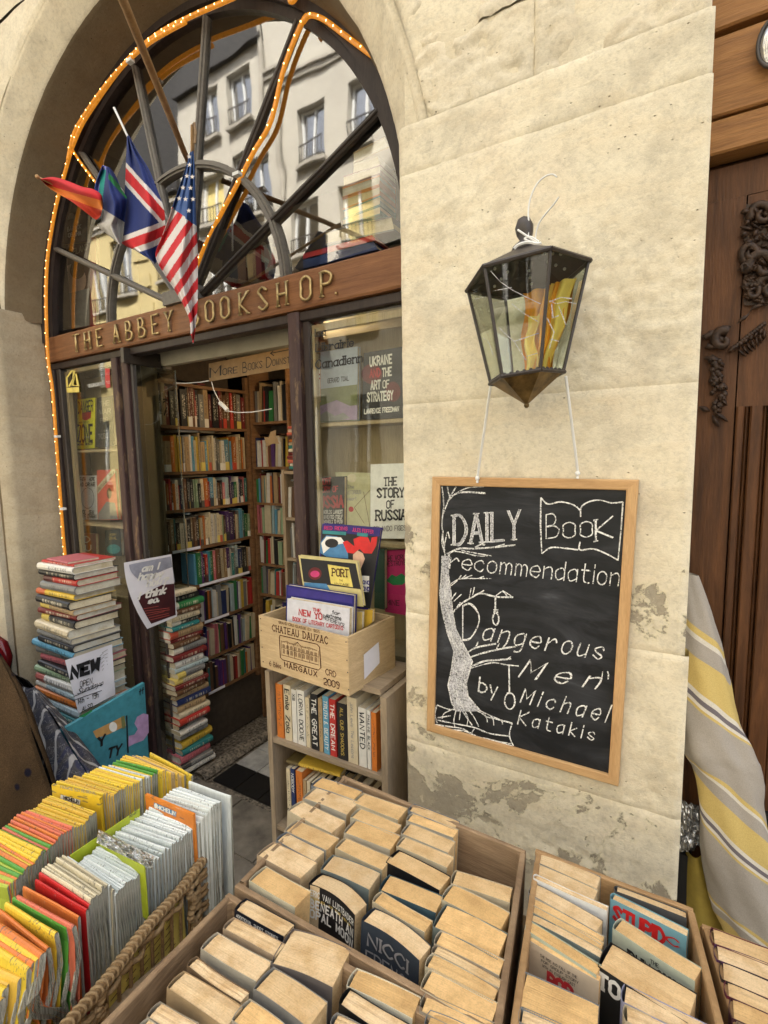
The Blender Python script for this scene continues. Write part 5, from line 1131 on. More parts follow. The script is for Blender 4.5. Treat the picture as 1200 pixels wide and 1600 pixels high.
cw(); m = m_ = M(); textpx(m, 'B', 632, 360, 690, 350, 110, f, w=.16, **J); textpx(m, 'OO', 712, 358, 845, 352, 72, f, w=.22, gap=2, **J); textpx(m, 'K', 862, 372, 940, 355, 98, f, w=.2, serif=.4, **J)
cw(); m = m_ = M(); ribbons(m, [[(a.x, a.y) for a in catmull([(x, y, 0) for x, y in l], 6)] for l in [[(608, 170), (640, 200), (700, 190), (760, 205), (792, 232)], [(792, 260), (795, 215), (830, 190), (880, 182), (935, 195), (988, 190)], [(612, 430), (655, 402), (720, 405), (780, 412)], [(790, 375), (788, 412), (850, 408), (910, 430), (965, 460)]]]+[[(608, 170), (606, 300), (612, 430)], [(988, 190), (978, 330), (965, 462)]], f, 3.2, jit=.3)
cw(); m = m_ = M(); textpx(m, 'recommendation', 185, 498, 965, 580, 74, f, w=.2, slant=.12, h1=88, **J)
cw(); m = m_ = M(); textpx(m, 'D', 246, 830, 318, 812, 158, f, w=.17, **J); textpx(m, 'angerous', 335, 828, 885, 920, 84, f, w=.23, slant=.35, h1=84, gap=2.4, **J)
cw(); m = m_ = M(); textpx(m, 'Men', 505, 1000, 860, 1055, 78, f, w=.24, slant=.7, gap=4, h1=72, **J); ribbons(m, [[(893, 976), (892, 992), (889, 1012)], [(916, 974), (921, 990), (919, 1012)]], f, 2.6, jit=.3)
cw(); m = m_ = M(); textpx(m, 'by', 318, 1068, 402, 1092, 66, f, w=.28, slant=.12, **J)
cw(); m = m_ = M(); textpx(m, 'Michael', 512, 1118, 905, 1210, 62, f, w=.26, slant=.4, gap=3.2, h1=78, **J); cw(); m = m_ = M(); textpx(m, 'Katakis', 500, 1218, 850, 1295, 62, f, w=.26, slant=.25, gap=3, h1=56, **J)
cw()
# chalk tree, roots, open book and nooses
m = M(); rt_ = random.Random(2)
Lf = [(150, 440), (148, 520), (140, 620), (150, 700), (175, 800), (205, 880), (195, 960), (178, 1040), (195, 1120), (215, 1160)]
Rf = [(185, 440), (180, 520), (190, 600), (200, 700), (215, 780), (265, 880), (290, 930), (262, 1030), (270, 1090), (330, 1160)]
def fill(u, v):
    k = v*9; i = min(8, int(k)); t = k-i; l = (Lf[i][0]+(Lf[i+1][0]-Lf[i][0])*t, Lf[i][1]+(Lf[i+1][1]-Lf[i][1])*t); r = (Rf[i][0]+(Rf[i+1][0]-Rf[i][0])*t, Rf[i][1]+(Rf[i+1][1]-Rf[i][1])*t); return (l[0]+(r[0]-l[0])*u, l[1]+(r[1]-l[1])*u)
m.grid(lambda u, v: f(*fill(u, v)), 6, 20, m=1)
lines = []
for i in range(70):
    u = rt_.uniform(0, 1); v0 = rt_.uniform(0, .9); ln_ = rt_.uniform(.04, .16); w_ = rt_.uniform(-.25, .25)
    lines.append([fill(min(1, max(0, u+w_*math.sin(j))), min(1, v0+ln_*j/4)) for j in range(5)])
ribbons(m, lines, f, 1.5, jit=.4); ribbons(m, [Lf, Rf], f, 2.6, jit=.4)
br = [[(165, 440), (150, 300), (158, 200), (150, 120)], [(158, 240), (185, 170), (215, 120)], [(185, 170), (175, 120)], [(180, 180), (230, 145), (350, 148)], [(215, 150), (270, 125), (345, 120)], [(160, 400), (175, 330), (185, 360)], [(172, 430), (230, 405), (300, 405), (400, 398), (490, 388)], [(300, 402), (330, 385), (350, 388)], [(240, 415), (320, 430), (380, 440)], [(400, 398), (440, 385)], [(165, 435), (150, 380), (155, 320)], [(180, 440), (200, 420), (250, 425), (310, 440), (360, 440)],
      [(182, 575), (230, 548), (300, 545), (378, 545)], [(240, 548), (262, 528)], [(250, 545), (290, 530)], [(320, 545), (345, 533)], [(190, 580), (220, 555), (240, 530)],
      [(200, 700), (240, 660), (290, 630), (330, 612), (400, 628), (480, 630)], [(290, 630), (300, 585)], [(275, 640), (285, 590)], [(310, 618), (345, 600)], [(400, 625), (430, 605), (450, 625)], [(430, 600), (470, 625)], [(210, 690), (235, 655)], [(195, 640), (215, 610)], [(205, 650), (240, 618)],
      [(262, 890), (310, 862), (400, 845)], [(300, 868), (318, 838)], [(275, 910), (340, 888), (420, 870), (490, 858)], [(400, 875), (415, 845)], [(430, 868), (450, 840)], [(285, 950), (350, 925), (420, 920), (470, 915)], [(285, 960), (380, 935), (450, 945), (505, 950)], [(450, 920), (470, 905)],
      [(200, 1150), (160, 1170), (150, 1195)], [(215, 1155), (205, 1200), (210, 1235)], [(235, 1160), (230, 1200)], [(255, 1160), (270, 1190), (265, 1225)], [(275, 1155), (300, 1190), (320, 1230)], [(300, 1150), (350, 1180), (360, 1210)], [(320, 1155), (380, 1185), (390, 1225)], [(340, 1165), (420, 1200), (430, 1220)], [(245, 1160), (290, 1225)]]
ribbons(m, [[(a.x, a.y) for a in catmull([(x, y, 0) for x, y in l], 5)] for l in br], f, 2.2, jit=.45)
ribbons(m, [[(a.x+rt_.uniform(-2, 2), a.y+4) for a in catmull([(x, y, 0) for x, y in l], 5)] for l in br[:4]+br[6:8]+br[17:18]+br[26:32]], f, 1.6, jit=.5)
bkl = [[(125, 1130), (118, 1180), (128, 1215)], [(125, 1130), (180, 1150), (215, 1150)], [(475, 1215), (400, 1195), (350, 1185)], [(475, 1215), (462, 1270), (480, 1320)], [(118, 1222), (180, 1230), (250, 1242), (300, 1275), (370, 1290), (475, 1320)], [(128, 1200), (200, 1215), (300, 1235), (370, 1262), (465, 1275)], [(135, 1245), (250, 1250), (330, 1282), (470, 1310)], [(130, 1190), (190, 1180)], [(300, 1240), (280, 1270)]]
ribbons(m, [[(a.x, a.y) for a in catmull([(x, y, 0) for x, y in l], 5)] if len(l) > 2 else l for l in bkl], f, 2.8, jit=.4)
ribbons(m, [[(398, 625), (396, 700)], [(388, 700), (410, 702)], [(388, 690), (410, 690)]]+[ell(399, 732, 14, 28, 16)+[ell(399, 732, 14, 28, 16)[0]]]+[[(460, 942), (462, 1070)], [(450, 1075), (475, 1078)]]+[ell(464, 1112, 24, 38, 18)+[ell(464, 1112, 24, 38, 18)[0]]], f, 3.2, jit=.35)
m.build('chalk_tree', [MT['chalk'], MT['chalk_soft']], cb)
# ================================================================ SMALL BOOKCASE AND WINE BOX
bc = empty('small_bookcase', (-1.0, .1, 0), 'small greyed wooden bookcase of paperbacks standing against the right window, wine box on top', 'bookcase')
BX0, BX1 = -1.245, -.745
m = M(); m.box(BX0, BX0+.020, -.004, .22, 0, .955); m.build('side_panel', MT['case'], bc)
m = M(); m.box(BX1-.022, BX1, -.004, .22, 0, .992-.02); m.build('side_panel', MT['case'], bc)
for z in (.992, .708, .372): m = M(); m.box(BX0+.021, BX1-.023, .0, .218, z-.018, z); m.build('shelf' if z < .9 else 'top_board', MT['case_h'], bc)
m = M(); m.box(BX0+.021, BX1-.023, .212, .22, .1, .97); m.build('back_panel', MT['case'], bc)
def titled_row(y, z, items, where, hmax=.21):
    """items: (x px left, x px right, height, colour, title, ink)"""
    for i, (xl, xr, h, cn, tt, ink) in enumerate(items):
        a, b = onY(xl, 1130, y).x, onY(xr, 1130, y).x; th = max(.006, b-a-.001)
        ob = thing_at('book', Matrix.Translation((a, y, z)), '%s paperback, %s from the left on the %s of the small bookcase' % (cn, nth(i), where), 'book', 'books in the small bookcase')
        q = M(); q.box(0, th, 0, .0012, 0, h); q.box(0, .0008, .0013, .13, 0, h); q.box(th-.0008, th, .0013, .13, 0, h); local(ob, 'cover', q.mesh('cover', MT['cover_plain'] if tt else MT['cover']), PAL[cn])
        q = M(); q.box(.001, th-.001, .0014, .128, .001, h-.0015); local(ob, 'page_block', q.mesh('page_block', MT['pages_white']))
        if tt:
            q = M(); s_, W_ = text_strokes(tt); sc = min(th*.62/6, h*.8/W_*1.0); x0 = th/2-3*sc
            ribbons(q, s_, lambda u, v: (x0+v*sc+0*u, -.0007, h*.92-u*min(sc*1.3, h*.84/W_)), .5); local(ob, 'title', q.mesh('title', MT[ink]))
R1 = [(433, 443, .20, 'orange', '', ''), (445, 456, .205, 'cream', 'Emile Zola', 'ink'), (457, 464, .195, 'white', 'XIII', 'ink'), (465, 477, .20, 'white', 'LORNA DOONE', 'ink'), (478, 484, .18, 'cream', '', ''), (486, 497, .20, 'black', 'THE GREAT', 'ink_white'), (498, 504, .19, 'tan', '', ''), (505, 514, .205, 'sky blue', 'TRUTH & BEAUTY', 'ink_white'), (515, 525, .20, 'red', 'THE DREAM', 'ink_white'), (527, 542, .195, 'black', 'ALL OUR SHADOWS', 'gold'), (543, 558, .225, 'cream', 'John Lewis: The Lessons', 'ink_grey'), (560, 572, .20, 'white', 'WANTED', 'ink'), (573, 579, .198, 'white', 'PAULINE BLACK', 'ink'), (580, 588, .195, 'orange', '', '')]
titled_row(.012, .709, R1, 'upper shelf')
R2 = [(444, 450, .22, 'cream', '', ''), (451, 457, .225, 'navy blue', 'NOBODY', 'ink_white'), (459, 469, .225, 'orange', '', ''), (470, 475, .20, 'tan', '', ''), (476, 481, .20, 'cream', '', ''), (482, 492, .20, 'black', 'Grace', 'ink_white'), (493, 500, .20, 'black', '', ''), (501, 508, .19, 'navy blue', '', ''), (509, 520, .19, 'white', 'STORY', 'ink'), (524, 532, .2, 'grey', '', ''), (540, 552, .2, 'cream', '', ''), (556, 566, .2, 'brown', '', '')]
titled_row(.02, .373, R2, 'lower shelf')
lay(-1.19, .03, .605, .12, .22, .15, .012, 'yellow', 'thin yellow book lying across the row on the lower shelf of the small bookcase', 'books in the small bookcase', False)
# wine box
W0 = onY(408, 965, -.03); W1 = onY(552, 1005, -.055)
zb_, zt_ = .985, 1.168
A_, B_ = Vector((-1.232, -.035, 0)), Vector((-.835, -.070, 0)); dx_ = (B_-A_).normalized(); dy_ = Vector((-dx_.y, dx_.x, 0)); DP = .245
wb = empty('wine_box', ((A_.x+B_.x)/2, .05, zb_), 'pale wooden wine box branded CHATEAU DAUZAC on top of the small bookcase', 'box')
def slab(name, a, b, t, z0, z1, mt, parent, inward):
    m = M(); n_ = inward*t; up = Vector((0,0,1)); m.hexa([a+up*z0, b+up*z0, b+n_+up*z0, a+n_+up*z0], [a+up*z1, b+up*z1, b+n_+up*z1, a+n_+up*z1]); return m.build(name, MT[mt], parent)
C0, C1 = A_+dy_*DP, B_+dy_*DP
slab('front_board', A_, B_, .009, zb_, zt_, 'winebox', wb, dy_); slab('back_board', C0, C1, .009, zb_, zt_, 'winebox', wb, -dy_)
slab('side_board', B_-dx_*.001+dy_*.0092, C1-dx_*.001-dy_*.0092, .009, zb_, zt_, 'winebox', wb, -dx_); slab('side_board', A_+dx_*.001+dy_*.0092, C0+dx_*.001-dy_*.0092, .009, zb_, zt_, 'winebox', wb, dx_)
m = M(); u3 = Vector((0,0,1)); m.hexa([A_+dx_*.012+dy_*.012+u3*(zb_+.002), B_-dx_*.012+dy_*.012+u3*(zb_+.002), C1-dx_*.012-dy_*.012+u3*(zb_+.002), C0+dx_*.012-dy_*.012+u3*(zb_+.002)], [A_+dx_*.012+dy_*.012+u3*(zb_+.01), B_-dx_*.012+dy_*.012+u3*(zb_+.01), C1-dx_*.012-dy_*.012+u3*(zb_+.01), C0+dx_*.012-dy_*.012+u3*(zb_+.01)]); m.build('bottom_board', MT['winebox'], wb)
# print laid out in the crop's pixels, mapped from the front board's four photo corners
cq = [(85, 503), (525, 612), (535, 903), (95, 765)]     # TL TR BR BL in crop
def wf(x, y):
    u = (x-cq[0][0])/(cq[1][0]-cq[0][0]); yt = cq[0][1]+(cq[1][1]-cq[0][1])*u; yb = cq[3][1]+(cq[2][1]-cq[3][1])*u; v = (y-yt)/(yb-yt)
    return A_.lerp(B_, u)-dy_*.0006+u3*(zt_+(zb_-zt_)*v)
m = M()
textpx(m, 'CHATEAU DAUZAC', 160, 582, 435, 645, 30, wf, w=.55, serif=.6, gap=2, h1=34); textpx(m, 'GRAND CRU CLASSE EN 1855', 195, 545, 400, 592, 13, wf, w=.5)
textpx(m, 'MARGAUX', 218, 765, 380, 812, 26, wf, w=.6, serif=.6, gap=2.6); textpx(m, '6 Blles', 134, 760, 198, 776, 24, wf, w=.5); textpx(m, 'CRD', 422, 798, 468, 810, 28, wf, w=.5); textpx(m, '2009', 412, 848, 482, 866, 32, wf, w=.6)
fr_ = [(200, 605), (385, 648), (397, 662), (400, 765), (388, 778), (208, 730), (197, 718), (196, 615)]; ribbons(m, [fr_+[fr_[0]]], wf, 2.2)
cast = [[(205, 640), (205, 705), (390, 752), (392, 682)], [(205, 640), (238, 635), (245, 645), (268, 650), (290, 640), (308, 662), (340, 668), (345, 665), (385, 680)], [(270, 650), (272, 720)], [(308, 660), (310, 732)], [(238, 640), (240, 712)], [(345, 668), (347, 740)], [(205, 668), (392, 712)], [(272, 655), (290, 642), (308, 660)]]
for i in range(9): x = 213+i*20; y = 652+i*4.8; cast += [[(x, y), (x, y+14), (x+9, y+16), (x+9, y+2), (x, y)], [(x, y+24), (x, y+44), (x+9, y+46), (x+9, y+26), (x, y+24)], [(x+4, y), (x+4, y+15)], [(x+4, y+25), (x+4, y+45)]]
for i in range(22): x = 207+i*8.2; cast.append([(x, 632+i*2.0), (x, 640+i*2.0)])
ribbons(m, cast, wf, 1.0); m.build('branded_print', MT['ink_brown'], wb)
m = M()
for x, y in [(96, 520), (97, 580), (98, 665), (100, 740), (517, 632), (519, 722), (521, 782), (523, 868)]: m.ball(wf(x, y), .0022, 6, 4)
m.build('nail', MT['iron_dark'], wb)
def sfc(u, v): return B_.lerp(C1, u)+dx_*.0006+u3*(zt_+(zb_-zt_)*v)
m = M(); m.add([sfc(*p) for p in [(.30, .42), (.62, .33), (.64, .72), (.30, .86)]], [(0, 1, 2, 3)]); m.build('paper_label', MT['paper'], wb)
m = M(); m.add([sfc(*p)+dx_*.0005 for p in [(.63, .02), (.97, .02), (.97, .98), (.63, .98)]], [(0, 1, 2, 3)]); m.build('tape_strip', MT['winebox'], wb)
# books in the wine box
def tilted(P, quad, col, label, texts=(), blobs=(), th=.012): return standbook(P, col, label, c5, q5(*quad), texts, blobs, th=th, group=None)
b1 = tilted(.085, [(380, 55), (662, 78), (600, 470), (350, 440)], (.03, .02, .16), 'tall comic book with an upside down red clad figure, rear of the wine box', [('p_pink', [('RED RIDING', 390, 84, 500, 88, 16, dict(w=.6)), ('JULES FEIFFER', 525, 92, 625, 104, 16, dict(w=.6))]), ('p_indigo', [('BONO', 565, 345, 606, 348, 16, dict(w=.9)), ('BOND', 565, 376, 606, 380, 18, dict(w=.9))])],
    [('ink', [(378, 92), (655, 118), (610, 465), (370, 420)]), ('p_teal', [(383, 88), (495, 96), (493, 112), (381, 104)]), ('p_teal', [(548, 98), (600, 104), (598, 120), (547, 114)]), ('p_blue', [(372, 145), (400, 112), (450, 118), (500, 150), (505, 225), (400, 215), (368, 195)]), ('ink_white', [(375, 150), (400, 118), (470, 122), (490, 150), (430, 160), (385, 200)]), ('ink', ell(425, 150, 32, 22)), ('p_redhot', [(478, 145), (500, 138), (535, 165), (530, 130), (560, 118), (600, 122), (612, 150), (618, 122), (645, 118), (640, 160), (618, 200), (580, 198), (560, 178), (530, 200), (500, 195)]), ('p_flesh', [(528, 205), (550, 185), (575, 198), (585, 225), (570, 262), (560, 285), (540, 270), (528, 240)]), ('ink_white', [(560, 306), (606, 308), (604, 384), (558, 382)])])
b2_ = tilted(.045, [(265, 208), (548, 238), (578, 455), (300, 440)], (.58, .50, .22), 'black book with a pale yellow PORT panel, middle of the wine box', [('ink_brown', [('PORT', 428, 306, 505, 312, 34, dict(w=.6, serif=.7)), ('THE', 462, 332, 480, 334, 8), ('VINTAGE', 438, 350, 510, 356, 10)])], [('ink', [(275, 222), (540, 248), (566, 372), (290, 335)]), ('p_yellow', [(406, 252), (508, 268), (528, 362), (422, 345)]), ('p_maroon', ell(345, 296, 32, 30)), ('p_pink', ell(345, 298, 22, 16)), ('p_blue', [(292, 338), (400, 345), (420, 380), (296, 378)])])
b3_ = tilted(.015, [(207, 350), (533, 402), (528, 620), (205, 560)], (.015, .015, .14), 'shiny dark blue book behind the white front one in the wine box', [], [('p_indigo', [(215, 360), (525, 410), (523, 440), (212, 400)])], th=.016)
b4_ = tilted(-.015, [(212, 415), (512, 465), (508, 600), (210, 540)], (.62, .62, .66), 'white cartoon book with red lettering at the front of the wine box', [('ink_red', [('THE', 335, 475, 372, 482, 14, dict(w=.7)), ('NEW YO', 268, 494, 378, 518, 28, dict(w=.65, serif=.5)), ('BOOK OF LITERARY CARTOONS', 238, 522, 480, 568, 18, dict(w=.6))]), ('ink', [('for', 425, 490, 465, 498, 18), ('extreme', 400, 505, 470, 522, 20), ('REFERENCE', 385, 512, 488, 558, 18)])], [], th=.02)
tilted(.05, [(535, 478), (572, 482), (570, 560), (535, 585)], (.55, .40, .12), 'thin tan book edge at the right inside of the wine box'); tilted(.085, [(585, 468), (622, 470), (620, 530), (582, 560)], (.66, .42, .05), 'yellow and white book edge at the back right inside the wine box')
lay(-1.15, .0, .996, .0, .10, .12, .02, 'cream', 'cream book lying on the wine box floor behind the cartoon book', 'books in the wine box', False)

# ================================================================ DISPLAY TABLE AND CRATES
SL = -.1085
PZ = .885; PY = -.30                       # crate rims lie on a plane falling gently towards the wall
PN = Vector((0, -SL, 1)).normalized(); PP = Vector((0, PY, PZ))
def onC(x, y, d=0): return onP(x, y, PP+Vector((0, 0, d)), PN)
cc3 = lambda x, y: (240+x/2, 1180+y/2); cc4 = lambda x, y: (760+x/2.727, 1280+y/2.727)
def crate(cs, label, mt, depth=.15, t=.011, inner=()):
    o = sum(cs, Vector())/4; tt = empty('book_crate', o-Vector((0,0,depth)), label, 'crate'); dn = -PN
    for i in range(4):
        a, b, c = cs[i], cs[(i+1) % 4], cs[(i+2) % 4]; z = cs[i-1]
        e = (b-a).normalized(); n_ = ((c-b)-(c-b).dot(e)*e).normalized()
        a2, b2 = (a+e*(t+.0015), b-e*(t+.0015)) if i % 2 else (a, b)
        m = M(); nn = 14; wv_ = lambda u: PN*(.0022*nz(u*.25+i, a.x, a.y, 9))
        def fn(u, v):
            ring = [dn*depth, -PN*.002, -n_*0+PN*0+n_*.002, n_*(t-.002), n_*t-PN*.002, n_*t+dn*depth]; k = min(5, int(round(v*5))); base = a2.lerp(b2, u)
            return base+ring[k]+(wv_(u) if 0 < k < 5 else Vector())
        m.grid(fn, nn, 5)
        m.quad(fn(0,0), fn(0,1), fn(0,.8), fn(0,.2)); m.quad(fn(1,0), fn(1,.2), fn(1,.8), fn(1,1))
        m.build('crate_board', MT[mt], tt)
    m = M(); ii = [cs[k].lerp(o, .03)+dn*(depth-.012) for k in range(4)]; m.hexa([p+dn*.008 for p in ii], ii); m.build('crate_bottom', MT[mt], tt)
    for k in range(4):
        p = cs[k].lerp(o, .045)+dn*.004; m = M(); m.tube([p, p+dn*(depth-.02)], .008, 4); m.build('corner_post', MT[mt], tt)
    return tt
A4 = [onC(538, 1211), onC(822, 1329), onC(781, 1624), onC(367, 1383)]
crate(A4, 'weathered grey brown crate of old paperbacks nearest the bookcase, empty slot at its far right', 'crate')
vA = A4[3]-A4[0]; vB = A4[2]-A4[1]
g_ = .014
B4 = [A4[3]+vA.normalized()*g_, A4[2]+vB.normalized()*g_, A4[2]+vB*1.1, A4[3]+vA*1.1]
crate([p-Vector((0,0,.003)) for p in B4], 'weathered crate of old paperbacks in the foreground beside the wicker basket', 'crate')
C4 = [onC(838, 1326), onC(1083, 1418), onC(1155, 1690), onC(784, 1690)]
crate(C4, 'narrow honey coloured crate with two rows of paperbacks, third crate from the left', 'crate2')
D4 = [onC(1097, 1438), onC(1330, 1526), onC(1430, 1700), onC(1176, 1690)]
crate([p-Vector((0,0,.004)) for p in D4], 'honey coloured crate cut off by the right edge, lying low in the corner', 'crate2')
# table under the crates
tb = empty('display_table', (-.3, -.55, 0), 'plain wooden trestle table carrying the book crates', 'table')
def tz(x, y, d): return PZ+SL*(y-PY)-d
m = M(); cn_ = [(-.80, -.27), (.42, -.27), (.42, -1.12), (-.80, -1.12)]; m.hexa([(x, y, tz(x, y, .184)) for x, y in cn_], [(x, y, tz(x, y, .160)) for x, y in cn_]); m.build('tabletop', MT['case_h'], tb)
for x, y in [(-.74, -.32), (.36, -.32), (.36, -1.06), (-.74, -1.06)]: m = M(); m.box(x-.02, x+.02, y-.02, y+.02, 0, tz(x, y, .186)); m.build('leg', MT['case'], tb)

COVC = [(.24,.23,.21), (.42,.38,.30), (.30,.24,.17), (.18,.20,.22), (.48,.40,.27), (.16,.19,.18), (.40,.30,.20), (.5,.45,.33), (.30,.26,.20), (.52,.44,.30), (.46,.40,.30)]
def pback(FL, FR, NL, label, cov=None, drop=.0, title=None, group='old paperbacks standing in the crates', hgt=.135, lean=0, bend=None, pagecol=None, NR=None):
    R = random.Random(int(FL.x*9999)+int(FL.y*7777))
    X = (FR-FL); wd = X.length; X.normalize(); t = abs((NL-FL).dot(PN.cross(X))); t = max(.006, t)*1.10
    Yv = PN.cross(X).normalized()                 # away from the viewer
    NLp = FL-Yv*t; wt = R.uniform(.98, 1.12)
    cov = cov or R.choice(COVC); bend = R.uniform(-.0018, .0012) if bend is None else bend
    if cov is not None and cov == 'none': cov = (.3, .25, .2)
    Mx = Matrix(((X.x, Yv.x, PN.x, NLp.x), (X.y, Yv.y, PN.y, NLp.y), (X.z, Yv.z, PN.z, NLp.z), (0,0,0,1)))
    ob = thing_at('paperback', Mx, label, 'book', group)
    Nn = 10; tr = t*wt
    yb = lambda u: bend*math.sin(math.pi*u)*1.5+R0*(u-.5)
    R0 = R.uniform(-.002, .002)
    def yf(u): return yb(u)
    def yk(u): return t+yb(u)-(t-tr)*u
    zz = lambda u: -drop+.0005*math.sin(u*4)
    q = M(); c = .0005; s0, s1 = .003, wd-.001
    ring = []
    # page block: top surface as a grid, right fore-edge, front/back under cover
    def topf(u, v):
        x = s0+(s1-s0)*u; e = .0007*(abs(v-.5)*2)**4
        rr = .0028*(1-(1-min(1, min(u, 1-u)*14))**2)
        return (x, yf(u)+c+(yk(u)-yf(u)-2*c)*v, -.0003+zz(u)-e-(.0028-rr)*.35+.0004*math.sin(v*t*900+u*3))
    q.grid(topf, Nn, 6); 
    b0 = len(q.v)
    for v in range(7): p = topf(1, v/6); q.v.append(p); q.v.append((p[0], p[1], -hgt))
    for v in range(6): q.f.append((b0+2*v, b0+2*v+1, b0+2*v+3, b0+2*v+2)); q.m.append(0)
    for vv in (0, 1):
        b0 = len(q.v)
        for i in range(Nn+1): p = topf(i/Nn, vv); q.v.append(p); q.v.append((p[0], p[1], -hgt))
        for i in range(Nn): q.f.append((b0+2*i, b0+2*i+2, b0+2*i+3, b0+2*i+1) if vv else (b0+2*i, b0+2*i+1, b0+2*i+3, b0+2*i+2)); q.m.append(0)
    pgo = local(ob, 'page_block', q.mesh('page_block', MT['pages_old'], smooth=False))
    q = M(); outer = [(i/Nn, 0) for i in range(Nn, -1, -1)]
    pts = [(wd*u, yf(u)) for u in [i/Nn for i in range(Nn, -1, -1)]]
    pts += [(-.0022, yf(0)+t*.25), (-.003, yf(0)+t*.5), (-.0022, yf(0)+t*.75)] if t > .012 else [(-.001, yf(0)+t*.5)]
    pts += [(wd*u, yk(u)) for u in [i/Nn for i in range(0, Nn+1)]]
    b0 = len(q.v); n_ = len(pts); ctr = (wd/2, t/2)
    for (x, y) in pts:
        u = min(1, max(0, x/wd)); z_ = zz(u)+.0004
        xi = x+(.0006 if x < wd*.02 else 0); yi = y+(.0006 if y < yf(u)+t*.5 else -.0006) if x >= 0 else y
        q.v += [(x, y, z_), (x, y, -hgt), (xi, yi, z_), (xi, yi, -hgt)]
    for i in range(n_-1):
        a = b0+4*i; b = a+4; q.f += [(a, b, b+1, a+1), (b+2, a+2, a+3, b+3), (a, a+2, b+2, b)]; q.m += [0]*3
    local(ob, 'cover', q.mesh('cover', MT['cover_plain'], smooth=False), cov)
    if title:
        for mt, items in title:
            q = M()
            for s, x0, y0, x1, y1, h, kw in items:
                textpx(q, s, x0, y0, x1, y1, h, lambda x, y: (wd*x, yf(min(1, max(0, x)))-.0006, zz(min(1, max(0, x)))-y), **kw)
            local(ob, 'title', q.mesh('title', MT[mt]))
    return ob
def P3(pt, cf): return onC(*cf(*pt))
def T(s, x0, x1, y, h, **k): return (s, x0, y, x1, y, h, k)
crA = {1: [((525,68),(652,112),(513,98)), ((506,100),(640,147),(487,138)), ((464,142),(597,208),(447,182)), ((450,203),(577,262),(430,240)), ((414,240),(534,300),(393,268)), ((376,270),(507,338),(342,315)), ((350,347),(492,424),(328,402))],
       2: [((655,118),(792,168),(643,152)), ((645,165),(775,218),(632,197)), ((630,202),(770,252),(608,242)), ((600,257),(745,322),(582,292)), ((560,312),(707,370),(538,358)), ((526,368),(668,462),(510,412))],
       3: [((815,152),(956,207),(808,176)), ((808,180),(953,232),(800,205)), ((800,212),(944,268),(790,248)), ((784,254),(938,320),(775,286)), ((766,295),(928,378),(758,345)), ((736,373),(907,440),(727,424)), ((712,425),(873,517),(694,458)), ((690,476),(868,594),(664,520))],
       4: [((943,360),(1122,415),(937,400)), ((933,402),(1113,492),(930,462)), ((913,466),(1107,556),(903,543)), ((897,548),(1096,642),(888,590)), ((883,592),(1091,702),(876,618)), ((872,617),(1079,727),(863,662)), ((868,664),(1078,778),(855,735)), ((852,740),(1074,838),(848,800))]}
colname = ['leftmost', 'second', 'third', 'rightmost']
SPT = {(1, 7): dict(cov=(.55,.50,.36), title=[('p_blue', [T('HOWARDS', .04, 1.0, .052, .034, w=.7, serif=.5)])]),
       (2, 6): dict(cov=(.012,.012,.014), bend=.006, title=[('ink_white', [T('ERIC VAN LUSTBADER', .04, .97, .020, .010, w=.5, gap=2), T('BENEATH AN', .05, .97, .041, .014, w=.7, gap=2.2), T('OPAL MOON', .05, .97, .060, .014, w=.7, gap=2.2)]), ('gold', [T('SEQUEL TO THE NINJA', .06, .9, .0275, .004, w=.7)]), ]),
       (3, 5): dict(cov=(.01,.01,.012)), (3, 6): dict(cov=(.05,.09,.11)),
       (3, 8): dict(cov=(.035,.045,.06), bend=.004, title=[('ink_grey', [T('NICCI', .12, .80, .036, .020, w=.45, serif=.4), T('FRENCH', .1, .9, .066, .020, w=.45, serif=.4)])])}
for c, lst in crA.items():
    for i, (a, b, d_) in enumerate(lst):
        kw = SPT.get((c, i+1), {}); lab = 'old paperback, %s from the back of the %s row in the crate by the bookcase' % (nth(i), colname[c-1])
        if (c, i+1) == (2, 6): lab = 'thick black BENEATH AN OPAL MOON paperback, front of the second row, crate by the bookcase'
        if (c, i+1) == (3, 8): lab = 'slate grey NICCI FRENCH paperback, front of the third row, crate by the bookcase'
        if (c, i+1) == (1, 7): lab = 'cream paperback with blue lettering, front of the leftmost row, crate by the bookcase'
        pback(P3(a, cc3), P3(b, cc3), P3(d_, cc3), lab, **kw)
m = M(); 
crB = {1: [((290,447),(440,528),(274,488)), ((250,507),(412,590),(231,545)), ((200,552),(368,650),(169,608)), ((136,627),(299,740),(121,662)), ((96,673),(273,792),(68,735)), ((22,768),(140,838),(-8,815)), ((-20,822),(120,900),(-50,870))],
       2: [((436,541),(617,607),(393,648)), ((376,660),(541,775),(337,735)), ((300,762),(442,862),(266,836)), ((262,842),(420,930),(230,905))],
       3: [((635,665),(834,760),(614,720)), ((610,728),(800,842),(590,778)), ((573,805),(722,882),(556,842))], 4: [((865,797),(1015,865),(852,850)), ((850,855),(1010,925),(840,905))]}
SB = {(1, 1): dict(cov=(.01,.012,.02), title=[('ink_white', [T('ADDITIONAL SHORT STORIES', .05, .9, .010, .005, w=.6)])]), (1, 4): dict(cov=(.18,.12,.07)), (1, 5): dict(cov=(.38,.27,.15), title=[]), (2, 1): dict(cov=(.14,.12,.11), bend=.002), (3, 2): dict(cov=(.012,.012,.012), title=[('gold', [T('COOPER', .1, .9, .040, .028, w=.5)])]), (3, 1): dict(cov=(.62,.58,.45))}
for c, lst in crB.items():
    for i, (a, b, d_) in enumerate(lst):
        pback(P3(a, cc3), P3(b, cc3), P3(d_, cc3), 'old paperback, %s from the back of the %s row in the crate beside the basket' % (nth(i), colname[c-1]), **SB.get((c, i+1), {}))
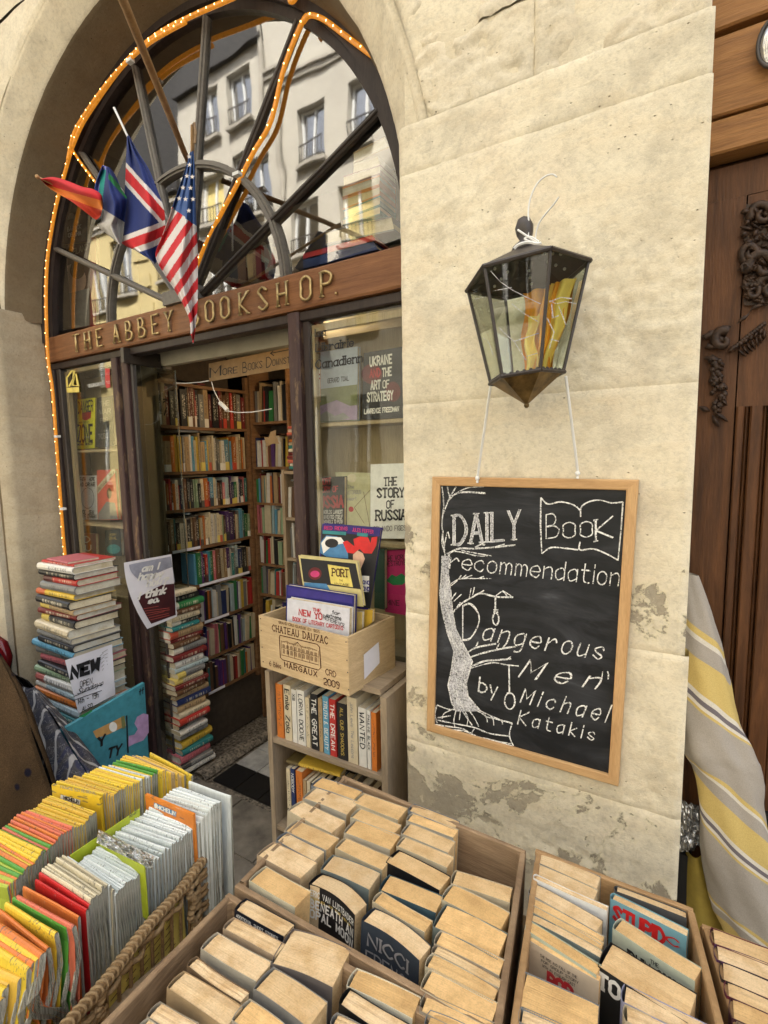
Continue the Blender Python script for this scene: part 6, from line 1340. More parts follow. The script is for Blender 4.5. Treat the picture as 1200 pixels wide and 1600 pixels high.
crC = {1: [((230,133),(490,243),(224,183)), ((222,192),(475,300),(212,238)), ((210,243),(520,378),(207,262)), ((212,272),(498,430),(205,325)), ((205,333),(502,503),(198,362)), ((201,368),(501,527),(195,394)), ((197,400),(497,560),(189,428)), ((190,434),(491,622),(185,478)), ((186,484),(490,655),(183,506)), ((166,650),(482,790),(150,790)), ((150,800),(480,940),(140,860))],
       2: [((552,284),(852,394),(546,304)), ((541,314),(862,470),(538,340)), ((574,420),(918,636),(557,470)), ((530,524),(898,742),(518,640)), ((588,702),(950,875),(575,770)), ((590,790),(930,930),(580,850))]}
SC = {(1, 3): dict(cov=(.70,.69,.66), drop=-.004), (1, 9): dict(cov=(.52,.42,.31), drop=.004, title=[('ink', [T('THE RISE AND FALL OF THE', .2, .72, .014, .004, w=.5), T('POP GROUP STORY', .22, .74, .021, .004, w=.5), T('WITH AN ENGLISH CAST', .24, .70, .028, .004, w=.5)]), ('ink_red', [T('POP', .33, .66, .052, .020, w=1.0), T('SUPERSTAR', .03, .80, .074, .016, w=.9)])]), (1, 8): dict(cov=(.40,.45,.36)),
      (2, 1): dict(cov=(.08,.08,.08)), (2, 2): dict(cov=(.18,.36,.42), drop=.0, title=[('p_redhot', [T('STUPID', .06, .72, .034, .024, w=.9, serif=.5), T('C', .76, .9, .026, .012, w=.5)])]), (2, 3): dict(cov=(.45,.48,.38), title=[('ink', [T('IRWIN SHAW', .22, .9, .038, .020, w=.6, serif=.6), T('THE', .5, .6, .014, .006, w=.5)])]), (2, 4): dict(cov=(.02,.02,.02), title=[('ink_white', [T('TO THE', .02, .8, .03, .022, w=.8, serif=.5)])]), (2, 5): dict(cov=(.30,.30,.42))}
for c, lst in crC.items():
    for i, (a, b, d_) in enumerate(lst):
        lab = 'old paperback, %s from the back of the %s row in the narrow honey crate' % (nth(i), ['left', 'right'][c-1])
        if (c, i+1) == (2, 2): lab = 'blue paperback with red STUPID lettering in the right row of the narrow honey crate'
        if (c, i+1) == (1, 9): lab = 'water stained paperback reading POP SUPERSTAR in the left row of the narrow honey crate'
        pback(P3(a, cc4), P3(b, cc4), P3(d_, cc4), lab, **SC.get((c, i+1), {}))
crD = [((958,460),(1240,568),(968,522)), ((974,530),(1255,640),(992,596)), ((999,603),(1270,720),(1012,678)), ((1018,686),(1285,800),(1034,750)), ((1040,760),(1300,880),(1058,845)), ((1066,862),(1320,980),(1085,930))]
for i, (a, b, d_) in enumerate(crD): pback(P3(a, cc4), P3(b, cc4), P3(d_, cc4), 'old paperback, %s from the back in the crate at the right edge' % nth(i), cov=[(.10,.02,.03), (.08,.03,.08), (.03,.02,.02), (.12,.02,.04), (.06,.02,.03), (.2,.15,.1)][i])

# ================================================================ WICKER BASKET AND FOLDED MAPS
RZ = .85
r0, r1 = onZ(343, 1316, RZ), onZ(-60, 1810, RZ)
rd = (r1-r0).normalized(); rl_ = Vector((rd.y, -rd.x, 0)); rl_ = rl_ if rl_.x < 0 else -rl_
BL_, BW_, BD_ = .80, .40, .26
bk = empty('wicker_basket', r0+rl_*.2+rd*.4-Vector((0,0,BD_)), 'brown wicker basket filled with two rows of folded maps, bottom left corner', 'basket')
def bp(s, w, z): return r0+rd*s+rl_*w+Vector((0,0,z))     # along, across, height relative to the rim
faces = [('right', lambda s, z, o: bp(s, -o, z), BL_), ('far', lambda s, z, o: bp(-o, s, z), BW_)]
for nm, fp, Ln in faces:
    st_ = .026; nS = int(Ln/st_)
    m = M()
    for i in range(nS+1): x = min(Ln, i*st_); m.tube([fp(x, 0, 0), fp(x, -BD_, -.015)], .0035, 5)
    m.build('stake', MT['wicker'], bk, kind='stuff')
    rows_ = int(BD_/.0088); ms = [M() for _ in range(2)]
    for r_ in range(rows_):
        z = -.012-r_*.0088; pts = []; n_ = nS*4
        for i in range(n_+1):
            x = Ln*i/n_; ph = math.pi*(x/st_+(r_ % 2)); o = .0065*math.sin(ph) - .015*(-z/BD_)*0
            # diagonal slubs typical of seagrass
            pts.append(fp(x, z+.0035*math.sin(ph*.5+r_*1.7)+.0015*math.sin(x*70+r_), o))
        if nm == 'right':
            seg = [pts[:int(n_*.14)], pts[int(n_*.40):]] if -.14 < z < -.025 else [pts]
        else: seg = [pts]
        for s_ in seg:
            if len(s_) > 2: ms[r_ % 2].tube(s_, .0052, 6)
    for q, mt in zip(ms, ('wicker', 'wicker2')): q.build('weave', MT[mt], bk, smooth=True, kind='stuff')
    # rim: core and wrapping
    m = M(); core = [fp(Ln*i/40, .004+.003*math.sin(i*.7), 0) for i in range(41)]; m.tube(core, .0085, 8); m.build('rim_core', MT['wicker'], bk, smooth=True)
    m = M(); n_ = int(Ln/.0105)
    for i in range(n_):
        if i % 1 == 0:
            c = fp(Ln*(i+.5)/n_, .004+.003*math.sin((i+.5)/n_*28), 0); ax = (fp(1, 0, 0)-fp(0, 0, 0)).normalized()
            pts = [c+ax*(.0045*math.cos(t*.9)*1.0-.002)+ (ax.cross(Vector((0,0,1))))*(.0105*math.cos(t*math.pi/4))*.85+Vector((0,0,1))*(.0088*math.sin(t*math.pi/4)) for t in range(9)]
            m.tube(pts, .0028, 5)
    m.build('rim_wrap', MT['wicker2'], bk, smooth=True, kind='stuff')
for s in (BL_*.13, BL_*.41):
    m = M(); n_ = 18
    for i in range(n_): c = bp(s+.006*math.sin(i), -.004, -.015-i*.0078); m.ball(c, .0085, 7, 5, 1, 1.0, .62)
    m.build('wrapped_post', MT['wicker2'], bk, smooth=True)
m = M()
for i in range(24): m.ball(bp(BL_*.13+(BL_*.28)*i/23, -.004, -.145), .0085, 7, 5, .8, .8, 1)
m.build('wrapped_post', MT['wicker2'], bk, smooth=True)
m = M(); m.quad(bp(0, BW_, 0), bp(BL_, BW_, 0), bp(BL_, BW_, -BD_), bp(0, BW_, -BD_)); m.quad(bp(BL_, 0, -BD_), bp(BL_, BW_, -BD_), bp(0, BW_, -BD_), bp(0, 0, -BD_)); m.quad(bp(BL_, 0, 0), bp(BL_, BW_, 0), bp(BL_, BW_, -BD_), bp(BL_, 0, -BD_)); m.build('back_sides', MT['wicker'], bk)
yc = empty('price_card', bp(BL_*.42, .012, -.1), 'yellow printed card seen through the handle hole of the wicker basket', 'card')
m = M(); cq_ = [bp(BL_*.14, .010, -.016), bp(BL_*.40, .010, -.016), bp(BL_*.40, .010, -.15), bp(BL_*.14, .010, -.15)]; m.hexa(cq_, [p+rl_*.002 for p in cq_]); m.build('card', MT['p_yellow'], yc)
m = M(); fy = lambda x, y: bp(BL_*(.40-.26*x), .0085, -.016-.134*y); rr = random.Random(9)
for i in range(9): x0 = rr.uniform(.06, .12); ribbons(m, [[(x0+j*.16, .10+i*.095), (x0+j*.16+rr.uniform(.07, .13), .10+i*.095)] for j in range(5)], fy, .008)
m.build('print', MT['ink_brown'], yc)
bs_ = M(); bs_.box(-1.34, -.74, -1.36, -.60, .565, .585)
st = empty('basket_stand', (-1.02, -1.0, 0), 'low wooden stand under the wicker basket', 'stand'); o_ = sum([bp(0,0,0), bp(BL_,BW_,0)], Vector())/2
m = M(); ii = [bp(.05, .03, -BD_-.004), bp(.05, BW_-.03, -BD_-.004), bp(BL_-.05, BW_-.03, -BD_-.004), bp(BL_-.05, .03, -BD_-.004)]; m.hexa([p-Vector((0,0,.02)) for p in ii], ii); m.build('top', MT['case_h'], st)
for p in ii: p = p.lerp(o_, .1); m = M(); m.box(p.x-.018, p.x+.018, p.y-.018, p.y+.018, 0, RZ-BD_-.025); m.build('leg', MT['case'], st)
# --- maps
def mapmesh(wave, seed, t=.0050, h=.235, w=1.0, nf=5):
    """top fold at z=0, width along X from 0..1 (scaled), leaves hanging down; returns mesh with cover(0) and folded sheets(1)"""
    R = random.Random(seed); m = M(); prof = [(-.5, -h), (-.5, -.15), (-.5, -.08), (-.5, -.03), (-.48, -.004), (-.30, -.0006), (0, .0004), (.30, -.0006), (.48, -.004), (.5, -.03), (.5, -.08), (.5, -.15), (.5, -h)]
    ph = R.uniform(0, 6)
    def off(z, u): return wave*(-z)*math.sin(z*38+ph+u*1.5)
    n = 6
    def fn(u, v):
        k = min(12, int(round(v*12))); y, z = prof[k]; return (u, y*t+off(z, u), z*(1 if k in (0, 12) else 1)+.0006*math.sin(u*5+ph))
    m.grid(fn, n, 12, 0)
    # folded sheet edges on both ends: accordion strips
    for e in (0, 1):
        zs = [-.0012, -.004, -.03, -.06, -.09, -.12, -.15, -h]; cols_ = nf*2
        b0 = len(m.v)
        for z in zs:
            for j in range(cols_+1):
                f_ = j/cols_-.5; lim = .5 if z < -.003 else .3
                d = .0035*(j % 2)*(1 if z < -.006 else .3)
                m.v.append((e+(d if e else -d)/.13*(-1), 2*f_*lim*t*.96+off(z, e), z))
        for a in range(len(zs)-1):
            for j in range(cols_): k = b0+a*(cols_+1)+j; m.f.append((k, k+1, k+cols_+2, k+cols_+1)); m.m.append(1)
    return m.mesh('cover', [MT['map'], MT['map_fold']])
MM = [mapmesh(0, i) for i in range(5)]; MW = [mapmesh(.10, 10+i, t=.0075) for i in range(4)]; MWW = [mapmesh(.24, 20+i, t=.011, nf=7) for i in range(3)]
MC = {'yellow': (.72,.52,.045), 'gold': (.66,.42,.06), 'orange': (.66,.20,.045), 'coral': (.62,.16,.09), 'red': (.52,.02,.02), 'green': (.10,.33,.05), 'lime': (.40,.48,.06), 'white': (.70,.74,.72), 'pale': (.55,.60,.58), 'cream': (.62,.55,.38), 'tan': (.45,.32,.16)}
mc2 = lambda x, y: (x/2.857, 1140+y/2.857)
def maprow(stations, rowname, seedb):
    """stations: (Lx,Ly,Rx,Ry,colour list,count until next,height above rim,mesh set,extra)"""
    R = random.Random(seedb); idx = 0
    for si in range(len(stations)-1):
        s, e = stations[si], stations[si+1]; cols_, cnt, z, ms_ = s[4], (s[5] if s[5] < 2 else int(s[5]*1.35+.5)), s[6], s[7]
        for i in range(cnt):
            t = i/cnt; L_ = (s[0]+(e[0]-s[0])*t, s[1]+(e[1]-s[1])*t); R_ = (s[2]+(e[2]-s[2])*t, s[3]+(e[3]-s[3])*t); zz_ = RZ+z+(e[6]-z)*t
            cn = cols_[i % len(cols_)]; lift = R.uniform(-.004, .004)
            a = onZ(*mc2(*L_), zz_); b = onZ(*mc2(*R_), zz_); X = (b-a); wd = X.length; X.normalize(); Y = Vector((-X.y, X.x, 0)); tilt = R.uniform(-.05, .05); Zv = (Vector((0,0,1))+Y*(tilt+.06)).normalized()
            X = (X+Vector((0,0,R.uniform(-.03, .03)))).normalized()
            mt = Matrix(((X.x*wd, Y.x, Zv.x, a.x), (X.y*wd, Y.y, Zv.y, a.y), (X.z*wd, Y.z, Zv.z, a.z+lift), (0,0,0,1)))
            me = R.choice(ms_); ob = bpy.data.objects.new('folded_map', me); COL.objects.link(ob); ob.matrix_world = mt
            c = MC[cn]; k = R.uniform(.88, 1.08); ob.color = (c[0]*k, c[1]*k, c[2]*k, 1)
            tag(ob, '%s folded map, %s from the far end of the %s row, wicker basket' % (cn, nth(idx), rowname), 'map', 'folded maps in the wicker basket'); idx += 1
maprow([(845,232,1032,300,['white'],1,.125,MM), (800,255,985,322,['white','white','pale'],6,.125,MM), (745,290,945,352,['white', 'white', 'pale'],5,.12,MM), (700,325,905,395,['white'],2,.10,MM), (652,362,862,440,['white','white','pale'],8,.085,MM), (545,440,770,515,['pale','white','white'],6,.085,MM), (440,522,650,618,['white','white','white','pale'],9,.085,MM), (345,598,520,722,['white','cream'],2,.09,MM), (280,560,480,690,['cream'],6,.105,MM), (178,632,400,775,['red'],1,.105,MM), (160,660,388,795,['red'],1,.105,MM), (105,688,352,826,['orange'],1,.10,MM), (78,742,330,880,['coral'],1,.10,MW), (62,752,305,880,['green'],1,.095,MW), (28,775,252,915,['yellow'],1,.095,MW), (-4,795,214,968,['orange'],1,.09,MW), (-35,850,190,1000,['orange', 'yellow'],2,.09,MWW), (-90,930,132,1062,['yellow'],1,.08,MWW), (-130,1010,90,1100,['gold'],1,.07,MWW), (-160,1050,40,1130,['gold','yellow'],2,.06,MWW), (-220,1150,-10,1240,[],0,.05,MM)], 'right', 5)
maprow([(672,105,858,205,['yellow'],1,.125,MM), (640,112,825,200,['gold','tan'],4,.125,MM), (560,118,752,190,['yellow','gold','yellow'],3,.12,MM), (520,140,705,183,['green','green'],2,.12,MM), (500,155,680,205,['yellow','white','white'],4,.12,MM), (430,175,625,232,['yellow','gold','yellow'],5,.12,MM), (370,205,560,258,['yellow','gold'],4,.115,MM), (305,215,512,285,['gold'],3,.12,MM), (255,232,465,290,['yellow'],1,.12,MM), (222,288,425,362,['yellow','gold'],4,.11,MM), (172,335,385,412,['gold','yellow'],4,.105,MM), (118,365,325,440,['coral','coral','orange'],3,.105,MM), (78,385,275,475,['coral','orange'],3,.10,MM), (25,420,228,512,['green','coral'],2,.10,MW), (-10,448,190,545,['yellow','yellow'],2,.095,MW), (-35,480,150,590,['orange','yellow'],2,.09,MW), (-60,530,112,625,['green','lime'],2,.085,MW), (-90,590,78,665,['orange','lime'],2,.08,MW), (-120,650,40,700,['lime'],1,.07,MW), (-170,700,0,770,[],0,.06,MM)], 'left', 6)
# face-on covers with maker lettering
def facemap(q, z, col, label, texts, badge=None):
    c = [onZ(*mc2(*q[0]), z), onZ(*mc2(*q[1]), z)]; X = (c[1]-c[0]).normalized(); Y = Vector((-X.y, X.x, 0)); n_ = -Y
    t = empty('folded_map', c[0], label, 'map'); m = M(); dn = Vector((0,0,-.13)); a, b = c[0]-Y*.012, c[1]-Y*.012; m.hexa([a+dn, b+dn, b+dn+Y*.006, a+dn+Y*.006], [a, b, b+Y*.006, a+Y*.006]); m.build('cover', MT['map'], t, color=col)
    f = lambda x, y: onP(*mc2(x, y), a-Y*.0006, Y)
    for k, (mt, items, poly) in enumerate(texts):
        m = M(); f2 = (lambda kk: (lambda x, y: onP(*mc2(x, y), a-Y*(.0005+.0004*kk), Y)))(k)
        if poly: m.add([f2(*p) for p in poly], [tuple(range(len(poly)))])
        for it in items: textpx(m, *it[:6], f2, **(it[6] if len(it) > 6 else {}))
        m.build('print', MT[mt], t)
    return t
facemap([(668,275),(882,365)], RZ+.118, (.68,.22,.03), 'orange map cover facing forward in the right row of the basket', [('p_blue', [], [(688,325),(788,368),(785,390),(686,345)]), ('ink_white', [('MICHELIN', 702, 352, 782, 384, 16, dict(w=.8))], None), ('ink_white', [], ell(695, 340, 7, 12))])
facemap([(252,232),(466,290)], RZ+.122, (.74,.50,.03), 'yellow map cover facing forward in the left row of the basket', [('ink_grey', [('FRANCE 521 REGIONAL', 270, 262, 430, 290, 12)], None), ('ink_white', [], [(272,290),(358,315),(356,336),(268,308)]), ('ink', [('MICHELIN', 285, 310, 352, 330, 14, dict(w=.9))], None)])
# lime dividers, plastic bag
dv = M(); a, b = onZ(*mc2(312, 560), RZ+.10), onZ(*mc2(622, 352), RZ+.10); e = Vector((0,0,-.11)); tn = (b-a).normalized().cross(Vector((0,0,1)))*.0015; dv.hexa([a+e, b+e, b+e+tn, a+e+tn], [a, b, b+tn, a+tn]); dvd = empty('card_divider', a, 'long lime green card divider standing between the two rows of maps', 'divider'); dv.build('card', MT['lime_card'] if 'lime_card' in MT else MT['p_field'], dvd)
MT['lime_card'] = flat('lime_green_card', (.42, .50, .03), .4, var=.1); dvd.children[0].data.materials[0] = MT['lime_card']
m = M(); f = lambda x, y: onP(*mc2(x, y), a-tn*-.6, tn); textpx(m, '162', 575, 398, 608, 372, 16, lambda x, y: onP(*mc2(x, y), a+tn*1.5, tn), w=.6, wide=1.1); m.build('print', MT['p_field'], dvd)
d2 = M(); a, b = onZ(*mc2(445, 478), RZ+.105), onZ(*mc2(648, 612), RZ+.105); tn = (b-a).normalized().cross(Vector((0,0,1)))*.0015; d2.hexa([a+e, b+e, b+e+tn, a+e+tn], [a, b, b+tn, a+tn]); d2v = empty('card_divider', a, 'yellow and green card tab standing across the white maps, under the plastic bag', 'divider'); d2.build('card', MT['lime_card'], d2v)
MT['bag'] = glassmat('crinkled_clear_plastic', .12, (.86, .90, .88), .3)
m = M(); rr = random.Random(4)
def bagf(u, v):
    L_ = (440+ (690-440)*u, 445+(565-445)*u*1.0+ (v*60)); p = onZ(*mc2(L_[0]-v*10, L_[1]), RZ+.118+.012*nz(u*9, v*5, 2, 1, 4)+.010*math.sin(math.pi*v)); return p
m.grid(bagf, 40, 14); tag(m.build('plastic_bag', MT['bag']), 'crumpled clear plastic bag lying over the white maps', 'bag')

# ================================================================ PAPERS AND PICTURE BOARD NEAR THE DOOR
XP = -2.20
np_ = empty('poster', onX(235, 920, XP), 'curling poster asking am i happy now, white above and maroon below, taped beside the door', 'poster')
def c4p(x, y): return (x/2.857, 840+y/2.857)
def curl(x, y, d=0): # lower left corner lifts forward
    p = onX(*c4p(x, y), XP); t = max(0, (y-200)/200)*max(0, (700-x)/150); return p+Vector((.018*t*t-d, 0, 0))
def pq(x0f, x1f, y0, y1, ofs, mt, name):
    m = M(); m.grid(lambda u, v: onX(*c4p(x0f(v)+(x1f(v)-x0f(v))*u, (y0[0]+(y0[1]-y0[0])*u)+((y1[0]+(y1[1]-y1[0])*u)-(y0[0]+(y0[1]-y0[0])*u))*v), XP+ofs+.006*math.sin(v*3+u)), 10, 14); return m.build(name, MT[mt], np_, smooth=True)
pq(lambda v: 553+12*v+92*v*v, lambda v: 765+26*v, (112, 74), (408, 352), 0, 'paper', 'sheet')
pq(lambda v: 572+85*v*v+4, lambda v: 762+20*v, (112+8, 84), (215, 200), .0012, 'p_greyblue' if 'p_greyblue' in MT else 'p_grey', 'upper_print')
pq(lambda v: 600+75*v**1.3, lambda v: 777+8*v, (225, 205), (385, 345), .0014, 'p_maroon2' if 'p_maroon2' in MT else 'p_maroon', 'lower_print')
f = lambda x, y: onX(*c4p(x, y), XP+.0085)
m = M(); textpx(m, 'am i', 635, 152, 705, 140, 28, f, w=.8, slant=.3); textpx(m, 'happy', 618, 190, 722, 176, 30, f, w=.8, slant=.3); textpx(m, 'now?', 655, 218, 745, 205, 28, f, w=.8, slant=.3); textpx(m, 'i think', 620, 275, 735, 248, 30, f, w=.9, slant=.3); textpx(m, 'so.', 662, 295, 706, 286, 24, f, w=.9, slant=.3)
m.build('lettering', MT['ink_white'], np_); m = M(); rr = random.Random(1)
for i in range(6): ribbons(m, [[(640+i*6, 318+i*10), (640+i*6+rr.uniform(60, 120), 306+i*8)]], f, 1.0)
m.build('small_print', MT['p_coral'], np_)
XN = -2.30
nw = empty('paper_notice', onX(135, 1060, XN), 'white paper notice headed NEW, OPEN Sundays, hanging before the hardback pile', 'notice')
m = M(); cr_ = [(290, 548), (500, 476), (515, 700), (350, 785)]
def nf_(u, v): x = (cr_[0][0]*(1-u)+cr_[1][0]*u)*(1-v)+(cr_[3][0]*(1-u)+cr_[2][0]*u)*v; y = (cr_[0][1]*(1-u)+cr_[1][1]*u)*(1-v)+(cr_[3][1]*(1-u)+cr_[2][1]*u)*v; return x, y
m.grid(lambda u, v: onX(*c4p(*nf_(u, v)), XN+.004*math.sin(u*5+v*4)), 10, 10); m.build('sheet', MT['paper'], nw, smooth=True)
f = lambda x, y: onX(*c4p(x, y), XN+.0055); m = M()
textpx(m, 'NEW', 320, 628, 440, 588, 46, f, w=1.25, gap=2.4); textpx(m, 'OPEN', 358, 668, 412, 652, 26, f, w=.4); textpx(m, 'Sundays', 345, 700, 455, 660, 26, f, w=.4, slant=.4); textpx(m, '14h - 19h', 345, 745, 440, 712, 22, f, w=.45); textpx(m, 'ALSO', 368, 776, 412, 758, 20, f, w=.45)
ribbons(m, [[(310, 718), (462, 652)], [(330, 726), (455, 682)]], f, 1.4); m.build('lettering', MT['ink'], nw)
m = M(); ribbons(m, [[(445+i*3, 530+i*16), (462+i*4-i*i, 515+i*17)] for i in range(5)]+[[(455+i*6, 515+i*12), (480, 500+i*17)] for i in range(5)]+[[(290+i*2, 620+i*10), (302+i*2, 612+i*9)] for i in range(4)], f, 1.0); m.build('pencil_rays', MT['ink_grey'], nw)
XT = -2.13
tq = empty('picture_board', onX(200, 1150, XT), 'turquoise picture board with pink and orange shapes leaning beside the door', 'picture')
m = M(); qd = [(240, 880), (645, 648), (665, 985), (250, 1230)]; a = [onX(*c4p(*p), XT) for p in qd]; b = [p+Vector((-.018, 0, 0)) for p in a]; m.hexa(a, b); m.build('board', MT['p_turq'] if 'p_turq' in MT else MT['p_teal'], tq)
MTadd('p_turq', (.05, .24, .30)); MTadd('p_lilac', (.42, .28, .48)); MTadd('p_sand', (.50, .29, .10)); MTadd('p_greyblue', (.30, .31, .38)); MTadd('p_maroon2', (.055, .012, .016)); tq.children[0].data.materials[0] = MT['p_turq']
for o in np_.children:
    if o.name.startswith('upper'): o.data.materials[0] = MT['p_greyblue']
    if o.name.startswith('lower'): o.data.materials[0] = MT['p_maroon2']
f = lambda x, y, d=.0008: onX(*c4p(x, y), XT+d)
for k, (mt, poly) in enumerate([('p_lilac', [(662, 790), (640, 785), (612, 800), (600, 830), (615, 855), (600, 880), (575, 885), (572, 935), (600, 920), (640, 905), (664, 870)]), ('p_sand', [(415, 865), (555, 795), (562, 840), (480, 880), (430, 895)]), ('ink_white', ell(505, 845, 18, 22)), ('p_field', [(540, 800), (556, 795), (560, 850), (545, 855)]), ('ink', [(562, 795), (568, 792), (575, 960), (568, 962)]), ('p_green', [(350, 800), (410, 768), (412, 775), (375, 802)])]):
    m = M(); m.add([f(*p, .0006+.0003*k) for p in poly], [tuple(range(len(poly)))]); m.build('painted_shape', MT[mt], tq)
m = M(); g2 = lambda x, y: f(x, y, .003); textpx(m, 'ff', 620, 705, 640, 694, 24, g2, w=.7, serif=.4); textpx(m, 'Y', 440, 935, 468, 920, 40, g2, w=.8); textpx(m, 'TY', 480, 985, 535, 965, 42, g2, w=.8, slant=.2); m.build('lettering', MT['ink'], tq)

# ================================================================ STRIPED AWNING CLOTH, FOIL
aw = empty('furled_awning', (.12, .06, .55), 'grey and yellow striped cloth awning, furled and leaning beside the oak door', 'awning')
sec = [((1062,893),(1091,899)), ((1058,930),(1104,934)), ((1055,1000),(1128,1006)), ((1055,1060),(1141,1066)), ((1055,1120),(1153,1128)), ((1062,1165),(1175,1178)), ((1080,1200),(1186,1210)), ((1090,1260),(1192,1268)), ((1098,1330),(1206,1336)), ((1112,1395),(1228,1400)), ((1130,1440),(1245,1450)), ((1150,1500),(1265,1510))]
AYP = .075
Lc = catmull([onY(*a, AYP) for a, b in sec], 9); Rc = catmull([onY(*b, AYP) for a, b in sec], 9)
m = M(); uvs = []; nU, nV = 64, len(Lc)-1
def awf(u, v):
    k = min(nV, int(round(v*nV))); a, b = Lc[k], Rc[k]; th = math.pi*2*u; r = (b-a).length/2; c = (a+b)/2
    rr = 1+.07*math.sin(th*3+v*9)+.04*math.sin(th*7-v*14)+.09*nz(u*2, v*3, 4, 2.5, 4)
    return c+(b-a).normalized()*(-math.cos(th)*r*rr)+Vector((0, -math.sin(th)*r*.55*rr, 0))
m.grid(awf, nU, nV); o = m.build('cloth', MT['awning'], aw, smooth=True)
uvl = o.data.uv_layers.new(name='UVMap'); me = o.data
for poly in me.polygons:
    for li, vi in zip(poly.loop_indices, poly.vertices):
        i, j = vi % (nU+1), vi//(nU+1); v = j/nV; u = i/nU; ang = u if u <= .5 else 1-u
        uvl.data[li].uv = (v*2.9-.62*(ang*2)*min(1, .12+v*1.5)-.02, u)
a2_ = M()
def afold(u, v):
    p0, p1 = onY(1074+v*70, 1140+v*190, AYP-.012), onY(1100+v*95, 1155+v*190, AYP-.03); return p0.lerp(p1, u)+Vector((0, -.022*math.sin(math.pi*u)-.02, 0))
# inner hem line of the wrapped cloth
m = M(); P_ = onY(1084, 1350, .11); secs = [((1072,1325),(1100,1330)), ((1068,1360),(1118,1372)), ((1066,1400),(1128,1412)), ((1066,1460),(1135,1470))]
L2 = [onY(*a, .12) for a, b in secs]; R2 = [onY(*b, .12) for a, b in secs]
def yf2(u, v): k = min(2, int(v*3)); t = v*3-k; return L2[k].lerp(L2[k+1], t).lerp(R2[k].lerp(R2[k+1], t), u)+Vector((0, -.03*math.sin(math.pi*u), 0))
m.grid(yf2, 14, 18); tag(m.build('yellow_cushion', MT['p_mustard'] if 'p_mustard' in MT else MT['p_yellow'], smooth=True), 'end of a mustard yellow cloth tucked behind the pier foot', 'cloth')
MTadd('p_mustard', (.36, .27, .05)); [o for o in bpy.data.objects if o.name == 'yellow_cushion'][0].data.materials[0] = MT['p_mustard']
m = M(); q_ = [(1058,1243),(1092,1258),(1095,1322),(1056,1330)]
c0 = [onY(*p, .12) for p in q_]
m.grid(lambda u, v: c0[0].lerp(c0[1], u).lerp(c0[3].lerp(c0[2], u), v)+Vector((0, .012*nz(u*5, v*5, 2, 1, 4)-.01*math.sin(math.pi*u), 0)), 16, 18); tag(m.build('foil_packet', MT['foil']), 'crumpled silver foil packet wedged between the pier and the striped awning', 'packet')
m = M(); a, b = onY(1056, 1328, .12), onY(1074, 1400, .12); m.box(a.x-.01, b.x+.005, .11, .14, b.z-.05, a.z); tag(m.build('black_box', MT['black']), 'small black box under the foil packet behind the pier foot', 'box')
m = M(); m.tube([onY(*p, .13) for p in [(1198, 1270), (1205, 1300), (1208, 1380)]], .008, 8); tag(m.build('umbrella', MT['black']), 'black curved umbrella handle at the right edge behind the striped awning', 'umbrella')

# ================================================================ PERSON AT THE LEFT EDGE
pe = empty('person', (-1.72, -.36, 0), 'person at the left edge seen from behind, brown dotted wool coat, dark blue paisley shawl', 'person')
PYp = -.42
# one continuous body grown from a skeleton
sk = [(-1.90, -.36, .52), (-1.93, -.38, .78), (-2.0, -.40, 1.0), (-2.07, -.41, 1.10), (-2.12, -.41, 1.24), (-1.84, -.42, .98), (-1.70, -.40, .78), (-1.76, -.30, .62), (-2.2, -.36, .98), (-2.32, -.30, .78), (-2.26, -.18, .62), (-1.80, -.30, .50), (-1.72, -.02, .46), (-1.74, -.02, .06), (-2.02, -.30, .50), (-2.06, -.02, .46), (-2.06, -.02, .06), (-1.74, .08, .03), (-2.06, .08, .03)]
ed_ = [(0,1),(1,2),(2,3),(3,4),(2,5),(5,6),(6,7),(2,8),(8,9),(9,10),(0,11),(11,12),(12,13),(0,14),(14,15),(15,16),(13,17),(16,18)]
rads = [.13,.12,.10,.05,.095,.055,.045,.032,.055,.045,.032,.09,.065,.042,.09,.065,.042,.035,.035]
me = bpy.data.meshes.new('body'); me.from_pydata([Vector(p)+Vector((-.52, -.02, -.12))-ORG['person'] for p in sk], ed_, []); me.materials.append(MT['hair'])
bo = bpy.data.objects.new('body', me); COL.objects.link(bo); bo.parent = pe
sm = bo.modifiers.new('skin', 'SKIN'); me.skin_vertices or None
for i, r in enumerate(rads): me.skin_vertices[0].data[i].radius = (r*.5, r*.5)
me.skin_vertices[0].data[0].use_root = True
bo.modifiers.new('sub', 'SUBSURF').levels = 2; bo.modifiers['sub'].render_levels = 2
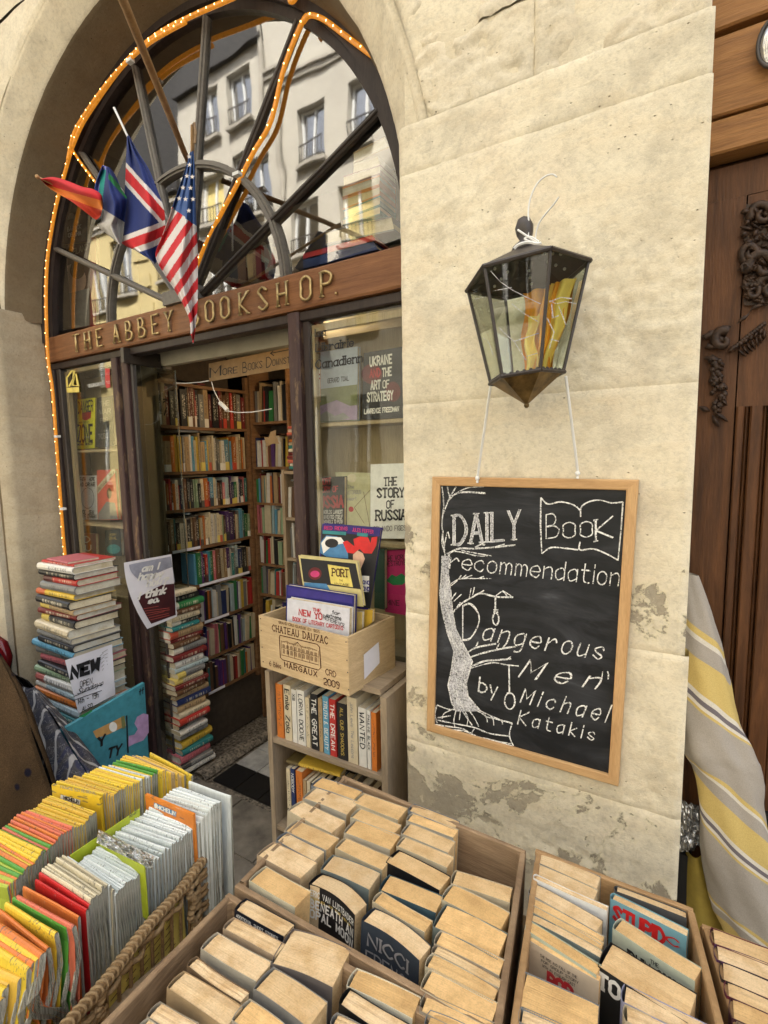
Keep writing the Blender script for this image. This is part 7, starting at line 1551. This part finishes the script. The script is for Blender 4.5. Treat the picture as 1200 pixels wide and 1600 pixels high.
# coat: back of the shoulder, falling in soft folds
def loft(rings, m, nu=28, sub=6):
    n = len(rings[0]); cs_ = [catmull([r[i] for r in rings], sub) for i in range(n)]; nv = len(cs_[0])
    def fn(u, v):
        j = min(nv-1, int(round(v*(nv-1)))); k = u*(n-1); i = min(n-2, int(k)); return cs_[i][j].lerp(cs_[i+1][j], k-i)
    m.grid(fn, nu, nv-1)
def oval(c, rx, ry, n=17, fold=.0, ph=0, a0=0, a1=360): return [Vector((c[0]+rx*(1+fold*math.sin(5*t_+ph))*math.cos(t_), c[1]+ry*(1+fold*math.sin(4*t_+ph*2))*math.sin(t_), c[2])) for t_ in [rad(a0+(a1-a0)*i/(n-1)) for i in range(n)]]
def ringpx(xl, xr, y, P, ry, fold=.02, ph=0):
    a, b = onY(xl, y, P), onY(xr, y, P); c = (a+b)/2; ov = oval((c.x, c.y, c.z), (b.x-a.x)/2, ry, 73, fold*.4, ph)
    return [p+(p-Vector((c.x, c.y, c.z))).normalized()*(.011*math.sin(k*.9+ph*1.2)+.010*math.sin(k*.37+ph*2.1+y*.012)) for k, p in enumerate(ov)]
m = M(); loft([ringpx(-160, -10, 985, PYp, .05), ringpx(-190, 22, 1030, PYp, .11), ringpx(-205, 48, 1080, PYp, .14, .05, 1), ringpx(-215, 72, 1130, PYp, .16, .06, 1.3), ringpx(-215, 80, 1165, PYp, .17, .07, 1.5), ringpx(-210, 68, 1215, PYp, .17, .07, 1.7), ringpx(-205, 50, 1265, PYp, .17, .07, 1.9), ringpx(-205, 20, 1330, PYp, .18, .07, 2.1), ringpx(-205, 5, 1420, PYp, .18, .07, 2.3)], m, 216); m.build('coat', MT['wool'], pe, smooth=True)
m = M(); PS = PYp+.14
loft([ringpx(-60, 45, 1048, PS, .04), ringpx(-60, 80, 1085, PS, .09, .03, 1), ringpx(-60, 112, 1125, PS, .12, .03, 1.5), ringpx(-60, 145, 1162, PS, .14, .04, 2), ringpx(-60, 166, 1190, PS, .15, .04, 2.5), ringpx(-60, 168, 1225, PS, .15, .04, 3), ringpx(-60, 158, 1290, PS, .15, .04, 3.5), ringpx(-60, 150, 1400, PS, .15, .04, 4)], m, 216); m.build('shawl', MT['paisley'], pe, smooth=True)
m = M(); m.tube([onY(x, y, -.02) for x, y in [(-90, 996), (-40, 990), (-12, 996), (4, 1008), (10, 1026), (8, 1050)]], [.03]*6, 12); 
ch = empty('chair', onY(-60, 1200, -.02), 'glossy red curved chair back showing beside the brown coat at the left edge', 'chair'); m.build('backrest', MT['red_gloss'], ch, smooth=True)
cx0 = onY(-60, 1100, -.02).x
m = M(); m.box(cx0-.2, cx0+.12, -.30, .02, .44, .46); m.build('seat', MT['red_gloss'], ch)
for dx2, dy2 in ((-.18, -.28), (.10, -.28), (.10, 0), (-.18, 0)): m = M(); m.tube([(cx0+dx2, dy2, .44), (cx0+dx2, dy2, 0)], .012, 8); m.build('leg', MT['iron_dark'], ch)
print('individual shelf books', INDIV[0], 'objects', len(bpy.data.objects))
